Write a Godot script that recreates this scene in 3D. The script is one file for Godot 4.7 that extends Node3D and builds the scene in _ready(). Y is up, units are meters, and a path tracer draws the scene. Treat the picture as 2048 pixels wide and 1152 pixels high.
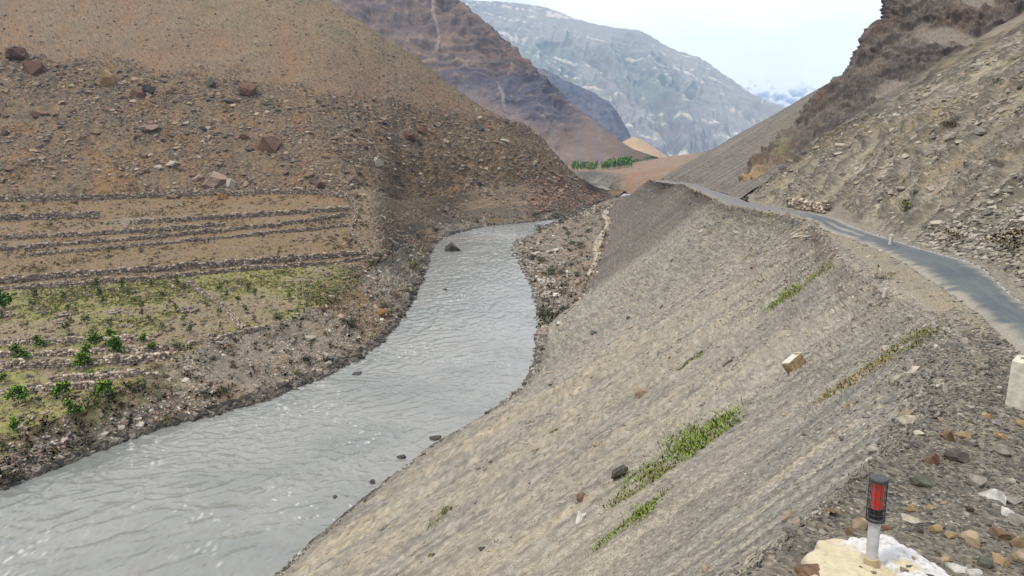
extends Node3D
# A river valley seen from a mountain road. Terrain is built from sheets that are stretched between
# feature lines (shore, bank, road edge, ridge ...), given relief and colour by noise; everything else stands on them.

class Sheet:
	var p := PackedVector3Array()
	var n := PackedVector3Array()
	var c := PackedColorArray()
	var uc := PackedFloat32Array()
	var vc := PackedFloat32Array()
	var w := 0
	var h := 0

var fb: FastNoiseLite      # soft fractal
var rg: FastNoiseLite      # ridges
var vn: FastNoiseLite      # single octave
var cl: FastNoiseLite      # cells
var rng := RandomNumberGenerator.new()
var M := {}
var sheets := {}
var rocks: Array[Mesh] = []
var slabs: Array[Mesh] = []
var big_rocks: Array[Mesh] = []
var big_slabs: Array[Mesh] = []
var names := {}
var pr := 1.0
var pd := 0.0              # what a paint function answers: relief ...
var pc := Color()          # ... and colour
const EYE := Vector3(0, 45, 0)

func noise(kind: int, oct: int, sd: int) -> FastNoiseLite:
	var f := FastNoiseLite.new()
	f.seed = sd
	f.frequency = 1.0
	f.noise_type = FastNoiseLite.TYPE_SIMPLEX_SMOOTH if kind < 3 else FastNoiseLite.TYPE_CELLULAR
	f.fractal_type = [FastNoiseLite.FRACTAL_NONE, FastNoiseLite.FRACTAL_FBM, FastNoiseLite.FRACTAL_RIDGED, FastNoiseLite.FRACTAL_NONE][kind]
	f.fractal_octaves = oct
	return f

func mixc(a: Color, b: Color, t: float) -> Color:
	return a.lerp(b, clampf(t, 0.0, 1.0))

func ss(a: float, b: float, x: float) -> float:
	return smoothstep(a, b, x)

# ---------------------------------------------------------------- naming
func numbered(called: String) -> String:
	if not names.has(called):
		names[called] = 0
		return called
	names[called] += 1
	return "%s_%03d" % [called, names[called]]

func tag(o: Node, label: String, category: String, group := "", kind := "") -> Node:
	if label: o.set_meta("label", label)
	if category: o.set_meta("category", category)
	if group: o.set_meta("group", group)
	if kind: o.set_meta("kind", kind)
	return o

func put(called: String, mesh: Mesh, m: Material, parent: Node = null) -> MeshInstance3D:
	var o := MeshInstance3D.new()
	o.name = numbered(called) if parent == null else called
	o.mesh = mesh
	if m: o.material_override = m
	if parent == null: add_child(o)
	else: parent.add_child(o, true)
	return o

func base(called: String, at: Vector3, turn := 0.0) -> Node3D:
	var o := Node3D.new()
	o.name = numbered(called)
	o.position = at
	o.rotation.y = turn
	add_child(o)
	return o

func dup(o: Node3D, at: Vector3, turn: float, size: float, label: String, group := "") -> Node3D:
	var r: Node3D = o.duplicate()
	r.name = numbered(String(o.get_meta("stem")))
	add_child(r)
	r.position = at
	r.rotation = Vector3(0, turn, 0)
	r.scale = Vector3.ONE * size
	r.set_meta("label", label)
	if group: r.set_meta("group", group)
	return r

# ---------------------------------------------------------------- sheets
func loft(rows: Array, nu: Array, nv: Array) -> Sheet:
	var s := Sheet.new()
	for i in nu.size():
		for k in nu[i]: s.uc.append(i + float(k) / nu[i])
	s.uc.append(nu.size())
	for j in nv.size():
		for k in nv[j]: s.vc.append(j + float(k) / nv[j])
	s.vc.append(nv.size())
	s.w = s.uc.size()
	s.h = s.vc.size()
	var curves: Array[PackedVector3Array] = []
	for row in rows:
		var c := PackedVector3Array()
		var last: int = row.size() - 1
		for u in s.uc:
			var i := mini(int(u), last - 1)
			var a: Vector3 = row[i]
			var b: Vector3 = row[i + 1]
			c.append(a.cubic_interpolate(b, row[maxi(i - 1, 0)], row[mini(i + 2, last)], u - i))
		curves.append(c)
	s.p.resize(s.w * s.h)
	for j in s.h:
		var k := mini(int(s.vc[j]), rows.size() - 2)
		var t := s.vc[j] - k
		var ca := curves[k]
		var cb := curves[k + 1]
		for i in s.w:
			s.p[j * s.w + i] = ca[i].lerp(cb[i], t)
	return s

func normals(s: Sheet) -> void:
	s.n.resize(s.w * s.h)
	var w := s.w
	var ups := 0
	for j in s.h:
		var ja := maxi(j - 1, 0) * w
		var jb := mini(j + 1, s.h - 1) * w
		for i in w:
			var du := s.p[j * w + mini(i + 1, w - 1)] - s.p[j * w + maxi(i - 1, 0)]
			var dv := s.p[jb + i] - s.p[ja + i]
			var n := du.cross(dv).normalized()
			if n.y > 0: ups += 1
			s.n[j * w + i] = n
	if ups * 2 < w * s.h:
		for k in w * s.h: s.n[k] = -s.n[k]

func build_sheet(called: String, rows: Array, nu: Array, nv: Array, paint: Callable, m: Material, rough: float) -> Sheet:
	var s := loft(rows, nu, nv)
	normals(s)
	var w := s.w
	s.c.resize(w * s.h)
	var q := PackedVector3Array()
	q.resize(w * s.h)
	for j in s.h:
		var v := s.vc[j]
		for i in w:
			var k := j * w + i
			var at := s.p[k]
			pd = 0.0
			pr = 1.0
			paint.call(s.uc[i], v, at)
			var gap := minf(at.distance_to(s.p[k - 1] if i > 0 else s.p[k + 1]), 4.0)
			q[k] = at + s.n[k] * (pd + (rng.randf() - 0.5) * gap * rough * pr)
			s.c[k] = pc
	s.p = q
	normals(s)
	sheets[called] = s
	var idx := PackedInt32Array()
	idx.resize((w - 1) * (s.h - 1) * 6)
	var mid := (s.h / 2) * w + w / 2
	var flip := (s.p[mid + 1] - s.p[mid]).cross(s.p[mid + w] - s.p[mid]).dot(s.n[mid]) > 0.0
	var at := 0
	for j in s.h - 1:
		for i in w - 1:
			var a := j * w + i
			var b := a + 1
			var c := a + w
			var d := c + 1
			if flip:
				idx[at] = a; idx[at + 1] = c; idx[at + 2] = b; idx[at + 3] = b; idx[at + 4] = c; idx[at + 5] = d
			else:
				idx[at] = a; idx[at + 1] = b; idx[at + 2] = c; idx[at + 3] = b; idx[at + 4] = d; idx[at + 5] = c
			at += 6
	var arr := []
	arr.resize(Mesh.ARRAY_MAX)
	arr[Mesh.ARRAY_VERTEX] = s.p
	arr[Mesh.ARRAY_NORMAL] = s.n
	arr[Mesh.ARRAY_COLOR] = s.c
	arr[Mesh.ARRAY_INDEX] = idx
	var mesh := ArrayMesh.new()
	mesh.add_surface_from_arrays(Mesh.PRIMITIVE_TRIANGLES, arr)
	tag(put(called, mesh, m), "", "", "", "structure")
	return s

var hit_n := Vector3.UP
func ground(s: Sheet, x: float, z: float) -> Vector3:
	var best := INF
	var bi := 0
	var bj := 0
	for j in range(0, s.h, 12):
		for i in range(0, s.w, 12):
			var q := s.p[j * s.w + i]
			var d := (q.x - x) * (q.x - x) + (q.z - z) * (q.z - z)
			if d < best: best = d; bi = i; bj = j
	best = INF
	var got := 0
	for j in range(maxi(bj - 13, 0), mini(bj + 14, s.h)):
		for i in range(maxi(bi - 13, 0), mini(bi + 14, s.w)):
			var q := s.p[j * s.w + i]
			var d := (q.x - x) * (q.x - x) + (q.z - z) * (q.z - z)
			if d < best: best = d; got = j * s.w + i
	hit_n = s.n[got]
	return Vector3(x, s.p[got].y, z)

# ---------------------------------------------------------------- small shapes
func rock_mesh(sd: int, cuts: int, flat: float, fine := 0, lo := 0.34, hi := 0.56) -> Mesh:
	# a broken stone: what is left of a block after some random cleavage planes
	var r := RandomNumberGenerator.new()
	r.seed = 7001 + sd * 13
	var pn: Array[Vector3] = []
	var po: Array[float] = []
	for k in cuts:
		var y := 1.0 - 2.0 * (k + 0.5) / cuts
		var a := k * 2.399963 + r.randf_range(-0.45, 0.45)
		var s := sqrt(maxf(1.0 - y * y, 0.0))
		var d := (Vector3(cos(a) * s, y, sin(a) * s) + Vector3(r.randfn(), r.randfn(), r.randfn()) * 0.22).normalized()
		pn.append(d)
		po.append(r.randf_range(lo, hi))
	for d in [Vector3.LEFT, Vector3.RIGHT, Vector3.UP, Vector3.DOWN, Vector3.FORWARD, Vector3.BACK]:
		pn.append(d)
		po.append(0.6)
	var faces: Array = []
	for k in pn.size(): faces.append([])
	for a in pn.size():
		for b in range(a + 1, pn.size()):
			for c in range(b + 1, pn.size()):
				var det := pn[a].dot(pn[b].cross(pn[c]))
				if absf(det) < 0.03: continue
				var q := (pn[b].cross(pn[c]) * po[a] + pn[c].cross(pn[a]) * po[b] + pn[a].cross(pn[b]) * po[c]) / det
				var inside := true
				for k in pn.size():
					if pn[k].dot(q) > po[k] + 1e-4: inside = false; break
				if inside:
					for k in [a, b, c]: faces[k].append(q)
	var st := SurfaceTool.new()
	st.begin(Mesh.PRIMITIVE_TRIANGLES)
	st.set_smooth_group(-1)
	for k in pn.size():
		var f: Array = faces[k]
		if f.size() < 3: continue
		var mid := Vector3.ZERO
		for q in f: mid += q / f.size()
		var x := pn[k].cross(Vector3(0.31, 0.8, -0.5)).normalized()
		var y := pn[k].cross(x)
		f.sort_custom(func(m, n): return atan2((m - mid).dot(y), (m - mid).dot(x)) < atan2((n - mid).dot(y), (n - mid).dot(x)))
		for e in range(1, f.size() - 1):
			var tris: Array = [[f[0], f[e + 1], f[e]]]
			for level in fine:
				var more: Array = []
				for tr in tris:
					var ab: Vector3 = (tr[0] + tr[1]) / 2
					var bc: Vector3 = (tr[1] + tr[2]) / 2
					var ca: Vector3 = (tr[2] + tr[0]) / 2
					more.append_array([[tr[0], ab, ca], [ab, tr[1], bc], [ca, bc, tr[2]], [ab, bc, ca]])
				tris = more
			for tr in tris:
				for q in tr:
					if fine > 0:
						q *= 1.0 + 0.09 * fb.get_noise_3d(q.x * 2.2 + sd, q.y * 3.0, q.z * 2.2) + 0.05 * fb.get_noise_3d(q.x * 9.0, q.y * 9.0 + sd, q.z * 9.0)
					st.add_vertex(Vector3(q.x, q.y * flat, q.z))
	st.generate_normals()
	return st.commit()

func leaf_cloud(sd: int, count: int, rad: Vector3, lift: float, leaf: float, a: Color, b: Color, spiky := 0.0) -> Mesh:
	# many leaf-sized faces spread through a crown of several uneven clumps
	var r := RandomNumberGenerator.new()
	r.seed = 300 + sd
	var clumps: Array[Vector3] = []
	for k in 7:
		clumps.append(Vector3(clampf(r.randfn() * 0.45, -0.8, 0.8), r.randf_range(-0.75, 0.75), clampf(r.randfn() * 0.45, -0.8, 0.8)))
	var v := PackedVector3Array()
	var n := PackedVector3Array()
	var c := PackedColorArray()
	for k in count:
		var q := clumps[r.randi() % 7]
		var narrow := lerpf(1.0, 0.45, spiky * clampf(q.y + 0.5, 0.0, 1.0))
		var off := Vector3(r.randfn() * 0.25, r.randfn() * 0.26, r.randfn() * 0.25)
		var at := Vector3((q.x + off.x) * rad.x * narrow, (q.y + off.y) * rad.y + lift, (q.z + off.z) * rad.z * narrow)
		at.y = maxf(at.y, 0.03 * rad.y)
		var side := Vector3(r.randfn(), r.randfn() * 0.5, r.randfn()).normalized() * leaf * r.randf_range(0.6, 1.3)
		var up := (Vector3(r.randfn() * 0.6, 0.9, r.randfn() * 0.6) + Vector3(off.x, 0, off.z) * 2.0).normalized() * leaf * r.randf_range(0.8, 1.8)
		var nn := side.cross(up).normalized()
		if nn.y < 0: nn = -nn
		var tint := a.lerp(b, clampf(r.randf() * 0.8 + 0.25 * off.y, 0, 1)) * r.randf_range(0.75, 1.25)
		for e in [at - side, at + up, at + side, at - side, at + side, at - up * 0.7]:
			v.append(e); n.append((nn + Vector3(0, 0.6, 0)).normalized()); c.append(tint)
	var arr := []
	arr.resize(Mesh.ARRAY_MAX)
	arr[Mesh.ARRAY_VERTEX] = v
	arr[Mesh.ARRAY_NORMAL] = n
	arr[Mesh.ARRAY_COLOR] = c
	var mesh := ArrayMesh.new()
	mesh.add_surface_from_arrays(Mesh.PRIMITIVE_TRIANGLES, arr)
	return mesh

func tube(st: SurfaceTool, pts: Array, rads: Array, sides := 6) -> void:
	for k in pts.size() - 1:
		var a: Vector3 = pts[k]
		var b: Vector3 = pts[k + 1]
		var d := (b - a).normalized()
		var x := d.cross(Vector3.RIGHT if absf(d.x) < 0.8 else Vector3.FORWARD).normalized()
		var y := d.cross(x)
		for e in sides:
			var t0 := TAU * e / sides
			var t1 := TAU * (e + 1) / sides
			var o0 := x * cos(t0) + y * sin(t0)
			var o1 := x * cos(t1) + y * sin(t1)
			var q := [a + o0 * rads[k], a + o1 * rads[k], b + o1 * rads[k + 1], b + o0 * rads[k + 1]]
			for g in [0, 1, 2, 0, 2, 3]: st.add_vertex(q[g])

func start() -> SurfaceTool:
	var st := SurfaceTool.new()
	st.begin(Mesh.PRIMITIVE_TRIANGLES)
	return st

func done(st: SurfaceTool) -> Mesh:
	st.index()
	st.generate_normals()
	return st.commit()

func lathe(profile: Array, sides := 28) -> Mesh:   # (radius, height) pairs, outside of the turned body
	var st := start()
	for k in profile.size() - 1:
		st.set_smooth_group(k)
		var a: Vector2 = profile[k]
		var b: Vector2 = profile[k + 1]
		for e in sides:
			var t0 := TAU * e / sides
			var t1 := TAU * (e + 1) / sides
			var q := [Vector3(cos(t0) * a.x, a.y, sin(t0) * a.x), Vector3(cos(t1) * a.x, a.y, sin(t1) * a.x), Vector3(cos(t1) * b.x, b.y, sin(t1) * b.x), Vector3(cos(t0) * b.x, b.y, sin(t0) * b.x)]
			for g in [0, 1, 2, 0, 2, 3]: st.add_vertex(q[g])
	st.generate_normals()
	return st.commit()

func bevel_box(size: Vector3, bev: float, wear: float, sd: int) -> Mesh:
	# a block whose edges are chamfered and slightly chipped
	var r := RandomNumberGenerator.new()
	r.seed = sd
	var st := start()
	st.set_smooth_group(-1)
	var h := size / 2
	var corner := {}
	for sx in [-1, 1]:
		for sy in [-1, 1]:
			for sz in [-1, 1]:
				var j := Vector3(r.randfn(), r.randfn(), r.randfn()) * wear
				var bb := bev * r.randf_range(0.6, 1.6)
				var k := Vector3(sx, sy, sz)
				corner[[k, 0]] = Vector3(sx * h.x, sy * (h.y - bb), sz * (h.z - bb)) + j
				corner[[k, 1]] = Vector3(sx * (h.x - bb), sy * h.y, sz * (h.z - bb)) + j
				corner[[k, 2]] = Vector3(sx * (h.x - bb), sy * (h.y - bb), sz * h.z) + j
	var quad := func(a, b, c, d):
		var nrm: Vector3 = (b - a).cross(c - a)
		var order := [a, b, c, a, c, d] if nrm.dot(a + b + c + d) < 0 else [a, c, b, a, d, c]
		for e in order: st.add_vertex(e)
	for ax in 3:
		for s in [-1, 1]:
			var q := []
			for t in [[-1, -1], [-1, 1], [1, 1], [1, -1]]:
				var k := Vector3.ZERO
				k[ax] = s; k[(ax + 1) % 3] = t[0]; k[(ax + 2) % 3] = t[1]
				q.append(corner[[k, ax]])
			quad.call(q[0], q[1], q[2], q[3])
		for t in [[-1, -1], [-1, 1], [1, 1], [1, -1]]:
			var q := []
			for s in [-1, 1]:
				var k := Vector3.ZERO
				k[ax] = s; k[(ax + 1) % 3] = t[0]; k[(ax + 2) % 3] = t[1]
				q.append([corner[[k, (ax + 1) % 3]], corner[[k, (ax + 2) % 3]]])
			quad.call(q[0][0], q[0][1], q[1][1], q[1][0])
	for sx in [-1, 1]:
		for sy in [-1, 1]:
			for sz in [-1, 1]:
				var k := Vector3(sx, sy, sz)
				quad.call(corner[[k, 0]], corner[[k, 1]], corner[[k, 2]], corner[[k, 2]])
	st.generate_normals()
	return st.commit()

# ---------------------------------------------------------------- scattering
func scatter(called: String, s: Sheet, tries: int, meshes: Array[Mesh], m: Material, accept: Callable, tints: Array, lay := 0.5, parent: Node = null, win: Array = []) -> void:
	# accept(u, v, position, normal) answers the size in metres of a piece there, or 0
	var at: Array = []
	var col: Array = []
	for k in meshes.size():
		at.append([]); col.append([])
	var i0 := 0
	var i1 := s.w - 2
	var j0 := 0
	var j1 := s.h - 2
	if win:
		i0 = clampi(s.uc.bsearch(win[0]), 0, s.w - 2)
		i1 = clampi(s.uc.bsearch(win[1]), 0, s.w - 2)
		j0 = clampi(s.vc.bsearch(win[2]), 0, s.h - 2)
		j1 = clampi(s.vc.bsearch(win[3]), 0, s.h - 2)
	for k in tries:
		var i := rng.randi_range(i0, i1)
		var j := rng.randi_range(j0, j1)
		var g0 := j * s.w + i
		var fu := rng.randf()
		var q := s.p[g0].lerp(s.p[g0 + 1], fu).lerp(s.p[g0 + s.w].lerp(s.p[g0 + s.w + 1], fu), rng.randf())
		var n := s.n[j * s.w + i]
		var size: float = accept.call(s.uc[i], s.vc[j], q, n)
		if size <= 0.0: continue
		var up := Vector3.UP.lerp(n, lay).normalized()
		var x := up.cross(Vector3(rng.randfn(), rng.randfn() * 0.3, rng.randfn())).normalized()
		var b := Basis(x, up, x.cross(up)).scaled_local(Vector3(size * rng.randf_range(0.8, 1.35), size * rng.randf_range(0.55, 1.0), size * rng.randf_range(0.7, 1.1)))
		var g := rng.randi() % meshes.size()
		at[g].append(Transform3D(b, q + n * size * 0.06))
		var t: Color = tints[rng.randi() % tints.size()]
		col[g].append(t * rng.randf_range(0.75, 1.25))
	for g in meshes.size():
		if at[g].is_empty(): continue
		var mm := MultiMesh.new()
		mm.transform_format = MultiMesh.TRANSFORM_3D
		mm.use_colors = true
		mm.mesh = meshes[g]
		mm.instance_count = at[g].size()
		for k in at[g].size():
			mm.set_instance_transform(k, at[g][k])
			mm.set_instance_color(k, col[g][k])
		many(called, mm, m, parent)

func many(called: String, mm: MultiMesh, m: Material, parent: Node = null) -> void:
	var o := MultiMeshInstance3D.new()
	o.multimesh = mm
	o.material_override = m
	o.set_meta("kind", "stuff")
	o.name = numbered(called) if parent == null else called
	if parent == null: add_child(o)
	else: parent.add_child(o, true)

func pareto(lo: float, hi: float, k := 0.5) -> float:
	return minf(lo * pow(maxf(rng.randf(), 1e-4), -k), hi)

func boulder(called: String, label: String, category: String, s: Sheet, x: float, z: float, wide: float, tall: float, tint: Color, group := "", flat := false) -> MeshInstance3D:
	var at := ground(s, x, z)
	var list := big_slabs if flat else big_rocks
	var o := put(called, list[rng.randi() % list.size()], rock_mat(tint))
	var up := Vector3.UP.lerp(hit_n, 0.75 if flat else 0.35).normalized()
	var xx := up.cross(Vector3(rng.randfn() * 0.4, 0, 1)).normalized()
	o.transform = Transform3D(Basis(xx, up, xx.cross(up)).scaled_local(Vector3(wide * 0.86, tall / (0.5 if flat else 0.95), wide * rng.randf_range(0.65, 0.95))), at + up * tall * 0.16)
	tag(o, label, category, group)
	return o

# ---------------------------------------------------------------- materials
func grain(lo: float, hi: float, freq: float, oct: int, sd: int, normal := false) -> Texture2D:
	var f := noise(1, oct, sd)
	f.frequency = freq
	var t := NoiseTexture2D.new()
	t.width = 512; t.height = 512
	t.seamless = true
	t.noise = f
	if normal:
		t.as_normal_map = true
		t.bump_strength = 6.0
	else:
		var g := Gradient.new()
		g.offsets = PackedFloat32Array([0.2, 0.5, 0.8])
		var mid := (lo + hi) / 2
		g.colors = PackedColorArray([Color(lo, lo, lo), Color(mid, mid, mid), Color(hi, hi, hi)])
		t.color_ramp = g
	return t

func mat(rough: float, tex: Texture2D = null, scale := 1.0, spec := 0.3) -> StandardMaterial3D:
	var m := StandardMaterial3D.new()
	m.vertex_color_use_as_albedo = true
	m.roughness = rough
	m.metallic_specular = spec
	if tex:
		m.albedo_texture = tex
		m.uv1_triplanar = true
		m.uv1_world_triplanar = true
		m.uv1_scale = Vector3.ONE * scale
	return m

func rock_mat(tint: Color) -> Material:
	var key := "rock%d_%d_%d" % [int(tint.r * 60), int(tint.g * 60), int(tint.b * 60)]
	if not M.has(key):
		var m := mat(0.9, M.rock_tex, 1.1)
		m.vertex_color_use_as_albedo = false
		m.albedo_color = tint.linear_to_srgb()
		M[key] = m
	return M[key]

func plain(c: Color, rough := 0.8, spec := 0.3) -> StandardMaterial3D:
	var m := StandardMaterial3D.new()
	m.albedo_color = c.linear_to_srgb()
	m.roughness = rough
	m.metallic_specular = spec
	return m

func materials() -> void:
	M.grit = grain(0.66, 1.0, 0.03, 4, 11)
	M.rock_tex = grain(0.7, 1.0, 0.012, 5, 12)
	M.hill = mat(0.95, M.grit, 0.22)
	M.near = mat(0.95, M.grit, 0.75)
	M.far = mat(0.97)
	M.loose = mat(0.92, M.rock_tex, 1.3)
	M.loose_far = mat(0.95)
	M.leaf = mat(0.85)
	M.leaf.backlight_enabled = true
	M.leaf.backlight = Color(0.25, 0.25, 0.2)
	M.bark = plain(Color(0.16, 0.13, 0.1))
	M.pale_bark = plain(Color(0.36, 0.34, 0.3))
	M.water = mat(0.22, null, 1.0, 0.5)
	M.water.normal_enabled = true
	M.water.normal_texture = grain(0, 1, 0.012, 4, 31, true)
	M.water.normal_scale = 0.32
	M.water.uv1_triplanar = true
	M.water.uv1_world_triplanar = true
	M.water.uv1_scale = Vector3.ONE * 0.16
	M.paintwork = mat(0.85)
	M.post_paint = mat(0.55, grain(0.9, 1.0, 0.008, 4, 15), 3.0, 0.5)
	M.post_paint.vertex_color_use_as_albedo = false
	M.post_paint.albedo_color = Color(0.4, 0.4, 0.415).linear_to_srgb()
	M.dark_metal = plain(Color(0.05, 0.05, 0.055), 0.45, 0.5)
	M.dark_metal.metallic = 0.5
	M.red_lens = plain(Color(0.42, 0.015, 0.012), 0.12, 0.6)
	M.red_lens.clearcoat_enabled = true
	M.parapet = mat(0.9, grain(0.82, 1.0, 0.012, 5, 16), 1.2)
	M.parapet.vertex_color_use_as_albedo = false
	M.parapet.albedo_color = Color(0.52, 0.5, 0.43).linear_to_srgb()
	M.tan_block = mat(0.92, grain(0.6, 1.0, 0.01, 5, 17), 1.6)
	M.tan_block.vertex_color_use_as_albedo = false
	M.tan_block.albedo_color = Color(0.36, 0.265, 0.15).linear_to_srgb()
	M.asphalt = mat(0.85, M.grit, 1.6)

# ---------------------------------------------------------------- paint: relief and colour of each sheet
const SOIL := Color(0.215, 0.16, 0.105)
const ORANGE := Color(0.225, 0.14, 0.08)
const TAN := Color(0.27, 0.2, 0.125)
const OLIVE := Color(0.19, 0.165, 0.085)
const GREY := Color(0.215, 0.19, 0.155)
const DARK := Color(0.065, 0.056, 0.048)
const GREEN := Color(0.165, 0.2, 0.04)
const STRAW := Color(0.285, 0.265, 0.09)

func paint_hillside(u: float, v0: float, p: Vector3) -> void:
	var v := v0
	if v > 4.5 and v < 5.4: v = clampf(v + 0.16 * fb.get_noise_3d(p.x * 0.045, p.y * 0.045, p.z * 0.045) + 0.05 * vn.get_noise_3d(p.x * 0.4, p.y * 0.4, p.z * 0.4), 4.0, 6.0)
	var big := fb.get_noise_3d(p.x * 0.018, p.y * 0.018, p.z * 0.018)
	var mid := fb.get_noise_3d(p.x * 0.09, p.y * 0.09, p.z * 0.09)
	var fine := vn.get_noise_3d(p.x * 0.55, p.y * 0.55, p.z * 0.55)
	var r := rng.randf()
	var c: Color
	if v < 2.0:
		# rubble bank between the water and the fields
		c = mixc(Color(0.19, 0.168, 0.138), Color(0.32, 0.285, 0.235), 0.45 + mid + (r - 0.5) * 1.2)
		c = mixc(c, Color(0.24, 0.17, 0.1), ss(0.0, 0.5, big + 0.3 * mid))
		var mead := ss(1.42, 1.7, v + 0.25 * mid) * ss(2.9, 2.2, u)
		var tuft := mixc(Color(0.19, 0.19, 0.07), Color(0.26, 0.2, 0.12), 0.5 + 1.5 * fine + (r - 0.5))
		c = mixc(c, tuft, mead * 0.85)
		c = mixc(Color(0.055, 0.05, 0.045), c, ss(0.95, 1.14, v + mid * 0.08))
		pd = 0.5 * mid + 0.25 * fine
	elif v < 3.0:
		var f := v - 2.0
		var scree := ss(4.9, 5.4, u)
		var soil := mixc(Color(0.24, 0.2, 0.125), SOIL, 0.5 + mid)
		var g := mixc(GREEN, STRAW, 0.5 + 1.2 * fine + (r - 0.5) * 0.5)
		var lush := ss(-0.12, 0.3, big * 0.8 + mid * 0.7 + 0.19 + 0.25 * ss(0.55, 0.9, f) * ss(1.6, 3.0, u) + 0.6 * ss(0.55, 0.15, f) * ss(2.6, 1.4, u) - 0.1 * ss(2.0, 0.0, u) * ss(0.3, 0.6, f))
		c = mixc(soil, g, lush * 0.75)
		c = mixc(c, Color(0.4, 0.36, 0.29), ss(0.72, 0.95, rng.randf()) * 0.4 * (1.0 - lush * 0.6))
		c = mixc(c, Color(0.22, 0.19, 0.155), scree)
		pd = 0.2 * mid + 0.08 * fine
		c *= 0.86 + 0.28 * r
	elif v < 4.0:
		var f := v - 3.0
		var scree := ss(-0.15, 0.25, u - lerpf(5.0, 4.55, f) + 0.35 * mid)
		c = mixc(SOIL, ORANGE, 0.4 + 1.4 * mid + 0.5 * ss(0.5, 1.0, f))
		c = mixc(c, OLIVE, ss(0.12, 0.4, fine * 0.6 + mid) * 0.7)
		c = mixc(c, Color(0.25, 0.22, 0.17), ss(0.1, 0.5, big + 0.4 * ss(1.6, 0.4, u)) * ss(0.5, 0.7, f) * ss(0.9, 0.8, f))
		var streak := fb.get_noise_2d(p.x * 0.3 + p.z * 0.3, p.y * 0.04)
		var sc := mixc(Color(0.29, 0.22, 0.15), Color(0.215, 0.17, 0.125), 0.5 + 1.6 * streak)
		sc = mixc(sc, Color(0.22, 0.125, 0.065), ss(0.05, 0.4, mid + 0.3 * big) * ss(8.0, 10.0, u) * 0.9)
		c = mixc(c, sc, scree)
		pd = 0.25 * mid + 0.08 * fine + scree * 0.5 * streak
		c *= 0.84 + 0.32 * r
	elif v < 5.0:
		var f := v - 4.0
		var streak := fb.get_noise_2d((p.x - p.z * 0.4) * 0.2, p.y * 0.03)
		c = mixc(Color(0.225, 0.158, 0.098), Color(0.175, 0.138, 0.097), 0.5 + 1.5 * streak + 0.6 * mid)
		c = mixc(c, Color(0.25, 0.148, 0.068), ss(0.08, 0.4, fb.get_noise_3d(p.x * 0.05 + 40.0, p.y * 0.05, p.z * 0.05)) * 0.75)
		c = mixc(c, DARK, ss(0.2, 0.42, fine * 0.5 + mid * 0.5 + (r - 0.5) * 0.95 + 0.12 * ss(0.5, 1.0, f)) * 0.75)
		# eroded ochre face above the scree further up the river
		var face := ss(5.5, 7.0, u) * ss(11.5, 10.0, u) * ss(0.0, 0.2, f) * ss(0.75, 0.35, f + 0.5 * mid)
		var rib := rg.get_noise_3d(p.x * 0.09, p.y * 0.02, p.z * 0.09)
		c = mixc(c, mixc(Color(0.27, 0.165, 0.075), Color(0.12, 0.09, 0.055), 0.5 + 1.2 * rib), face * 0.85)
		pd = 1.2 * mid + 0.45 * fine + face * rib * 2.4 + 0.7 * streak + 1.6 * big * ss(1.0, 0.8, f)
		c *= 0.74 + 0.52 * rng.randf()
	else:
		var f := v - 5.0
		var d := p.x * 0.9 - p.z * 0.35
		var streak := fb.get_noise_2d(d * 0.07 + 1.2 * big, p.y * 0.014)
		c = mixc(Color(0.232, 0.147, 0.09), Color(0.205, 0.155, 0.107), 0.4 + 0.9 * streak + 0.4 * f + 0.7 * big + 0.2 * mid + 0.25 * ss(2.5, 0.5, u))
		c = mixc(c, Color(0.225, 0.18, 0.11), ss(0.2, 0.7, f + big * 0.6) * 0.6)
		c = mixc(c, Color(0.15, 0.14, 0.075), ss(0.22, 0.42, big + 0.5 * mid) * 0.55 * ss(0.25, 0.45, f))
		c = mixc(c, Color(0.17, 0.13, 0.1), ss(0.18, 0.3, fine * 0.45 + mid * 0.35 + (r - 0.5) * 0.5) * 0.7)
		pd = 1.6 * big + 0.5 * mid + 0.6 * streak
		c *= 0.78 + 0.44 * rng.randf()
	pc = c
	pc.a = 1.0

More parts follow.
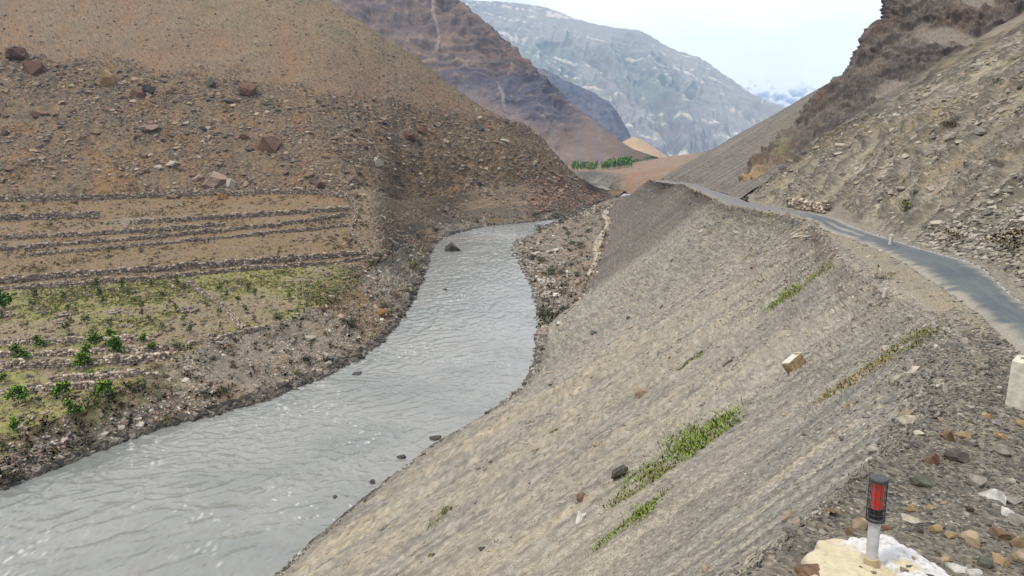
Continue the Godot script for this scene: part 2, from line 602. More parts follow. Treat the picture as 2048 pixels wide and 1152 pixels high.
func paint_scree(u: float, v: float, p: Vector3) -> void:
	# fall lines run across the valley at an even distance up the river: streaks are long in v and thin in p.z
	var far := -p.z
	var slant := p.z * 1.0 + p.x * 0.13 + 0.35 * fb.get_noise_3d(p.x * 0.07, p.y * 0.07, p.z * 0.07)
	var big := fb.get_noise_2d(slant * 0.045, p.x * 0.009 + 7.0)
	var mid := fb.get_noise_2d(slant * 0.24 + big, p.x * 0.03)
	var thin := fb.get_noise_2d(slant * 1.9, p.x * 0.07)
	var fine := vn.get_noise_3d(p.x * 2.6, p.y * 2.6, p.z * 2.6)
	var lump := fb.get_noise_3d(p.x * 0.22, p.y * 0.22, p.z * 0.22)
	var r := rng.randf()
	var c := mixc(Color(0.33, 0.307, 0.26), Color(0.265, 0.252, 0.228), 0.5 + 1.3 * big + 0.7 * mid)
	c = mixc(c, Color(0.4, 0.345, 0.25), ss(0.14, 0.5, mid * 0.7 + thin * 0.4 + 0.3 * ss(5.5, 3.0, v) * ss(150.0, 60.0, far) - 0.1))
	c = mixc(c, Color(0.165, 0.158, 0.15), ss(0.06, 0.34, thin * 0.8 - mid * 0.5 + lump * 0.3) * 0.62)
	var lane := fb.get_noise_2d(slant * 0.8 + 20.0, p.x * 0.04)
	var much := ss(-0.25, 0.3, fb.get_noise_3d(p.x * 0.05 + 60.0, p.y * 0.05, p.z * 0.08))
	c = mixc(c, Color(0.2, 0.19, 0.178), ss(0.1, 0.3, lane + 0.25 * lump) * 0.75 * much)
	c = mixc(c, Color(0.39, 0.35, 0.28), ss(0.14, 0.34, -lane - 0.3 * thin) * 0.55 * (0.3 + 0.7 * much))
	c = mixc(c, Color(0.375, 0.33, 0.25), ss(-0.25, 0.3, big + 0.5 * mid) * ss(6.3, 4.6, v) * ss(2.0, 3.0, v) * ss(140.0, 90.0, far) * 0.6)
	# the fans further up the river are darker and purplish
	var fan := ss(178.0, 193.0, far + 8.0 * big + 2.0 * lump)
	var fc := mixc(Color(0.19, 0.168, 0.15), Color(0.13, 0.118, 0.113), 0.5 + 1.8 * mid + 0.7 * big)
	fc = mixc(fc, Color(0.22, 0.175, 0.125), ss(0.15, 0.4, thin * 0.5 + mid) * 0.6)
	c = mixc(c, fc, fan)
	pd = 0.8 * big + 0.3 * mid + 0.07 * thin
	if far > 30: pd += 0.15 * mid + 0.15 * lump
	if v < 2.0:
		var w := ss(1.0, 1.5, v + 0.5 * lump)
		var flat := ss(13.0, 14.0, u)
		var bar := mixc(Color(0.25, 0.225, 0.19), Color(0.24, 0.165, 0.11), 0.4 + 1.4 * lump + 0.5 * big)
		bar = mixc(bar, Color(0.12, 0.11, 0.09), ss(0.05, 0.4, vn.get_noise_3d(p.x * 0.5, 0, p.z * 0.5)) * 0.6)
		c = mixc(mixc(c, Color(0.26, 0.24, 0.205), 0.6), bar, flat)
		c = mixc(Color(0.06, 0.055, 0.05), c, ss(1.0, lerpf(1.35, 1.06, flat), v + 0.12 * fine))
		pd = 0.3 * lump + 0.15 * fine
	elif v < 3.0:
		var flat := ss(13.2, 14.4, u)
		c = mixc(c, Color(0.24, 0.16, 0.1), flat * ss(2.22, 2.02, v + 0.1 * lump) * 0.7)
	# debris by the roadside where the photographer stands
	var heap := ss(7.55, 8.0, v + 0.25 * lump) * ss(22.0, 13.0, far)
	c = mixc(c, mixc(Color(0.115, 0.108, 0.098), Color(0.19, 0.165, 0.125), 0.5 + 1.3 * lump + 0.6 * fine), heap * 0.85)
	if v > 7.0:
		pd *= ss(8.4, 7.6, v)
		if v < 9.0: pd += 0.10 * lump + 0.035 * fine
		c = mixc(c, mixc(Color(0.3, 0.26, 0.19), Color(0.24, 0.22, 0.18), 0.5 + lump), ss(8.15, 8.5, v) * ss(12.0, 18.0, far))
	if v < 8.0: pd += 0.012 * fine
	pr = ss(8.5, 7.9, v) * lerpf(1.0, 0.35, ss(110.0, 190.0, far) * ss(2.0, 2.4, v))
	# the far slope is folded into shallow ribs that run down it
	pd += 1.5 * ss(185.0, 215.0, far) * ss(2.2, 4.5, v) * ss(8.0, 7.0, v) * sin(far * 0.075 + 1.2 * big)
	if v > 8.98: pd -= 0.06
	var hair := vn.get_noise_2d(slant * 5.0, p.x * 0.14)
	c = mixc(c, Color(0.12, 0.115, 0.11), ss(0.3, 0.75, hair + 0.7 * thin) * 0.42 * ss(8.0, 7.0, v))
	c *= 0.74 + 0.52 * r
	pc = c
	pc.a = 1.0

func paint_upper(u: float, v: float, p: Vector3) -> void:
	var slant := p.z + p.x * 0.1
	var big := fb.get_noise_3d(p.x * 0.03, p.y * 0.03, p.z * 0.03)
	var mid := fb.get_noise_2d(slant * 0.28, p.y * 0.05)
	var lump := fb.get_noise_3d(p.x * 0.25, p.y * 0.25, p.z * 0.25)
	var fine := vn.get_noise_3d(p.x * 1.8, p.y * 1.8, p.z * 1.8)
	var r := rng.randf()
	var c := mixc(Color(0.315, 0.28, 0.21), Color(0.225, 0.205, 0.172), 0.5 + 1.4 * mid + big)
	c = mixc(c, Color(0.27, 0.2, 0.1), ss(0.1, 0.45, big + 0.4 * lump) * 0.6)
	c = mixc(c, Color(0.17, 0.165, 0.08), ss(0.2, 0.45, fb.get_noise_3d(p.x * 0.07 + 9.0, p.y * 0.07, p.z * 0.07)) * 0.4)
	# thin beds of slate crop out along the slope
	var bed := rg.get_noise_2d(p.y * 0.16 + slant * 0.1 + 1.5 * big, slant * 0.03)
	var out := ss(0.3, 0.62, bed + 0.4 * lump)
	c = mixc(c, Color(0.085, 0.078, 0.072), out * 0.75)
	c = mixc(c, Color(0.4, 0.365, 0.3), ss(0.2, 0.5, lump * 0.7 + 0.6 * fine) * 0.5)
	c = mixc(c, Color(0.14, 0.13, 0.115), ss(0.25, 0.45, -lump + 0.8 * vn.get_noise_3d(p.x * 1.1, p.y * 2.4, p.z * 1.1)) * 0.55)
	pd = (1.2 * big + 0.6 * mid + 0.2 * lump + 0.75 * out) * ss(1.0, 2.4, v) + 0.1 * fine * ss(0.6, 1.2, v)
	if v < 1.6: c = mixc(Color(0.25, 0.23, 0.19), c, ss(0.6, 1.6, v))
	c *= 0.76 + 0.48 * r
	pc = c
	pc.a = 1.0

func paint_talus(u: float, v: float, p: Vector3) -> void:
	var slant := p.z + p.x * 0.2
	var big := fb.get_noise_3d(p.x * 0.02, p.y * 0.02, p.z * 0.02)
	var mid := fb.get_noise_2d(slant * 0.13, p.x * 0.02)
	var fine := vn.get_noise_3d(p.x * 0.9, p.y * 0.9, p.z * 0.9)
	var r := rng.randf()
	var c := mixc(Color(0.15, 0.133, 0.118), Color(0.1, 0.09, 0.086), 0.5 + 1.7 * mid + 0.8 * big)
	c = mixc(c, Color(0.16, 0.145, 0.105), ss(0.1, 0.4, big + 0.4 * mid) * 0.5)
	pd = (0.6 * mid + 0.9 * big) * ss(1.0, 3.0, v) + 0.1 * fine
	c *= 0.82 + 0.36 * r
	pc = c
	pc.a = 1.0

func paint_cliff(u: float, v: float, p: Vector3) -> void:
	var big := fb.get_noise_3d(p.x * 0.05, p.y * 0.05, p.z * 0.05)
	var warp := 2.0 * fb.get_noise_3d(p.x * 0.03 + 30.0, p.y * 0.03, p.z * 0.03)
	var bed := vn.get_noise_2d((p.y - p.x * 0.35) * 0.5 + warp * 2.2, p.z * 0.05)
	var rib := rg.get_noise_3d(p.x * 0.1, p.y * 0.1, p.z * 0.1)
	var lump := fb.get_noise_3d(p.x * 0.3, p.y * 0.3, p.z * 0.3)
	var r := rng.randf()
	var c := mixc(Color(0.125, 0.107, 0.093), Color(0.07, 0.062, 0.058), 0.5 + bed + 0.4 * rib)
	c = mixc(c, Color(0.115, 0.078, 0.064), ss(0.05, 0.45, big + 0.3 * bed + 0.12 * ss(6.0, 8.5, u)) * 0.6)
	c = mixc(c, Color(0.25, 0.18, 0.105), ss(0.6, 1.0, u) * ss(2.7, 1.6, u + 0.8 * big) * ss(1.0, 1.5, v) * 0.9)
	c = mixc(c, Color(0.16, 0.16, 0.07), ss(0.25, 0.45, fb.get_noise_3d(p.x * 0.06, p.y * 0.06 + 50.0, p.z * 0.06)) * 0.5 * ss(5.0, 3.0, u))
	# grey chutes of debris between the ribs
	var chute := ss(0.05, 0.3, fb.get_noise_2d(u * 0.9 + 3.0 + v * 0.25, v * 0.35 + 5.0)) * ss(1.9, 2.5, v)
	c = mixc(c, Color(0.16, 0.14, 0.122), chute * 0.85)
	var edge := ss(0.2, 1.0, v)
	pd = edge * (1.0 - 0.85 * chute) * (2.6 * rib + 1.3 * bed + 2.5 * big + 1.3 * lump)
	c *= 0.72 + 0.56 * r
	pc = c
	pc.a = 1.0

func paint_floor(u: float, v: float, p: Vector3) -> void:
	var big := fb.get_noise_3d(p.x * 0.02, p.y * 0.02, p.z * 0.02)
	var rib := rg.get_noise_3d(p.x * 0.035, p.y * 0.008, p.z * 0.035)
	var lump := fb.get_noise_3d(p.x * 0.1, p.y * 0.1, p.z * 0.1)
	var r := rng.randf()
	var red := mixc(Color(0.2, 0.115, 0.075), Color(0.16, 0.115, 0.085), 0.5 + 1.5 * lump)
	red = mixc(red, Color(0.19, 0.16, 0.12), ss(0.0, 0.4, big))
	var grey := mixc(Color(0.19, 0.175, 0.15), Color(0.085, 0.08, 0.072), 0.5 + rib + 0.5 * lump)
	var c := mixc(grey, red, ss(2.6, 3.4, u + 0.5 * lump))
	c = mixc(c, Color(0.185, 0.13, 0.095), ss(2.0, 2.4, v))
	pd = (ss(3.4, 2.6, u) * 1.6 * rib + 0.8 * lump) * ss(0.5, 1.0, v) * ss(3.0, 2.0, v)
	if u > 5.6: c = mixc(c, Color(0.12, 0.1, 0.088), ss(5.6, 6.4, u))
	c *= 0.8 + 0.4 * r
	pc = c
	pc.a = 1.0

func paint_mountain(u: float, v: float, p: Vector3) -> void:
	var big := fb.get_noise_3d(p.x * 0.006, p.y * 0.006, p.z * 0.006)
	var rib := rg.get_noise_3d(p.x * 0.012, p.y * 0.005, p.z * 0.012)
	var bed := fb.get_noise_2d(p.y * 0.09 + 0.6 * big, (p.x - p.z) * 0.0025)
	var lump := fb.get_noise_3d(p.x * 0.05, p.y * 0.05, p.z * 0.05)
	var r := rng.randf()
	var rockc := mixc(Color(0.135, 0.098, 0.085), Color(0.07, 0.064, 0.07), 0.5 + 1.9 * bed)
	rockc = mixc(rockc, Color(0.17, 0.11, 0.085), ss(0.1, 0.45, bed + 0.4 * lump) * 0.6)
	# a broad dark blue bed half-way up
	rockc = mixc(rockc, Color(0.062, 0.068, 0.105), ss(34.0, 48.0, p.y + 12.0 * big) * ss(118.0, 92.0, p.y + 14.0 * big) * 0.75)
	rockc = mixc(rockc, Color(0.22, 0.17, 0.13), ss(0.25, 0.5, rib * 0.4 + lump + 0.15 * big - 0.1) * 0.5)
	var talus := ss(2.35, 1.9, v + 0.5 * big + 0.25 * rib)
	var fold := ss(4.3, 6.2, u + 0.8 * big)
	talus = maxf(talus, fold * 0.95)
	var tc := mixc(Color(0.155, 0.115, 0.1), Color(0.14, 0.12, 0.118), 0.5 + 1.5 * fb.get_noise_2d(p.x * 0.05, p.y * 0.01))
	tc = mixc(tc, Color(0.19, 0.15, 0.12), ss(0.1, 0.4, lump) * 0.5)
	var c := mixc(rockc, tc, talus * 0.85)
	# gullies filled with pale scree
	var gul := rg.get_noise_2d((p.x + 0.35 * p.y) * 0.014 + 2.0 + big * 0.4, p.y * 0.002)
	c = mixc(c, Color(0.27, 0.235, 0.21), ss(0.62, 0.86, gul) * ss(4.0, 3.6, v) * 0.55 * (1.0 - talus))
	pd = (12.0 * rib + 6.0 * big + 4.5 * bed * (1.0 - talus) + 2.4 * lump * (1.0 - 0.7 * talus)) * ss(4.05, 3.5, v) * ss(0.9, 1.3, v) * (1.0 - 0.85 * fold)
	if v > 3.0: pd += 5.0 * (lump + 0.6 * bed) * (1.0 - 0.85 * fold)
	c *= 0.82 + 0.36 * r
	pc = c
	pc.a = 1.0

func paint_foothill(u: float, v: float, p: Vector3) -> void:
	var rib := rg.get_noise_3d(p.x * 0.006, p.y * 0.003, p.z * 0.006)
	var lump := fb.get_noise_3d(p.x * 0.02, p.y * 0.02, p.z * 0.02)
	pc = mixc(Color(0.12, 0.105, 0.115), Color(0.07, 0.072, 0.1), 0.5 + 0.8 * rib + lump) * (0.9 + 0.2 * rng.randf())
	pd = (18.0 * rib + 14.0 * lump) * ss(2.2, 1.7, v)
	pc.a = 1.0

func paint_tan(u: float, v: float, p: Vector3) -> void:
	var lump := fb.get_noise_3d(p.x * 0.02, p.y * 0.02, p.z * 0.02)
	pc = mixc(Color(0.34, 0.23, 0.13), Color(0.28, 0.205, 0.135), 0.5 + lump) * (0.92 + 0.16 * rng.randf())
	pd = 4.0 * lump * ss(1.2, 0.8, v)
	pc.a = 1.0

func paint_far(u: float, v: float, p: Vector3) -> void:
	var big := fb.get_noise_3d(p.x * 0.0009, p.y * 0.0009, p.z * 0.0009)
	var rib := rg.get_noise_2d(p.x * 0.0011 + 0.5 * big, p.y * 0.0003 + 3.0)
	var rib2 := rg.get_noise_2d(p.x * 0.0045 + 0.0016 * p.y + big, p.y * 0.0014)
	var rib3 := rg.get_noise_2d(p.x * 0.014 - 0.003 * p.y + 2.0 * big, p.y * 0.0022)
	var bed := fb.get_noise_2d((p.y + p.x * 0.3 + 50.0 * big) * 0.022, p.x * 0.0016)
	var lump := fb.get_noise_3d(p.x * 0.02, p.y * 0.02, p.z * 0.02)
	var c := mixc(Color(0.225, 0.215, 0.195), Color(0.1, 0.11, 0.115), 0.5 + 1.8 * big + 0.6 * bed - 0.3 * rib2)
	c = mixc(c, Color(0.21, 0.25, 0.18), ss(0.0, 0.3, big + 0.3 * lump) * 0.5)
	c = mixc(c, Color(0.56, 0.49, 0.4), ss(0.2, 0.5, rib3 * 0.3 + 0.75 * bed + 0.15 * lump - 0.06) * 0.7)
	c = mixc(c, Color(0.13, 0.095, 0.11), ss(0.0, 0.3, -bed + 0.6 * lump - 0.2 * rib3) * 0.75 * ss(2.6, 0.6, v))
	pd = (130.0 * rib + 46.0 * rib2 + 14.0 * rib3 + 80.0 * big + 8.0 * bed + 4.0 * lump) * ss(0.0, 0.6, v) * ss(4.0, 2.7, v)
	if v > 3.2: pd += 8.0 * lump * ss(5.0, 4.0, v)
	pc = c * (0.94 + 0.12 * rng.randf())
	pc.a = 1.0

func paint_snow(u: float, v: float, p: Vector3) -> void:
	var rib := rg.get_noise_3d(p.x * 0.004, p.y * 0.002, p.z * 0.004)
	pc = mixc(Color(0.24, 0.27, 0.32), Color(0.62, 0.64, 0.68), ss(-0.15, 0.4, rib + 0.6 * ss(1.0, 2.0, v) - 0.35))
	pd = 70.0 * rib * ss(2.1, 1.6, v)
	pc.a = 1.0

func paint_road(u: float, v: float, p: Vector3) -> void:
	var far := -p.z
	var lump := fb.get_noise_3d(p.x * 0.5, 0, p.z * 0.5)
	var big := fb.get_noise_3d(p.x * 0.12, 5.0, p.z * 0.12)
	var edge := minf(v, 1.0 - v)
	var c := mixc(Color(0.098, 0.117, 0.137), Color(0.128, 0.145, 0.158), 0.5 + 1.2 * big)
	var crack := rg.get_noise_2d(p.x * 0.35 + big, p.z * 0.35)
	c = mixc(c, Color(0.09, 0.1, 0.11), ss(0.9, 0.98, crack) * 0.5)
	c = mixc(c, Color(0.165, 0.178, 0.185), ss(0.1, 0.4, fb.get_noise_2d(v * 5.0, far * 0.06)) * 0.5)
	var dust := ss(0.26, 0.02, edge + 0.22 * lump + 0.12 * big)
	# a washed-out stretch before the bend with two wheel tracks
	var worn := ss(70.0, 82.0, far + 5.0 * lump) * ss(112.0, 100.0, far)
	var tracks := minf(absf(v - 0.3), absf(v - 0.68))
	dust = maxf(dust, worn * ss(0.06, 0.16, tracks + 0.1 * lump) * 0.85)
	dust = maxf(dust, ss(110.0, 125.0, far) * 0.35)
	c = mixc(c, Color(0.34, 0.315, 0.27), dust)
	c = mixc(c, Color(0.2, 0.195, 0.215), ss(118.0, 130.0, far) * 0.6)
	pd = -0.05 + 0.13 * (1.0 - pow(absf(v * 2.0 - 1.0), 4.0))
	pr = 0.0
	pc = c * (0.92 + 0.16 * rng.randf())
	pc.a = 1.0

func paint_river(u: float, v: float, p: Vector3) -> void:
	# u runs up the river, v from its left to its right bank
	var along := p.x * 0.42 - p.z * 0.9
	var across := p.x * 0.9 + p.z * 0.42
	var warp := fb.get_noise_3d(p.x * 0.05, 0, p.z * 0.05)
	var rough_zone := ss(-0.1, 0.32, fb.get_noise_3d(p.x * 0.03 + 11.0, 3.0, p.z * 0.03))
	var wave := fb.get_noise_2d(along * 0.55 + 2.0 * warp, across * 0.3 + warp)
	var chop := vn.get_noise_2d(along * 1.6, across * 0.9)
	var curl := rg.get_noise_2d(along * 0.22 + 2.4 * warp, across * 0.15 + warp)
	var lace := rg.get_noise_2d(along * 0.4 + 3.0 * warp, across * 0.24 - 2.0 * warp)
	pd = 0.16 * wave * (0.4 + 1.1 * rough_zone) + 0.05 * chop * (0.4 + rough_zone) + 0.2 * curl
	var c := mixc(Color(0.145, 0.158, 0.155), Color(0.188, 0.193, 0.19), 0.5 + 1.4 * warp + 0.8 * fb.get_noise_2d(along * 0.05, across * 0.02))
	c = mixc(c, Color(0.145, 0.135, 0.122), ss(0.12, 0.45, -wave + 0.5 * chop) * 0.5)
	var rapid := ss(0.12, 0.36, fb.get_noise_3d(p.x * 0.045 + 31.0, 1.0, p.z * 0.045))
	var foam := ss(0.62, 0.88, lace + 0.1 * chop) * maxf(rapid, 0.35 * rough_zone * ss(0.1, 0.4, wave))
	c = mixc(c, Color(0.5, 0.49, 0.47), foam * 0.75)
	pc = c
	pc.a = 1.0
func ctl_hillside() -> Array:
	return [
		[Vector3(-69.69, -1.60, -69.68), Vector3(-60.79, -1.60, -84.77), Vector3(-50.88, -1.60, -102.93), Vector3(-35.46, -1.60, -119.84), Vector3(-23.26, -1.60, -150.43), Vector3(-21.93, -1.60, -205.97), Vector3(-23.66, -1.60, -250.84), Vector3(-24.33, -1.60, -304.0), Vector3(-9.28, -1.60, -344.0), Vector3(14.62, -1.60, -363.0), Vector3(29.28, -1.60, -379.7), Vector3(43.48, -1.60, -407.8), Vector3(57.21, -1.60, -443.1), Vector3(70.37, -1.60, -481.4), Vector3(79.96, -1.60, -506.8)],
		[Vector3(-73.69, 0.00, -72.68), Vector3(-64.99, 0.00, -87.77), Vector3(-55.28, 0.00, -105.93), Vector3(-40.06, 0.00, -122.84), Vector3(-28.06, 0.00, -153.43), Vector3(-26.93, 0.00, -208.97), Vector3(-28.86, 0.00, -253.84), Vector3(-29.73, 0.00, -307.0), Vector3(-14.88, 0.00, -347.0), Vector3(8.82, 0.00, -366.0), Vector3(23.28, 0.00, -382.7), Vector3(37.28, 0.00, -410.8), Vector3(50.81, 0.00, -446.1), Vector3(63.77, 0.00, -484.4), Vector3(73.16, 0.00, -509.8)],
		[Vector3(-83.13, 4.00, -84.06), Vector3(-68.96, 4.50, -94.66), Vector3(-61.30, 5.50, -105.68), Vector3(-55.37, 7.00, -127.99), Vector3(-41.17, 8.00, -156.54), Vector3(-37.99, 8.00, -204.75), Vector3(-37.88, 5.08, -258.00), Vector3(-38.55, 3.47, -309.0), Vector3(-23.18, 2.44, -350.0), Vector3(2.72, 2.74, -370.0), Vector3(19.67, 2.76, -388.0), Vector3(34.54, 2.00, -418.0), Vector3(49.71, 1.70, -450.0), Vector3(63.80, 1.68, -480.0), Vector3(72.04, 2.19, -500.0)],
		[Vector3(-149.42, 8.00, -158.90), Vector3(-118.36, 8.50, -169.50), Vector3(-98.20, 9.00, -175.10), Vector3(-78.58, 9.50, -182.51), Vector3(-51.08, 9.50, -196.45), Vector3(-37.75, 9.20, -207.57), Vector3(-41.53, 6.67, -264.00), Vector3(-42.32, 5.89, -313.0), Vector3(-28.19, 6.11, -355.0), Vector3(0.25, 6.97, -377.0), Vector3(18.80, 6.70, -398.0), Vector3(33.44, 4.86, -426.0), Vector3(49.11, 3.24, -456.0), Vector3(65.09, 1.96, -495.0), Vector3(74.17, 2.51, -508.0)],
		[Vector3(-228.04, 21.00, -249.42), Vector3(-175.90, 21.00, -258.33), Vector3(-137.78, 21.00, -267.88), Vector3(-103.82, 21.50, -272.36), Vector3(-68.26, 22.00, -274.99), Vector3(-58.21, 22.70, -287.00), Vector3(-52.32, 19.65, -308.0), Vector3(-49.16, 14.34, -330.0), Vector3(-25.54, 14.30, -370.0), Vector3(-3.66, 15.61, -395.0), Vector3(16.97, 13.75, -420.0), Vector3(32.40, 9.07, -440.0), Vector3(48.17, 4.88, -465.0), Vector3(65.61, 2.61, -515.0), Vector3(76.93, 2.54, -520.0)],
		[Vector3(-287.98, 85.42, -330.0), Vector3(-222.30, 78.37, -340.0), Vector3(-171.22, 72.08, -345.0), Vector3(-129.22, 67.50, -350.0), Vector3(-85.80, 60.07, -355.0), Vector3(-69.50, 57.73, -378.0), Vector3(-62.16, 56.90, -390.0), Vector3(-54.47, 56.00, -402.0), Vector3(-33.23, 53.51, -430.0), Vector3(-7.10, 50.55, -455.0), Vector3(11.84, 45.36, -478.0), Vector3(31.07, 25.52, -482.0), Vector3(46.21, 11.95, -492.0), Vector3(62.43, 2.90, -535.0), Vector3(79.74, 2.26, -532.0)],
		[Vector3(-465.3, 236.20, -560.0), Vector3(-349.9, 214.50, -560.0), Vector3(-268.51, 187.53, -530.0), Vector3(-193.81, 156.55, -500.0), Vector3(-127.96, 128.97, -470.0), Vector3(-87.06, 105.28, -452.0), Vector3(-72.58, 95.88, -456.0), Vector3(-58.20, 86.95, -462.0), Vector3(-30.99, 66.53, -466.0), Vector3(-6.42, 51.92, -470.0), Vector3(11.65, 44.74, -496.0), Vector3(31.24, 23.27, -505.0), Vector3(47.03, 9.05, -515.0), Vector3(63.47, 0.81, -550.0), Vector3(82.42, 0.86, -545.0)],
		[Vector3(-475.3, 266.20, -620.0), Vector3(-359.9, 244.50, -620.0), Vector3(-278.51, 217.53, -590.0), Vector3(-203.81, 186.55, -560.0), Vector3(-137.96, 83.97, -530.0), Vector3(-97.06, 60.28, -512.0), Vector3(-82.58, 50.88, -516.0), Vector3(-68.20, 41.95, -522.0), Vector3(-40.99, 21.53, -526.0), Vector3(-16.42, 6.92, -530.0), Vector3(1.65, 24.74, -556.0), Vector3(21.24, 3.27, -565.0), Vector3(37.03, -10.95, -575.0), Vector3(53.47, -19.19, -610.0), Vector3(72.42, -19.14, -605.0)],
	]

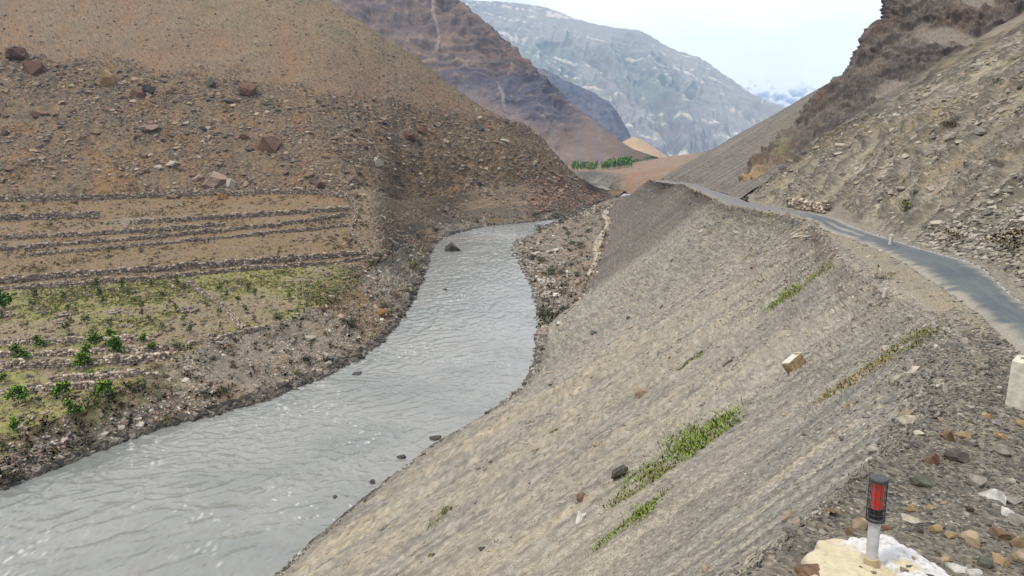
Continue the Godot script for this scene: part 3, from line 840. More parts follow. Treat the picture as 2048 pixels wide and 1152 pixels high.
func ctl_scree_slope() -> Array:
	return [
		[Vector3(-60.00, -1.60, 12.00), Vector3(-57.00, -1.60, 2.00), Vector3(-55.50, -1.60, -2.00), Vector3(-53.80, -1.60, -6.00), Vector3(-51.00, -1.60, -12.60), Vector3(-47.00, -1.60, -21.00), Vector3(-43.00, -1.60, -31.00), Vector3(-38.00, -1.60, -43.00), Vector3(-32.50, -1.60, -56.00), Vector3(-28.01, -1.60, -71.65), Vector3(-17.36, -1.60, -97.34), Vector3(-7.00, -1.60, -116.05), Vector3(-1.61, -1.60, -133.05), Vector3(0.82, -1.60, -163.57), Vector3(0.89, -1.60, -203.63), Vector3(-2.30, -1.60, -247.02), Vector3(-4.80, -1.60, -291.44), Vector3(13.32, -1.60, -358.1), Vector3(32.28, -1.60, -408.8), Vector3(52.49, -1.60, -475.5)],
		[Vector3(-55.00, 0.00, 10.00), Vector3(-52.00, 0.00, 0.00), Vector3(-50.50, 0.00, -4.00), Vector3(-48.80, 0.00, -8.00), Vector3(-46.00, 0.00, -14.60), Vector3(-42.00, 0.00, -23.00), Vector3(-38.00, 0.00, -33.00), Vector3(-33.00, 0.00, -45.00), Vector3(-27.50, 0.00, -58.00), Vector3(-23.01, 0.00, -73.65), Vector3(-12.36, 0.00, -99.34), Vector3(-2.00, 0.00, -118.05), Vector3(3.39, 0.00, -135.05), Vector3(5.82, 0.00, -165.57), Vector3(5.89, 0.00, -205.63), Vector3(2.70, 0.00, -249.02), Vector3(0.20, 0.00, -293.44), Vector3(18.32, 0.00, -360.1), Vector3(37.28, 0.00, -410.8), Vector3(57.49, 0.00, -477.5)],
		[Vector3(-52.00, 1.60, 10.00), Vector3(-49.00, 1.60, 0.00), Vector3(-47.50, 1.60, -4.00), Vector3(-45.80, 1.60, -8.00), Vector3(-43.00, 1.60, -14.60), Vector3(-39.00, 1.60, -23.00), Vector3(-35.00, 1.60, -33.00), Vector3(-30.00, 1.60, -45.00), Vector3(-24.50, 1.60, -58.00), Vector3(-20.01, 1.60, -73.65), Vector3(-9.36, 1.60, -99.34), Vector3(1.00, 1.60, -118.05), Vector3(6.39, 1.60, -135.05), Vector3(8.82, 1.60, -165.57), Vector3(16.00, 1.80, -185.53), Vector3(28.20, 2.60, -243.90), Vector3(36.57, 3.40, -297.59), Vector3(47.24, 4.40, -370.6), Vector3(59.60, 5.00, -418.6), Vector3(73.82, 5.00, -467.2)],
		[Vector3(-33.76, 16.96, 9.24), Vector3(-30.76, 16.83, 0.00), Vector3(-28.96, 16.53, -4.00), Vector3(-26.76, 16.20, -8.00), Vector3(-23.13, 15.75, -14.37), Vector3(-19.28, 15.33, -22.81), Vector3(-15.54, 14.95, -33.00), Vector3(-10.89, 14.53, -45.00), Vector3(-5.61, 14.04, -58.19), Vector3(-0.05, 13.28, -74.92), Vector3(9.40, 12.56, -98.64), Vector3(16.57, 12.57, -114.23), Vector3(20.45, 12.28, -130.85), Vector3(21.62, 11.86, -158.89), Vector3(28.59, 11.19, -184.19), Vector3(39.32, 10.89, -241.66), Vector3(46.82, 10.72, -292.05), Vector3(54.31, 10.04, -363.9), Vector3(66.37, 9.33, -410.8), Vector3(81.49, 8.72, -460.6)],
		[Vector3(-21.28, 27.87, 8.72), Vector3(-18.28, 27.65, 0.00), Vector3(-16.27, 27.14, -4.00), Vector3(-13.74, 26.59, -8.00), Vector3(-9.53, 25.83, -14.22), Vector3(-5.78, 25.12, -22.68), Vector3(-2.23, 24.48, -33.00), Vector3(2.19, 23.78, -45.00), Vector3(7.31, 22.95, -58.32), Vector3(13.60, 21.67, -75.79), Vector3(22.23, 20.45, -98.16), Vector3(27.22, 20.47, -111.62), Vector3(30.06, 19.98, -127.98), Vector3(30.37, 19.28, -154.32), Vector3(37.21, 18.01, -183.27), Vector3(46.93, 16.96, -240.12), Vector3(53.83, 16.12, -288.25), Vector3(59.16, 14.29, -359.3), Vector3(71.00, 12.70, -405.4), Vector3(86.73, 11.65, -456.2)],
		[Vector3(-12.16, 36.07, 8.34), Vector3(-9.16, 35.78, 0.00), Vector3(-7.00, 35.12, -4.00), Vector3(-4.22, 34.41, -8.00), Vector3(0.41, 33.42, -14.10), Vector3(4.08, 32.50, -22.59), Vector3(7.50, 31.67, -33.00), Vector3(11.75, 30.76, -45.00), Vector3(16.75, 29.68, -58.41), Vector3(23.57, 28.02, -76.43), Vector3(31.61, 26.44, -97.81), Vector3(35.01, 26.48, -109.71), Vector3(37.09, 25.84, -125.88), Vector3(36.77, 24.92, -150.99), Vector3(43.51, 23.22, -182.60), Vector3(52.48, 21.62, -239.00), Vector3(58.96, 20.30, -285.48), Vector3(62.70, 17.63, -356.0), Vector3(74.38, 15.38, -401.5), Vector3(90.56, 14.03, -452.9)],
		[Vector3(-7.36, 40.44, 8.14), Vector3(-4.36, 40.11, 0.00), Vector3(-2.12, 39.37, -4.00), Vector3(0.79, 38.58, -8.00), Vector3(5.64, 37.46, -14.04), Vector3(9.27, 36.44, -22.54), Vector3(12.62, 35.51, -33.00), Vector3(16.78, 34.48, -45.00), Vector3(21.72, 33.28, -58.47), Vector3(28.82, 31.42, -76.77), Vector3(36.55, 29.65, -97.63), Vector3(39.10, 29.69, -108.70), Vector3(40.79, 28.97, -124.77), Vector3(40.13, 27.95, -149.23), Vector3(46.82, 26.01, -182.25), Vector3(55.41, 24.12, -238.41), Vector3(61.65, 22.55, -284.02), Vector3(64.56, 19.43, -354.2), Vector3(76.16, 16.84, -399.4), Vector3(92.58, 15.33, -451.2)],
		[Vector3(-5.20, 42.41, 8.05), Vector3(-2.20, 42.06, 0.00), Vector3(0.08, 41.28, -4.00), Vector3(3.05, 40.46, -8.00), Vector3(7.99, 39.29, -14.02), Vector3(11.60, 38.21, -22.51), Vector3(14.92, 37.24, -33.00), Vector3(19.04, 36.17, -45.00), Vector3(23.96, 34.90, -58.49), Vector3(31.19, 32.95, -76.92), Vector3(38.77, 31.10, -97.55), Vector3(40.95, 31.13, -108.25), Vector3(42.45, 30.38, -124.28), Vector3(41.65, 29.31, -148.44), Vector3(48.31, 27.27, -182.09), Vector3(56.73, 25.25, -238.15), Vector3(62.87, 23.56, -283.36), Vector3(65.40, 20.25, -353.4), Vector3(76.96, 17.50, -398.5), Vector3(93.48, 15.92, -450.4)],
		[Vector3(-4.00, 43.50, 8.00), Vector3(-1.00, 43.15, 0.00), Vector3(1.30, 42.35, -4.00), Vector3(4.30, 41.50, -8.00), Vector3(9.30, 40.30, -14.00), Vector3(12.90, 39.20, -22.50), Vector3(16.20, 38.20, -33.00), Vector3(20.30, 37.10, -45.00), Vector3(25.20, 35.80, -58.50), Vector3(32.50, 33.80, -77.00), Vector3(40.00, 31.90, -97.50), Vector3(41.97, 31.94, -108.00), Vector3(43.38, 31.17, -124.00), Vector3(42.49, 30.07, -148.00), Vector3(49.14, 27.97, -182.00), Vector3(57.46, 25.88, -238.00), Vector3(63.54, 24.13, -283.00), Vector3(65.86, 20.71, -353.0), Vector3(77.41, 17.87, -398.0), Vector3(93.99, 16.25, -450.0)],
		[Vector3(2.50, 42.30, 8.00), Vector3(5.00, 41.60, 0.00), Vector3(6.60, 41.20, -4.00), Vector3(8.10, 40.80, -8.00), Vector3(10.90, 40.20, -15.20), Vector3(14.91, 39.25, -23.48), Vector3(19.89, 38.05, -35.46), Vector3(24.45, 36.91, -46.91), Vector3(29.45, 35.54, -60.63), Vector3(35.35, 33.74, -79.00), Vector3(41.14, 31.90, -98.00), Vector3(43.79, 31.83, -109.50), Vector3(45.24, 31.11, -126.00), Vector3(44.15, 30.07, -150.00), Vector3(50.90, 27.97, -184.00), Vector3(59.05, 25.88, -240.00), Vector3(65.11, 24.17, -285.00), Vector3(67.40, 20.80, -355.0), Vector3(79.51, 17.86, -402.0), Vector3(95.89, 16.41, -452.0)],
		[Vector3(6.80, 42.30, 9.00), Vector3(9.00, 41.60, -1.50), Vector3(10.60, 41.20, -5.50), Vector3(12.00, 40.80, -9.60), Vector3(14.40, 40.20, -17.00), Vector3(17.30, 39.30, -25.00), Vector3(26.86, 37.31, -42.86), Vector3(31.16, 36.07, -55.26), Vector3(36.02, 34.70, -69.00), Vector3(40.64, 33.48, -84.00), Vector3(46.16, 32.19, -102.00), Vector3(46.98, 32.17, -112.00), Vector3(47.89, 31.32, -128.00), Vector3(48.15, 30.37, -152.00), Vector3(55.41, 28.37, -187.00), Vector3(63.14, 26.12, -243.00), Vector3(69.01, 24.52, -288.00), Vector3(74.46, 20.80, -362.0), Vector3(87.40, 18.94, -412.0), Vector3(102.23, 17.53, -458.0)],
	]

func ctl_road() -> Array:
	return [
		[Vector3(2.50, 42.30, 8.00), Vector3(5.00, 41.60, 0.00), Vector3(6.60, 41.20, -4.00), Vector3(8.10, 40.80, -8.00), Vector3(10.90, 40.20, -15.20), Vector3(14.91, 39.25, -23.48), Vector3(19.89, 38.05, -35.46), Vector3(24.45, 36.91, -46.91), Vector3(29.45, 35.54, -60.63), Vector3(35.35, 33.74, -79.00), Vector3(41.14, 31.90, -98.00), Vector3(43.79, 31.83, -109.50), Vector3(45.24, 31.11, -126.00), Vector3(44.15, 30.07, -150.00), Vector3(50.90, 27.97, -184.00), Vector3(59.05, 25.88, -240.00), Vector3(65.11, 24.17, -285.00), Vector3(67.40, 20.80, -355.0), Vector3(79.51, 17.86, -402.0), Vector3(95.89, 16.41, -452.0)],
		[Vector3(6.80, 42.30, 9.00), Vector3(9.00, 41.60, -1.50), Vector3(10.60, 41.20, -5.50), Vector3(12.00, 40.80, -9.60), Vector3(14.40, 40.20, -17.00), Vector3(17.30, 39.30, -25.00), Vector3(26.86, 37.31, -42.86), Vector3(31.16, 36.07, -55.26), Vector3(36.02, 34.70, -69.00), Vector3(40.64, 33.48, -84.00), Vector3(46.16, 32.19, -102.00), Vector3(46.98, 32.17, -112.00), Vector3(47.89, 31.32, -128.00), Vector3(48.15, 30.37, -152.00), Vector3(55.41, 28.37, -187.00), Vector3(63.14, 26.12, -243.00), Vector3(69.01, 24.52, -288.00), Vector3(74.46, 20.80, -362.0), Vector3(87.40, 18.94, -412.0), Vector3(102.23, 17.53, -458.0)],
	]

func ctl_upper_slope() -> Array:
	return [
		[Vector3(9.00, 41.60, -1.50), Vector3(10.60, 41.20, -5.50), Vector3(12.00, 40.80, -9.60), Vector3(14.40, 40.20, -17.00), Vector3(17.30, 39.30, -25.00), Vector3(26.86, 37.31, -42.86), Vector3(31.16, 36.07, -55.26), Vector3(36.02, 34.70, -69.00), Vector3(40.64, 33.48, -84.00), Vector3(46.16, 32.19, -102.00), Vector3(46.98, 32.17, -112.00), Vector3(47.89, 31.32, -128.00), Vector3(48.15, 30.37, -152.00), Vector3(52.49, 30.46, -166.00), Vector3(58.06, 27.07, -192.00)],
		[Vector3(10.18, 41.65, -1.62), Vector3(11.78, 41.25, -5.62), Vector3(13.18, 40.85, -9.72), Vector3(15.58, 40.25, -17.12), Vector3(18.48, 39.35, -25.12), Vector3(28.05, 37.36, -42.98), Vector3(32.34, 36.12, -55.38), Vector3(37.20, 34.75, -69.12), Vector3(41.83, 33.53, -84.12), Vector3(47.35, 32.24, -102.12), Vector3(48.16, 32.22, -112.12), Vector3(49.07, 31.37, -128.12), Vector3(49.33, 30.42, -152.12), Vector3(53.67, 30.51, -166.12), Vector3(59.24, 27.02, -192.78)],
		[Vector3(12.45, 43.20, -1.85), Vector3(14.05, 42.80, -5.85), Vector3(15.45, 42.40, -9.95), Vector3(17.85, 41.80, -17.35), Vector3(20.75, 40.90, -25.35), Vector3(30.31, 38.91, -43.21), Vector3(34.61, 37.67, -55.61), Vector3(39.47, 36.30, -69.35), Vector3(44.09, 35.08, -84.35), Vector3(49.61, 33.79, -102.35), Vector3(50.43, 33.77, -112.35), Vector3(51.34, 32.92, -128.35), Vector3(51.59, 31.97, -152.35), Vector3(55.93, 32.06, -166.35), Vector3(61.51, 28.38, -194.28)],
		[Vector3(20.82, 49.00, -2.70), Vector3(22.42, 48.60, -6.70), Vector3(23.82, 48.20, -10.80), Vector3(26.22, 47.60, -18.20), Vector3(29.12, 46.70, -26.20), Vector3(38.68, 44.71, -44.06), Vector3(42.98, 43.47, -56.46), Vector3(47.84, 42.10, -70.20), Vector3(52.46, 40.88, -85.20), Vector3(57.98, 39.59, -103.20), Vector3(58.80, 39.57, -113.20), Vector3(59.71, 38.72, -129.20), Vector3(59.97, 37.77, -153.20), Vector3(64.31, 37.86, -167.20), Vector3(69.88, 33.48, -199.80)],
		[Vector3(38.55, 59.60, -4.50), Vector3(40.15, 59.20, -8.50), Vector3(41.55, 58.80, -12.60), Vector3(43.95, 58.20, -20.00), Vector3(46.85, 57.30, -28.00), Vector3(56.41, 55.31, -45.86), Vector3(60.71, 54.07, -58.26), Vector3(65.57, 52.70, -72.00), Vector3(70.19, 51.48, -87.00), Vector3(75.71, 50.19, -105.00), Vector3(76.53, 50.17, -115.00), Vector3(77.44, 49.32, -131.00), Vector3(77.70, 48.37, -155.00), Vector3(82.04, 48.46, -169.00), Vector3(87.61, 42.60, -211.50)],
		[Vector3(77.95, 82.60, -8.50), Vector3(79.55, 82.20, -12.50), Vector3(80.95, 81.80, -16.60), Vector3(83.35, 81.20, -24.00), Vector3(86.25, 80.30, -32.00), Vector3(95.81, 78.31, -49.86), Vector3(100.11, 77.07, -62.26), Vector3(104.97, 75.70, -76.00), Vector3(109.59, 74.48, -91.00), Vector3(115.11, 73.19, -109.00), Vector3(115.93, 73.17, -119.00), Vector3(116.84, 72.32, -135.00), Vector3(117.10, 71.37, -159.00), Vector3(121.44, 71.46, -173.00), Vector3(127.01, 62.30, -237.50)],
		[Vector3(156.75, 127.60, -16.50), Vector3(158.35, 127.20, -20.50), Vector3(159.75, 126.80, -24.60), Vector3(162.15, 126.20, -32.00), Vector3(165.05, 125.30, -40.00), Vector3(174.61, 123.31, -57.86), Vector3(178.91, 122.07, -70.26), Vector3(183.77, 120.70, -84.00), Vector3(188.39, 119.48, -99.00), Vector3(193.91, 118.19, -117.00), Vector3(194.73, 118.17, -127.00), Vector3(195.64, 117.32, -143.00), Vector3(195.90, 116.37, -167.00), Vector3(200.24, 116.46, -181.00), Vector3(205.81, 100.70, -289.50)],
	]

func ctl_dark_talus() -> Array:
	return [
		[Vector3(54.45, 27.35, -190.00), Vector3(55.41, 28.37, -187.00), Vector3(63.14, 26.12, -243.00), Vector3(69.01, 24.52, -288.00), Vector3(74.46, 20.80, -362.0), Vector3(78.26, 19.70, -396.0), Vector3(94.94, 10.04, -450.0)],
		[Vector3(55.65, 27.40, -190.02), Vector3(56.61, 28.42, -187.02), Vector3(64.34, 26.17, -243.02), Vector3(70.21, 24.57, -288.02), Vector3(75.66, 20.85, -362.0), Vector3(79.46, 19.75, -396.0), Vector3(96.14, 10.09, -450.0)],
		[Vector3(58.45, 29.55, -190.08), Vector3(59.41, 30.57, -187.08), Vector3(67.14, 28.32, -243.08), Vector3(73.01, 26.72, -288.08), Vector3(78.46, 23.00, -362.1), Vector3(82.26, 21.90, -396.1), Vector3(98.94, 12.24, -450.1)],
		[Vector3(74.45, 38.65, -190.40), Vector3(75.41, 39.67, -187.40), Vector3(83.14, 37.42, -243.40), Vector3(89.01, 35.82, -288.40), Vector3(94.46, 32.10, -362.4), Vector3(98.26, 31.00, -396.4), Vector3(114.94, 21.34, -450.4)],
		[Vector3(109.45, 58.55, -191.10), Vector3(110.41, 59.57, -188.10), Vector3(118.14, 57.32, -244.10), Vector3(124.01, 55.72, -289.10), Vector3(129.46, 52.00, -363.1), Vector3(133.26, 50.90, -397.1), Vector3(149.94, 41.24, -451.1)],
		[Vector3(164.45, 89.75, -192.20), Vector3(165.41, 90.77, -189.20), Vector3(173.14, 88.52, -245.20), Vector3(179.01, 86.92, -290.20), Vector3(184.46, 83.20, -364.2), Vector3(188.26, 82.10, -398.2), Vector3(204.94, 72.44, -452.2)],
		[Vector3(294.45, 165.35, -194.80), Vector3(295.41, 166.37, -191.80), Vector3(303.1, 164.12, -247.80), Vector3(309.0, 162.52, -292.80), Vector3(314.5, 158.80, -366.8), Vector3(318.3, 157.70, -400.8), Vector3(334.9, 148.04, -454.8)],
	]

func ctl_cliff_band() -> Array:
	return [
		[Vector3(72.35, 19.98, -248.00), Vector3(75.45, 22.11, -250.00), Vector3(83.02, 29.48, -256.00), Vector3(93.91, 39.28, -264.00), Vector3(102.84, 46.92, -270.00), Vector3(114.86, 55.37, -277.00), Vector3(127.15, 65.01, -284.00), Vector3(132.40, 73.27, -288.00), Vector3(139.07, 80.94, -292.00), Vector3(143.51, 89.45, -296.00), Vector3(155.79, 107.22, -306.0)],
		[Vector3(60.89, 25.40, -214.00), Vector3(63.63, 27.22, -216.00), Vector3(70.39, 33.57, -222.00), Vector3(80.16, 42.08, -230.00), Vector3(88.19, 48.78, -236.00), Vector3(99.01, 56.23, -243.00), Vector3(110.11, 64.78, -250.00), Vector3(114.93, 72.10, -254.00), Vector3(121.02, 78.94, -258.00), Vector3(125.14, 86.53, -262.00), Vector3(136.53, 102.52, -272.00)],
		[Vector3(61.77, 25.23, -204.00), Vector3(64.45, 26.95, -206.00), Vector3(69.82, 32.98, -212.00), Vector3(81.78, 41.08, -220.00), Vector3(92.25, 47.47, -226.00), Vector3(104.37, 54.60, -233.00), Vector3(115.37, 62.80, -240.00), Vector3(120.18, 69.84, -244.00), Vector3(126.21, 76.43, -248.00), Vector3(130.35, 83.74, -252.00), Vector3(141.78, 99.19, -262.00)],
		[Vector3(62.26, 25.89, -192.00), Vector3(64.85, 27.49, -194.00), Vector3(68.22, 33.14, -200.00), Vector3(83.45, 40.76, -208.00), Vector3(97.52, 46.79, -214.00), Vector3(111.63, 53.55, -221.00), Vector3(122.55, 61.35, -228.00), Vector3(127.36, 68.06, -232.00), Vector3(133.35, 74.34, -236.00), Vector3(137.53, 81.32, -240.00), Vector3(149.08, 96.12, -250.00)],
		[Vector3(64.04, 24.66, -172.00), Vector3(66.52, 26.06, -174.00), Vector3(65.70, 31.01, -180.00), Vector3(88.28, 37.77, -188.00), Vector3(110.50, 43.16, -194.00), Vector3(129.31, 49.23, -201.00), Vector3(140.37, 56.30, -208.00), Vector3(145.34, 62.43, -212.00), Vector3(151.40, 68.18, -216.00), Vector3(155.80, 74.60, -220.00), Vector3(167.89, 88.26, -230.00)],
	]

func ctl_valley_floor() -> Array:
	return [
		[Vector3(26.23, 0.36, -600.0), Vector3(54.07, -0.43, -600.0), Vector3(69.97, -0.43, -600.0), Vector3(79.13, -1.17, -552.0), Vector3(88.30, 2.52, -500.0), Vector3(98.60, 5.07, -470.0), Vector3(112.33, 6.77, -450.0), Vector3(130.28, 7.62, -440.0)],
		[Vector3(26.48, 1.50, -606.0), Vector3(54.57, 1.11, -606.0), Vector3(70.63, 0.71, -606.0), Vector3(79.63, 1.07, -556.0), Vector3(93.39, 5.56, -530.0), Vector3(104.66, 7.80, -500.0), Vector3(120.76, 9.55, -485.0), Vector3(141.69, 11.18, -480.0)],
		[Vector3(27.44, 9.28, -630.0), Vector3(56.55, 8.87, -630.0), Vector3(73.20, 8.46, -630.0), Vector3(84.19, 8.85, -590.0), Vector3(103.57, 11.55, -590.0), Vector3(120.89, 13.63, -580.0), Vector3(138.71, 18.00, -560.0), Vector3(161.42, 21.34, -550.0)],
		[Vector3(31.33, 7.47, -720.0), Vector3(64.56, 7.47, -720.0), Vector3(83.54, 7.93, -720.0), Vector3(102.50, 8.87, -720.0), Vector3(126.05, 13.56, -720.0), Vector3(149.60, 16.83, -720.0), Vector3(172.85, 21.69, -700.0), Vector3(198.82, 28.07, -680.0)],
		[Vector3(35.64, 6.52, -820.0), Vector3(73.45, 6.52, -820.0), Vector3(95.05, 6.52, -820.0), Vector3(118.03, 7.68, -830.0), Vector3(148.69, 11.19, -850.0), Vector3(176.49, 14.50, -850.0), Vector3(209.74, 19.45, -850.0), Vector3(233.65, 29.20, -800.0)],
		[Vector3(43.50, -5.83, -1000.0), Vector3(89.64, -5.83, -1000.0), Vector3(116.01, -5.83, -1000.0), Vector3(142.36, -5.18, -1000.0), Vector3(175.19, -1.92, -1000.0), Vector3(207.98, 1.33, -1000.0), Vector3(247.23, 5.87, -1000.0), Vector3(292.93, 11.06, -1000.0)],
	]

func ctl_mountain() -> Array:
	return [
		[Vector3(-287.51, -1.13, -720.0), Vector3(-164.42, -1.64, -730.0), Vector3(-63.76, -3.15, -740.0), Vector3(-12.34, -3.15, -740.0), Vector3(18.51, -3.15, -740.0), Vector3(39.33, -3.41, -745.0), Vector3(63.01, -3.15, -750.0), Vector3(89.58, -2.37, -755.0), Vector3(119.04, 0.50, -760.0), Vector3(154.40, 3.53, -775.0), Vector3(181.18, -0.55, -860.0)],
		[Vector3(-287.51, 6.87, -760.0), Vector3(-164.42, 6.36, -770.0), Vector3(-63.76, 4.85, -780.0), Vector3(-12.34, 4.85, -780.0), Vector3(18.51, 4.85, -780.0), Vector3(39.33, 4.59, -785.0), Vector3(63.01, 4.85, -790.0), Vector3(89.58, 5.63, -795.0), Vector3(119.04, 8.50, -800.0), Vector3(154.40, 11.53, -815.0), Vector3(181.18, 7.45, -900.0)],
		[Vector3(-396.2, 204.91, -1070.5), Vector3(-192.31, 134.96, -1004.0), Vector3(-63.54, 78.84, -919.5), Vector3(-13.72, 62.40, -883.5), Vector3(21.08, 46.99, -854.2), Vector3(48.29, 32.92, -832.2), Vector3(70.29, 26.06, -823.8), Vector3(96.13, 19.18, -815.2), Vector3(122.00, 14.81, -813.5), Vector3(154.38, 12.18, -821.8), Vector3(180.79, 6.61, -909.0)],
		[Vector3(-468.6, 412.7, -1277.5), Vector3(-210.91, 273.47, -1160.0), Vector3(-63.40, 159.18, -1012.5), Vector3(-14.64, 124.07, -952.5), Vector3(22.80, 91.91, -903.8), Vector3(54.27, 62.82, -863.8), Vector3(75.14, 48.21, -846.2), Vector3(100.50, 33.21, -828.8), Vector3(123.98, 21.98, -822.5), Vector3(154.37, 13.89, -826.2), Vector3(180.53, 7.72, -915.0)],
		[Vector3(-529.0, 548.0, -1450.0), Vector3(-226.40, 362.5, -1290.0), Vector3(-63.28, 210.62, -1090.0), Vector3(-15.41, 163.82, -1010.0), Vector3(24.23, 120.93, -945.0), Vector3(59.25, 82.23, -890.0), Vector3(79.19, 62.67, -865.0), Vector3(104.14, 42.41, -840.0), Vector3(125.62, 26.47, -830.0), Vector3(154.36, 14.68, -830.0), Vector3(180.32, 7.81, -920.0)],
		[Vector3(-499.0, 488.0, -1570.0), Vector3(-196.40, 302.5, -1410.0), Vector3(-33.28, 150.62, -1210.0), Vector3(14.59, 103.82, -1130.0), Vector3(54.23, 60.93, -1065.0), Vector3(89.25, 22.23, -1010.0), Vector3(109.19, 2.67, -985.0), Vector3(134.14, -17.59, -960.0), Vector3(155.62, -33.53, -950.0), Vector3(184.36, -45.32, -950.0), Vector3(210.32, -52.19, -1040.0)],
	]

func ctl_dark_foothill() -> Array:
	return [
		[Vector3(21.12, -68.40, -2000.0), Vector3(67.32, -68.40, -2000.0), Vector3(100.31, -68.40, -2000.0), Vector3(153.11, -68.40, -2000.0), Vector3(219.11, -68.40, -2000.0), Vector3(265.30, -68.40, -2000.0), Vector3(298.30, -68.40, -2000.0), Vector3(319.4, -68.40, -2000.0), Vector3(351.1, -68.40, -2000.0)],
		[Vector3(13.95, 95.71, -2150.0), Vector3(62.84, 85.52, -2150.0), Vector3(97.81, 79.39, -2150.0), Vector3(153.95, 63.02, -2150.0), Vector3(224.26, 47.97, -2150.0), Vector3(273.76, 31.49, -2150.0), Vector3(309.8, 1.15, -2150.0), Vector3(333.0, -19.64, -2150.0), Vector3(367.6, -40.52, -2150.0)],
		[Vector3(24.07, 246.85, -2350.0), Vector3(76.88, 225.14, -2350.0), Vector3(114.70, 212.06, -2350.0), Vector3(175.64, 177.06, -2350.0), Vector3(252.09, 144.77, -2350.0), Vector3(306.2, 109.33, -2350.0), Vector3(346.4, 43.75, -2350.0), Vector3(372.4, -1.41, -2350.0), Vector3(411.0, -46.95, -2350.0)],
		[Vector3(27.77, 226.92, -2700.0), Vector3(88.69, 201.77, -2700.0), Vector3(132.32, 186.63, -2700.0), Vector3(202.61, 146.08, -2700.0), Vector3(290.81, 108.68, -2700.0), Vector3(353.3, 67.63, -2700.0), Vector3(399.6, -8.33, -2700.0), Vector3(429.6, -60.64, -2700.0), Vector3(474.2, -113.39, -2700.0)],
	]

func ctl_tan_hill() -> Array:
	return [
		[Vector3(159.58, -28.71, -1300.0), Vector3(189.61, -28.71, -1300.0), Vector3(206.76, -28.71, -1300.0), Vector3(224.78, -28.71, -1300.0), Vector3(243.66, -28.71, -1300.0), Vector3(262.53, -28.71, -1300.0), Vector3(279.69, -28.71, -1300.0), Vector3(296.85, -28.71, -1300.0)],
		[Vector3(174.64, -17.60, -1600.0), Vector3(210.82, 5.16, -1600.0), Vector3(231.42, 17.51, -1600.0), Vector3(253.07, 27.78, -1600.0), Vector3(276.41, 18.54, -1600.0), Vector3(299.98, 5.16, -1600.0), Vector3(321.6, -9.31, -1600.0), Vector3(343.3, -25.91, -1600.0)],
		[Vector3(197.14, -54.71, -1800.0), Vector3(237.99, -28.93, -1800.0), Vector3(261.24, -14.93, -1800.0), Vector3(285.67, -3.31, -1800.0), Vector3(312.0, -13.77, -1800.0), Vector3(338.6, -28.93, -1800.0), Vector3(363.0, -45.32, -1800.0), Vector3(387.6, -64.12, -1800.0)],
	]

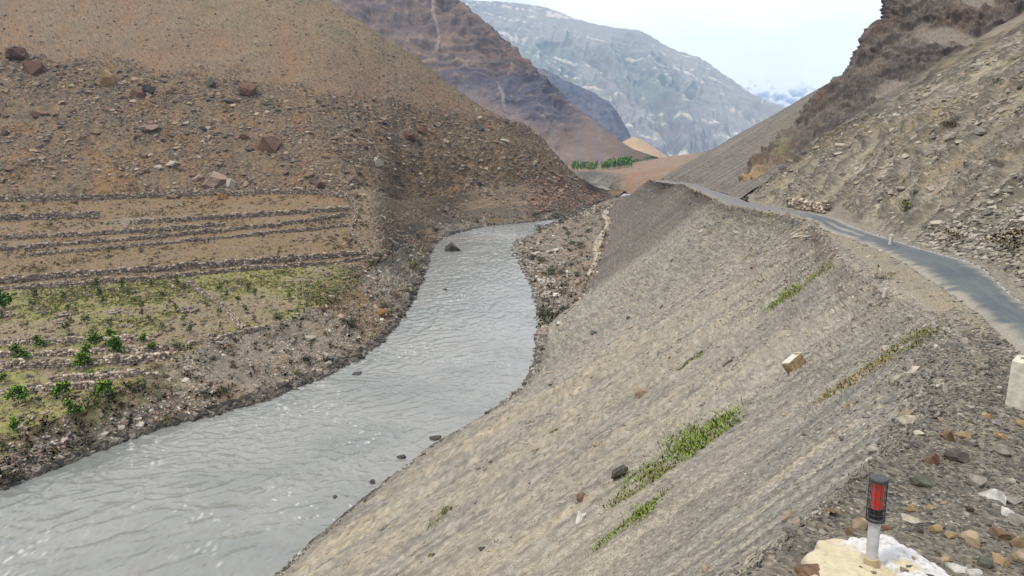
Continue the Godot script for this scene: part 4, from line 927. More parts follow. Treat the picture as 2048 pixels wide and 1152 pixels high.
func ctl_far_mountain() -> Array:
	return [
		[Vector3(-526.3, -159.12, -3600.0), Vector3(-300.5, -159.12, -3600.0), Vector3(-210.26, -159.12, -3600.0), Vector3(-108.70, -159.12, -3600.0), Vector3(-7.13, -159.12, -3600.0), Vector3(173.44, -159.12, -3600.0), Vector3(331.4, -159.12, -3600.0), Vector3(466.9, -159.12, -3600.0), Vector3(602.3, -159.12, -3600.0), Vector3(737.7, -159.12, -3600.0), Vector3(873.1, -159.12, -3600.0), Vector3(986.0, -159.12, -3600.0), Vector3(1121.4, -159.12, -3600.0), Vector3(1211.7, -159.12, -3600.0), Vector3(1324.5, -159.12, -3600.0), Vector3(1550.2, -159.12, -3600.0)],
		[Vector3(-583.2, 48.19, -3950.0), Vector3(-336.1, 24.89, -3950.0), Vector3(-237.11, 15.99, -3950.0), Vector3(-125.53, 13.78, -3949.1), Vector3(-13.98, 12.67, -3948.2), Vector3(184.13, 6.60, -3943.2), Vector3(356.7, -7.15, -3931.8), Vector3(504.3, -14.82, -3925.5), Vector3(652.0, -19.20, -3921.8), Vector3(797.7, -37.19, -3906.8), Vector3(943.5, -48.58, -3897.3), Vector3(1063.1, -66.94, -3881.8), Vector3(1205.7, -88.40, -3863.6), Vector3(1300.8, -100.13, -3853.6), Vector3(1418.4, -117.65, -3838.6), Vector3(1653.0, -146.60, -3813.6)],
		[Vector3(-672.5, 369.1, -4500.0), Vector3(-391.9, 310.5, -4500.0), Vector3(-279.20, 288.06, -4500.0), Vector3(-151.89, 282.32, -4497.6), Vector3(-24.64, 279.39, -4495.2), Vector3(201.02, 263.31, -4481.8), Vector3(396.4, 227.01, -4451.5), Vector3(563.1, 206.84, -4434.5), Vector3(729.8, 195.37, -4424.8), Vector3(891.2, 148.42, -4384.8), Vector3(1053.0, 118.88, -4359.4), Vector3(1182.5, 71.59, -4318.2), Vector3(1335.5, 16.81, -4269.7), Vector3(1437.4, -12.91, -4243.0), Vector3(1561.4, -56.95, -4203.0), Vector3(1807.7, -128.92, -4136.4)],
		[Vector3(-756.0, 750.5, -5000.0), Vector3(-445.2, 651.8, -5000.0), Vector3(-320.0, 614.0, -5000.0), Vector3(-178.39, 604.1, -4996.4), Vector3(-36.81, 598.9, -4992.7), Vector3(214.09, 570.7, -4972.7), Vector3(430.7, 507.2, -4927.3), Vector3(615.3, 472.0, -4901.8), Vector3(799.7, 452.0, -4887.3), Vector3(976.7, 370.2, -4827.3), Vector3(1154.2, 319.0, -4789.1), Vector3(1294.5, 237.10, -4727.3), Vector3(1459.2, 142.73, -4654.5), Vector3(1568.8, 91.71, -4614.5), Vector3(1700.9, 16.39, -4554.5), Vector3(1962.7, -105.92, -4454.5)],
		[Vector3(-839.0, 1111.8, -5500.0), Vector3(-497.9, 975.6, -5500.0), Vector3(-360.3, 923.3, -5500.0), Vector3(-204.34, 909.4, -5494.8), Vector3(-48.45, 902.1, -5489.7), Vector3(227.58, 861.8, -5461.4), Vector3(464.9, 771.2, -5397.0), Vector3(666.8, 721.1, -5360.9), Vector3(868.5, 692.7, -5340.3), Vector3(1059.6, 576.9, -5255.3), Vector3(1251.3, 504.5, -5201.2), Vector3(1400.2, 389.5, -5113.6), Vector3(1573.6, 257.72, -5010.6), Vector3(1688.9, 186.85, -4953.9), Vector3(1825.8, 82.72, -4868.9), Vector3(2096.0, -84.91, -4727.3)],
		[Vector3(-949.5, 1138.1, -6200.0), Vector3(-563.5, 983.4, -6200.0), Vector3(-407.8, 924.0, -6200.0), Vector3(-231.25, 908.2, -6193.9), Vector3(-54.83, 899.9, -6187.9), Vector3(257.48, 854.6, -6154.5), Vector3(525.8, 752.7, -6078.8), Vector3(753.8, 696.4, -6036.4), Vector3(981.7, 664.5, -6012.1), Vector3(1196.8, 534.6, -5912.1), Vector3(1412.7, 453.5, -5848.5), Vector3(1579.5, 324.9, -5745.5), Vector3(1773.5, 177.66, -5624.2), Vector3(1902.4, 98.65, -5557.6), Vector3(2054.9, -17.24, -5457.6), Vector3(2355.6, -203.25, -5290.9)],
	]

func ctl_snow_peak() -> Array:
	return [
		[Vector3(2070.9, -114.88, -7600.0), Vector3(2270.0, -114.88, -7600.0), Vector3(2344.7, -114.88, -7600.0), Vector3(2419.4, -114.88, -7600.0), Vector3(2479.1, -114.88, -7600.0), Vector3(2528.9, -114.88, -7600.0), Vector3(2578.7, -114.88, -7600.0), Vector3(2628.4, -114.88, -7600.0), Vector3(2678.2, -114.88, -7600.0), Vector3(2742.9, -114.88, -7600.0), Vector3(2817.6, -114.88, -7600.0), Vector3(2877.3, -114.88, -7600.0), Vector3(2942.1, -114.88, -7600.0), Vector3(3166.1, -114.88, -7600.0)],
		[Vector3(2211.8, 264.29, -8200.0), Vector3(2421.5, 310.8, -8200.0), Vector3(2499.2, 341.7, -8200.0), Vector3(2580.0, 323.7, -8200.0), Vector3(2642.8, 336.5, -8200.0), Vector3(2694.9, 349.4, -8200.0), Vector3(2749.1, 334.0, -8200.0), Vector3(2803.5, 315.9, -8200.0), Vector3(2856.2, 321.1, -8200.0), Vector3(2924.8, 326.2, -8200.0), Vector3(3003.8, 334.0, -8200.0), Vector3(3067.3, 336.5, -8200.0), Vector3(3138.0, 315.9, -8200.0), Vector3(3381.5, 264.29, -8200.0)],
		[Vector3(2392.5, 422.8, -8900.0), Vector3(2616.3, 523.0, -8900.0), Vector3(2698.0, 589.4, -8900.0), Vector3(2786.5, 550.7, -8900.0), Vector3(2853.4, 578.4, -8900.0), Vector3(2908.8, 606.0, -8900.0), Vector3(2968.4, 572.8, -8900.0), Vector3(3028.6, 534.0, -8900.0), Vector3(3085.1, 545.1, -8900.0), Vector3(3158.8, 556.2, -8900.0), Vector3(3243.5, 572.8, -8900.0), Vector3(3311.8, 578.4, -8900.0), Vector3(3389.9, 534.0, -8900.0), Vector3(3657.8, 422.8, -8900.0)],
		[Vector3(2591.2, 271.43, -9600.0), Vector3(2833.4, 380.3, -9600.0), Vector3(2921.9, 452.6, -9600.0), Vector3(3017.8, 410.4, -9600.0), Vector3(3090.2, 440.5, -9600.0), Vector3(3150.2, 470.6, -9600.0), Vector3(3214.8, 434.5, -9600.0), Vector3(3279.9, 392.3, -9600.0), Vector3(3341.2, 404.4, -9600.0), Vector3(3421.0, 416.5, -9600.0), Vector3(3512.7, 434.5, -9600.0), Vector3(3586.7, 440.5, -9600.0), Vector3(3671.3, 392.3, -9600.0), Vector3(3961.5, 271.43, -9600.0)],
	]

func ctl_river() -> Array:
	return [
		[Vector3(-86.00, 0.00, -57.99), Vector3(-78.69, 0.00, -75.68), Vector3(-69.99, 0.00, -90.77), Vector3(-60.28, 0.00, -108.93), Vector3(-45.06, 0.00, -125.84), Vector3(-33.06, 0.00, -156.43), Vector3(-31.93, 0.00, -211.97), Vector3(-34.73, 0.00, -310.0), Vector3(-19.88, 0.00, -350.0), Vector3(3.82, 0.00, -369.0), Vector3(18.28, 0.00, -385.7), Vector3(32.28, 0.00, -413.8), Vector3(45.81, 0.00, -449.1), Vector3(58.96, 0.00, -577.3), Vector3(62.09, 0.00, -613.2)],
		[Vector3(-68.50, 0.00, -24.00), Vector3(-58.34, 0.00, -49.34), Vector3(-44.50, 0.00, -82.21), Vector3(-34.32, 0.00, -104.13), Vector3(-21.53, 0.00, -121.94), Vector3(-12.83, 0.00, -145.74), Vector3(-10.97, 0.00, -205.62), Vector3(-15.27, 0.00, -301.7), Vector3(-6.24, 0.00, -333.7), Vector3(13.07, 0.00, -364.6), Vector3(24.62, 0.00, -383.2), Vector3(37.58, 0.00, -413.5), Vector3(55.66, 0.00, -466.7), Vector3(73.77, 0.00, -573.4), Vector3(79.12, 0.00, -611.7)],
		[Vector3(-51.00, 0.00, 10.00), Vector3(-38.00, 0.00, -23.00), Vector3(-19.01, 0.00, -73.65), Vector3(-8.36, 0.00, -99.34), Vector3(2.00, 0.00, -118.05), Vector3(7.39, 0.00, -135.05), Vector3(9.99, 0.00, -199.26), Vector3(4.20, 0.00, -293.44), Vector3(7.41, 0.00, -317.3), Vector3(22.32, 0.00, -360.1), Vector3(30.97, 0.00, -380.6), Vector3(42.88, 0.00, -413.3), Vector3(65.52, 0.00, -484.4), Vector3(88.58, 0.00, -569.5), Vector3(96.14, 0.00, -610.2)],
	]

# ---------------------------------------------------------------- the place
func _ready() -> void:
	rng.seed = 20240
	fb = noise(1, 4, 5); rg = noise(2, 4, 6); vn = noise(0, 1, 7); cl = noise(3, 1, 8)
	var cam := Camera3D.new()
	cam.name = "camera"
	add_child(cam)
	cam.position = EYE
	cam.rotation_degrees = Vector3(-12, 0, 0)
	cam.fov = 42.01
	cam.near = 0.05
	cam.far = 40000.0
	cam.current = true
	var env := Environment.new()
	env.background_mode = Environment.BG_SKY
	env.sky = Sky.new()
	env.sky.sky_material = sky()
	env.background_energy_multiplier = 1.0
	env.tonemap_mode = Environment.TONE_MAPPER_LINEAR
	env.tonemap_exposure = 1.27
	env.fog_enabled = true
	env.fog_density = 0.000095
	env.fog_light_color = Color(0.68, 0.82, 1.0)
	env.sdfgi_enabled = true
	env.ssao_enabled = true
	env.ssil_enabled = true
	var we := WorldEnvironment.new()
	we.name = "world_environment"
	we.environment = env
	add_child(we)
	var sun := DirectionalLight3D.new()
	sun.name = "sun"
	sun.light_energy = 0.85
	sun.light_color = Color(1.0, 0.95, 0.86)
	sun.light_angular_distance = 7.0
	sun.shadow_enabled = true
	add_child(sun)
	sun.look_at_from_position(Vector3(-0.5, 1.0, 0.3) * 100.0, Vector3.ZERO)
	materials()
	for k in 6: rocks.append(rock_mesh(k, 8, 0.85))
	for k in 4: slabs.append(rock_mesh(40 + k, 7, 0.42))
	for k in 8: big_rocks.append(rock_mesh(60 + k, 12, 0.85, 2, 0.36, 0.58))
	for k in 5: big_slabs.append(rock_mesh(80 + k, 13, 0.45, 2, 0.38, 0.58))
	terrain()
	built_things()
	walls()
	boulders()
	plants()
	grass_patches()
	grove()
	scattered()


func sky() -> Material:
	# bright broken overcast: white cloud with thin bluish gaps all round
	var im := Image.create(512, 256, false, Image.FORMAT_RGBF)
	for y in 256:
		var el := (0.5 - (y + 0.5) / 256.0) * PI
		for x in 512:
			var az := (x + 0.5) / 512.0 * TAU
			var d := Vector3(cos(el) * sin(az), sin(el), -cos(el) * cos(az))
			var q := d / (absf(d.y) + 0.35)
			var t := fb.get_noise_3d(q.x * 1.3, q.y * 1.3, q.z * 1.3)
			var gap := ss(0.0, 0.45, t)
			var c := Color(1.0, 1.0, 1.005).lerp(Color(0.86, 0.91, 0.99), gap * 0.6)
			c = c.lerp(Color(0.55, 0.575, 0.615), ss(0.05, 0.5, fb.get_noise_3d(q.x * 1.1 + 9.0, q.y * 2.2, q.z * 1.1)) * 0.85)
			im.set_pixel(x, y, c * (1.3 if d.y > 0 else 0.5))
	var m := PanoramaSkyMaterial.new()
	m.panorama = ImageTexture.create_from_image(im)
	return m

func terrain() -> void:
	build_sheet("hillside", ctl_hillside(), [60, 100, 90, 80, 70, 24, 24, 40, 40, 40, 26, 22, 18, 16], [6, 80, 100, 100, 170, 130, 8], paint_hillside, M.hill, 0.5)
	build_sheet("scree_slope", ctl_scree_slope(), [4, 40, 96, 90, 64, 44, 34, 30, 28, 26, 26, 24, 24, 24, 28, 24, 24, 24, 12], [4, 40, 52, 52, 52, 50, 48, 52, 60, 12], paint_scree, M.near, 0.42)
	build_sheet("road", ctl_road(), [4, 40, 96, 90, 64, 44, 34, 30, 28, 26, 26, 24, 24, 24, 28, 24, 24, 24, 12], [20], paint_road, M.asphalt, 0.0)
	build_sheet("upper_slope", ctl_upper_slope(), [14, 14, 18, 24, 40, 50, 50, 50, 44, 44, 40, 44, 30, 10], [6, 16, 60, 90, 110, 60], paint_upper, M.near, 0.45)
	build_sheet("dark_talus", ctl_dark_talus(), [24, 40, 40, 40, 40, 10], [4, 20, 70, 90, 80, 40], paint_talus, M.far, 0.3)
	build_sheet("cliff_band", ctl_cliff_band(), [10, 28, 36, 30, 34, 34, 26, 24, 26, 30], [10, 44, 60, 70], paint_cliff, M.far, 0.5)
	build_sheet("valley_floor", ctl_valley_floor(), [30, 26, 26, 30, 32, 34, 36], [8, 44, 40, 26, 6], paint_floor, M.far, 0.4)
	build_sheet("mountain", ctl_mountain(), [60, 100, 70, 60, 50, 40, 40, 36, 30, 8], [6, 90, 90, 90, 8], paint_mountain, M.far, 0.35)
	build_sheet("dark_foothill", ctl_dark_foothill(), [20, 20, 24, 30, 26, 20, 16, 12], [30, 50, 6], paint_foothill, M.far, 0.2)
	build_sheet("tan_hill", ctl_tan_hill(), [16, 16, 16, 16, 16, 16, 16], [50, 6], paint_tan, M.far, 0.15)
	build_sheet("far_mountain", ctl_far_mountain(), [10, 16, 24, 24, 40, 36, 30, 30, 32, 32, 28, 32, 24, 20, 14], [40, 50, 50, 40, 6], paint_far, M.far, 0.2)
	build_sheet("snow_peak", ctl_snow_peak(), [12, 12, 12, 12, 12, 12, 12, 12, 12, 12, 12, 12, 12], [30, 40, 5], paint_snow, M.far, 0.1)
	build_sheet("river", ctl_river(), [24, 60, 90, 90, 90, 90, 90, 70, 36, 24, 16, 16, 16, 6], [80, 80], paint_river, M.water, 0.0)

func boulders() -> void:
	# name, sheet, x, z, width, height, colour, flat, label
	for b in [
		["boulder", "hillside", -213.96, -336.40, 9.686, 6.027, Color(0.13, 0.07, 0.05), false, "big dark red-brown boulder at the top left end of the scree hillside"],
		["boulder", "hillside", -201.98, -329.43, 11.849, 7.194, Color(0.13, 0.07, 0.05), false, "big dark red boulder just below the dark red-brown one, top left of the scree"],
		["boulder", "hillside", -193.85, -335.64, 4.737, 3.015, Color(0.085, 0.08, 0.078), false, "small dark boulder right of the two big dark red boulders"],
		["boulder", "hillside", -172.25, -329.92, 7.228, 8.504, Color(0.33, 0.235, 0.12), false, "pale yellow crumbling outcrop sticking up from the upper scree hillside"],
		["boulder", "hillside", -157.12, -324.66, 5.878, 5.039, Color(0.17, 0.1, 0.07), false, "red-brown boulder touching a dark grey one on the upper scree"],
		["boulder", "hillside", -154.67, -328.16, 6.360, 4.240, Color(0.085, 0.08, 0.078), false, "dark grey boulder touching a red-brown one on the upper scree"],
		["boulder", "hillside", -132.94, -341.48, 5.282, 5.722, Color(0.1, 0.105, 0.085), false, "dark greenish boulder on the upper scree between two brown ones"],
		["boulder", "hillside", -115.20, -338.06, 8.305, 7.868, Color(0.17, 0.1, 0.07), false, "large reddish brown boulder under the orange talus edge"],
		["boulder", "hillside", -116.98, -348.60, 4.043, 3.145, Color(0.19, 0.12, 0.08), false, "small rusty boulder just above the large reddish brown one"],
		["boulder", "hillside", -95.98, -302.58, 10.709, 7.139, Color(0.19, 0.12, 0.08), false, "long cracked rust-brown boulder lying slantwise in the middle of the scree"],
		["boulder", "hillside", -187.76, -304.02, 4.739, 2.764, Color(0.17, 0.1, 0.07), false, "red-brown boulder alone low on the left scree"],
		["boulder", "hillside", -143.81, -304.35, 8.740, 2.781, Color(0.3, 0.22, 0.175), false, "flat pale pinkish slab in the middle of the scree hillside"],
		["boulder", "hillside", -118.16, -308.21, 4.830, 2.415, Color(0.19, 0.13, 0.085), false, "brown boulder left of the long cracked rust-brown one"],
		["boulder", "hillside", -107.51, -306.41, 4.008, 2.405, Color(0.13, 0.07, 0.05), false, "dark red boulder touching the left end of the cracked rust-brown one"],
		["boulder", "hillside", -192.43, -290.48, 3.414, 2.655, Color(0.085, 0.08, 0.078), false, "dark boulder at the left edge of the photo, mid scree"],
		["boulder", "hillside", -127.56, -285.92, 4.521, 2.261, Color(0.37, 0.335, 0.285), false, "pale grey boulder above the pinkish rock heap by the top wall"],
		["boulder", "hillside", -132.14, -284.23, 3.747, 1.686, Color(0.37, 0.335, 0.285), false, "pale flat stone left of the pale grey boulder above the top wall"],
		["boulder", "hillside", -109.49, -279.17, 9.605, 4.803, Color(0.3, 0.22, 0.175), false, "biggest pinkish block of the rock heap behind the top terrace wall"],
		["boulder", "hillside", -103.40, -277.79, 4.783, 4.047, Color(0.37, 0.335, 0.285), false, "whitish block at the right of the pinkish rock heap"],
		["boulder", "hillside", -98.50, -279.79, 3.333, 2.222, Color(0.3, 0.22, 0.175), false, "small pinkish block right of the whitish one above the top wall"],
		["boulder", "hillside", -116.03, -280.13, 3.704, 2.593, Color(0.3, 0.22, 0.175), false, "small pinkish block left of the biggest one in the rock heap"],
		["boulder", "hillside", -76.21, -286.11, 4.157, 3.023, Color(0.19, 0.13, 0.085), false, "brown boulder above the right part of the top terrace wall"],
		["boulder", "hillside", -70.94, -279.24, 4.439, 2.960, Color(0.13, 0.07, 0.05), false, "dark red boulder resting behind the right end of the top terrace wall"],
		["boulder", "hillside", -102.74, -265.76, 4.240, 3.180, Color(0.3, 0.18, 0.085), false, "orange boulder lying below the top terrace wall"],
		["boulder", "hillside", -120.53, -267.05, 4.260, 2.130, Color(0.19, 0.13, 0.085), false, "brown flat boulder below the top wall, left of the orange one"],
		["boulder", "hillside", -149.34, -256.71, 2.734, 1.709, Color(0.13, 0.07, 0.05), false, "dark reddish stone on the top terrace near the left"],
		["boulder", "hillside", -176.31, -326.90, 3.794, 2.951, Color(0.085, 0.08, 0.078), false, "dark stone beside the pale yellow outcrop"],
		["boulder", "hillside", -145.56, -329.53, 3.833, 2.130, Color(0.17, 0.1, 0.07), false, "small red stone right of the dark grey boulder on the upper scree"],
		["boulder", "hillside", -121.96, -331.47, 7.725, 2.575, Color(0.085, 0.08, 0.078), false, "dark slab stretched across the scree below the greenish boulder"],
		["boulder", "hillside", -56.58, -320.02, 5.060, 4.216, Color(0.37, 0.335, 0.285), false, "pale block at the top of the bare spur above the field corner"],
		["boulder", "hillside", -51.20, -376.92, 8.873, 3.944, Color(0.13, 0.07, 0.05), false, "wide dark red rock on the far part of the boulder slope"],
		["boulder", "hillside", -46.31, -390.87, 5.614, 4.083, Color(0.13, 0.07, 0.05), false, "dark red rock right above the wide dark red one on the far boulder slope"],
		["boulder", "hillside", -4.71, -436.12, 5.706, 2.282, Color(0.37, 0.335, 0.285), false, "pale flat rock near the top of the far boulder slope"],
		["boulder", "hillside", -18.42, -432.90, 6.209, 3.951, Color(0.1, 0.105, 0.085), false, "greenish dark rock high on the far boulder slope"],
		["boulder", "hillside", -63.09, -323.21, 4.238, 2.966, Color(0.17, 0.1, 0.07), false, "reddish rock left of the wide dark red one on the boulder slope"],
		["boulder", "hillside", -17.14, -385.82, 3.575, 3.575, Color(0.085, 0.08, 0.078), false, "dark rock at the foot of the ochre face"],
		["boulder", "hillside", -30.64, -169.60, 1.980, 2.796, Color(0.3, 0.18, 0.085), false, "upright orange rock on the left bank close to the water"],
		["boulder", "hillside", -39.80, -142.45, 2.364, 1.281, Color(0.37, 0.335, 0.285), false, "large pale rock on the left bank below the two poles"],
		["boulder", "hillside", -42.23, -139.65, 1.160, 1.353, Color(0.24, 0.225, 0.2), false, "grey rock left of the large pale bank rock"],
		["boulder", "hillside", -44.52, -133.86, 1.115, 0.929, Color(0.37, 0.335, 0.285), false, "pale rounded rock high on the stony left bank"],
		["boulder", "hillside", -42.96, -134.79, 1.123, 0.842, Color(0.37, 0.335, 0.285), false, "pale rock right of the rounded one on the stony left bank"],
		["boulder", "hillside", -40.29, -155.01, 1.701, 0.850, Color(0.17, 0.1, 0.07), false, "reddish flat rock at the edge of the field by the poles"],
		["boulder", "hillside", -34.98, -136.80, 1.430, 0.953, Color(0.37, 0.335, 0.285), false, "white rock near the water on the left bank"],
		["boulder", "hillside", -56.72, -116.93, 1.144, 0.736, Color(0.085, 0.08, 0.078), false, "dark rock at the end of the low terrace wall"],
		["boulder", "hillside", -54.52, -119.74, 1.004, 0.669, Color(0.13, 0.07, 0.05), false, "maroon rock on the stony bank below the low terraces"],
		["boulder", "hillside", -52.61, -126.31, 1.054, 0.790, Color(0.085, 0.08, 0.078), false, "dark purple rock where the footpath tops the bank"],
		["boulder", "scree_slope", 18.54, -209.48, 2.567, 1.711, Color(0.3, 0.24, 0.165), false, "tan rock by the track end on the right gravel bar"],
		["boulder", "scree_slope", 13.56, -196.65, 1.612, 1.074, Color(0.24, 0.225, 0.2), false, "grey rock at the lower end of the right gravel bar"],
		["stone", "scree_slope", 20.28, -126.60, 0.870, 0.696, Color(0.085, 0.08, 0.078), false, "dark lone stone in the middle of the grey scree slope"],
		["stone", "scree_slope", 14.98, -133.11, 1.287, 0.735, Color(0.1, 0.105, 0.085), false, "dark mossy lump low on the scree near the river"],
		["stone", "scree_slope", 4.77, -39.13, 0.531, 0.335, Color(0.3, 0.24, 0.165), false, "small tan stone on the lower scree slope"],
		["stone", "scree_slope", 4.67, -30.09, 0.952, 0.389, Color(0.085, 0.08, 0.078), true, "dark slab under the left edge of the biggest grass patch"],
		["stone", "scree_slope", 8.95, -48.86, 1.166, 0.755, Color(0.3, 0.24, 0.165), false, "crumbling pale ochre outcrop on the scree above the river"],
		["stone", "scree_slope", 3.08, -30.12, 0.567, 0.393, Color(0.17, 0.1, 0.07), true, "tuft-like reddish rock above the white sack"],
		["stone", "scree_slope", -1.40, -32.29, 0.381, 0.238, Color(0.085, 0.08, 0.078), false, "dark stone at the bottom of the scree near the lower left edge"],
		["stone", "scree_slope", 8.01, -16.72, 0.428, 0.190, Color(0.3, 0.24, 0.165), false, "tan angular stone alone on the scree below the yellow-green grass"],
		["stone", "scree_slope", 9.12, -21.99, 0.310, 0.124, Color(0.24, 0.225, 0.2), true, "grey flat stone left of the yellow-green grass strip"],
		["stone", "scree_slope", 2.86, -6.48, 0.113, 0.056, Color(0.37, 0.335, 0.285), false, "whitish stone on the scree left of the marker lamp"],
		["stone", "scree_slope", 2.71, -5.84, 0.114, 0.055, Color(0.19, 0.13, 0.085), true, "brown flat stone right of the whitish one, left of the lamp"],
		["stone", "scree_slope", 2.41, -5.31, 0.066, 0.035, Color(0.19, 0.13, 0.085), false, "brown chip on the scree left of the lamp post"],
		["stone", "scree_slope", 2.58, -5.22, 0.076, 0.084, Color(0.19, 0.13, 0.085), false, "brown stone leaning at the back of the painted plinth"],
		["stone", "scree_slope", 2.81, -5.50, 0.144, 0.136, Color(0.3, 0.24, 0.165), false, "two-tone stone right behind the lamp post"],
		["stone", "scree_slope", 1.94, -4.39, 0.214, 0.110, Color(0.19, 0.12, 0.08), false, "rusty orange rock at the left foot of the painted plinth"],
		["stone", "scree_slope", 5.41, -8.73, 0.211, 0.161, Color(0.19, 0.12, 0.08), false, "rust-red wedge stone beside a yellow one on the road verge"],
		["stone", "scree_slope", 5.68, -8.86, 0.164, 0.101, Color(0.29, 0.21, 0.12), false, "yellow stone just right of the rust-red wedge"],
		["stone", "scree_slope", 6.66, -9.92, 0.225, 0.119, Color(0.29, 0.21, 0.12), true, "flat ochre stone highest on the debris verge"],
		["stone", "scree_slope", 6.25, -9.02, 0.167, 0.077, Color(0.29, 0.21, 0.12), false, "small ochre stone on the debris right of the yellow one"],
		["stone", "scree_slope", 4.63, -7.70, 0.231, 0.187, Color(0.17, 0.1, 0.07), false, "broken red-brown stone left of the flat dark slab on the verge"],
		["stone", "scree_slope", 5.03, -7.92, 0.272, 0.170, Color(0.085, 0.08, 0.078), true, "flat dark slate slab on the verge debris"],
		["stone", "scree_slope", 4.05, -6.88, 0.218, 0.129, Color(0.1, 0.105, 0.085), false, "dark greenish wedge stone above right of the lamp"],
		["stone", "scree_slope", 4.77, -7.13, 0.185, 0.175, Color(0.24, 0.225, 0.2), false, "grey wedge stone left of the striped white-painted one"],
		["stone", "scree_slope", 4.69, -6.74, 0.234, 0.156, Color(0.47, 0.465, 0.45), false, "round stone with streaks of white paint beside the grey wedge"],
		["stone", "scree_slope", 4.58, -6.34, 0.166, 0.101, Color(0.47, 0.465, 0.45), false, "white-painted angular stone at the right edge"],
		["stone", "scree_slope", 4.55, -6.14, 0.179, 0.116, Color(0.24, 0.225, 0.2), false, "pale grey slab at the right edge below the white-painted stone"],
		["stone", "scree_slope", 3.50, -5.65, 0.116, 0.091, Color(0.29, 0.21, 0.12), false, "squarish ochre stone right of the lamp"],
		["stone", "scree_slope", 3.56, -5.52, 0.137, 0.049, Color(0.29, 0.21, 0.12), true, "flat ochre stone beside the squarish one"],
		["stone", "scree_slope", 3.69, -5.75, 0.076, 0.092, Color(0.24, 0.225, 0.2), false, "small pale pointed stone right of the squarish ochre one"],
		["stone", "scree_slope", 3.68, -5.45, 0.160, 0.136, Color(0.3, 0.24, 0.165), true, "long two-tone slab slanting down right of the ochre stones"],
		["stone", "scree_slope", 3.40, -5.87, 0.188, 0.077, Color(0.37, 0.335, 0.285), true, "pale flat stone right of the lamp post"],
		["stone", "scree_slope", 3.60, -6.20, 0.117, 0.090, Color(0.29, 0.21, 0.12), false, "mustard stone above the pale flat one near the lamp"],
		["stone", "scree_slope", 3.80, -6.28, 0.082, 0.046, Color(0.29, 0.21, 0.12), false, "little mustard stone right of the mustard one near the lamp"],
		["stone", "scree_slope", 3.21, -5.00, 0.081, 0.074, Color(0.3, 0.24, 0.165), false, "small tan stone beside the white flank of the plinth"],
		["stone", "scree_slope", 4.12, -5.76, 0.169, 0.101, Color(0.19, 0.12, 0.08), true, "rusty slab on the debris at the right edge"],
		["stone", "scree_slope", 4.13, -5.56, 0.139, 0.123, Color(0.29, 0.21, 0.12), false, "two-coloured ochre block at the right edge"],
		["stone", "scree_slope", 3.89, -5.19, 0.153, 0.123, Color(0.3, 0.24, 0.165), false, "tan block in the bottom right corner"],
		["stone", "scree_slope", 3.68, -5.10, 0.136, 0.106, Color(0.29, 0.21, 0.12), false, "ochre block left of the corner block"],
		["stone", "scree_slope", 3.47, -4.95, 0.110, 0.095, Color(0.1, 0.105, 0.085), false, "greenish grey stone near the bottom right corner"],
		["stone", "scree_slope", 3.22, -4.86, 0.144, 0.094, Color(0.47, 0.465, 0.45), false, "white-painted rubble stone at the right foot of the plinth"],
		["stone", "scree_slope", 3.31, -4.83, 0.122, 0.072, Color(0.47, 0.465, 0.45), false, "second white-painted rubble stone right of the plinth foot"],
		["stone", "scree_slope", 4.89, -6.73, 0.146, 0.088, Color(0.24, 0.225, 0.2), false, "grey pebble block by the white-painted angular stone"],
		["stone", "scree_slope", 5.20, -7.24, 0.115, 0.084, Color(0.37, 0.335, 0.285), false, "pale stone at the right edge above the white-painted ones"],
		["stone", "scree_slope", 4.06, -6.55, 0.095, 0.047, Color(0.24, 0.225, 0.2), false, "grey chip between the dark wedge and the grey wedge"],
		["stone", "scree_slope", 3.27, -5.50, 0.105, 0.056, Color(0.085, 0.08, 0.078), true, "dark flat stone behind the white flank of the plinth"],
		["stone", "scree_slope", 7.01, -9.72, 0.207, 0.152, Color(0.29, 0.21, 0.12), false, "ochre stone at the right edge under the parapet block"],
		["stone", "scree_slope", 5.90, -8.41, 0.205, 0.108, Color(0.24, 0.225, 0.2), true, "grey slab on the debris under the parapet block"],
		["stone", "scree_slope", 4.23, -6.36, 0.102, 0.055, Color(0.085, 0.08, 0.078), true, "dark shard below the grey wedge stone"],
		["stone", "scree_slope", 3.02, -5.55, 0.122, 0.065, Color(0.13, 0.07, 0.05), false, "dark red stone peeping out right behind the lamp"],
		["boulder", "upper_slope", 49.67, -89.32, 1.067, 0.830, Color(0.37, 0.335, 0.285), false, "whitish boulder beside the green bush on the upper slope"],
		["boulder", "upper_slope", 69.21, -138.72, 2.355, 1.268, Color(0.37, 0.335, 0.285), true, "large pale slab near the skyline of the upper slope"],
		["boulder", "upper_slope", 63.47, -110.95, 1.454, 1.163, Color(0.37, 0.335, 0.285), false, "pale pointed boulder on the right upper slope"],
		["boulder", "upper_slope", 61.16, -112.02, 2.208, 1.030, Color(0.24, 0.225, 0.2), true, "grey slab below the pale pointed boulder"],
		["boulder", "upper_slope", 100.34, -221.84, 2.307, 1.442, Color(0.37, 0.335, 0.285), false, "small pale stone near the skyline rib of the upper slope"],
		["boulder", "upper_slope", 53.71, -104.30, 1.107, 0.554, Color(0.37, 0.335, 0.285), false, "pale stone left of the green bush on the upper slope"],
		["boulder", "upper_slope", 65.71, -107.40, 1.685, 0.983, Color(0.24, 0.225, 0.2), false, "grey rock on the far right of the upper slope"],
		["boulder", "upper_slope", 57.06, -109.23, 1.443, 0.721, Color(0.3, 0.24, 0.165), true, "tan ledge rock in the middle of the upper slope"],
		["boulder", "upper_slope", 46.02, -69.32, 1.189, 0.457, Color(0.37, 0.335, 0.285), true, "pale slab at the right edge of the upper slope"],
	]:
		boulder(b[0], b[8], "boulder" if b[0] == "boulder" else "stone", sheets[b[1]], b[2], b[3], b[4], b[5], b[6], "", b[7])

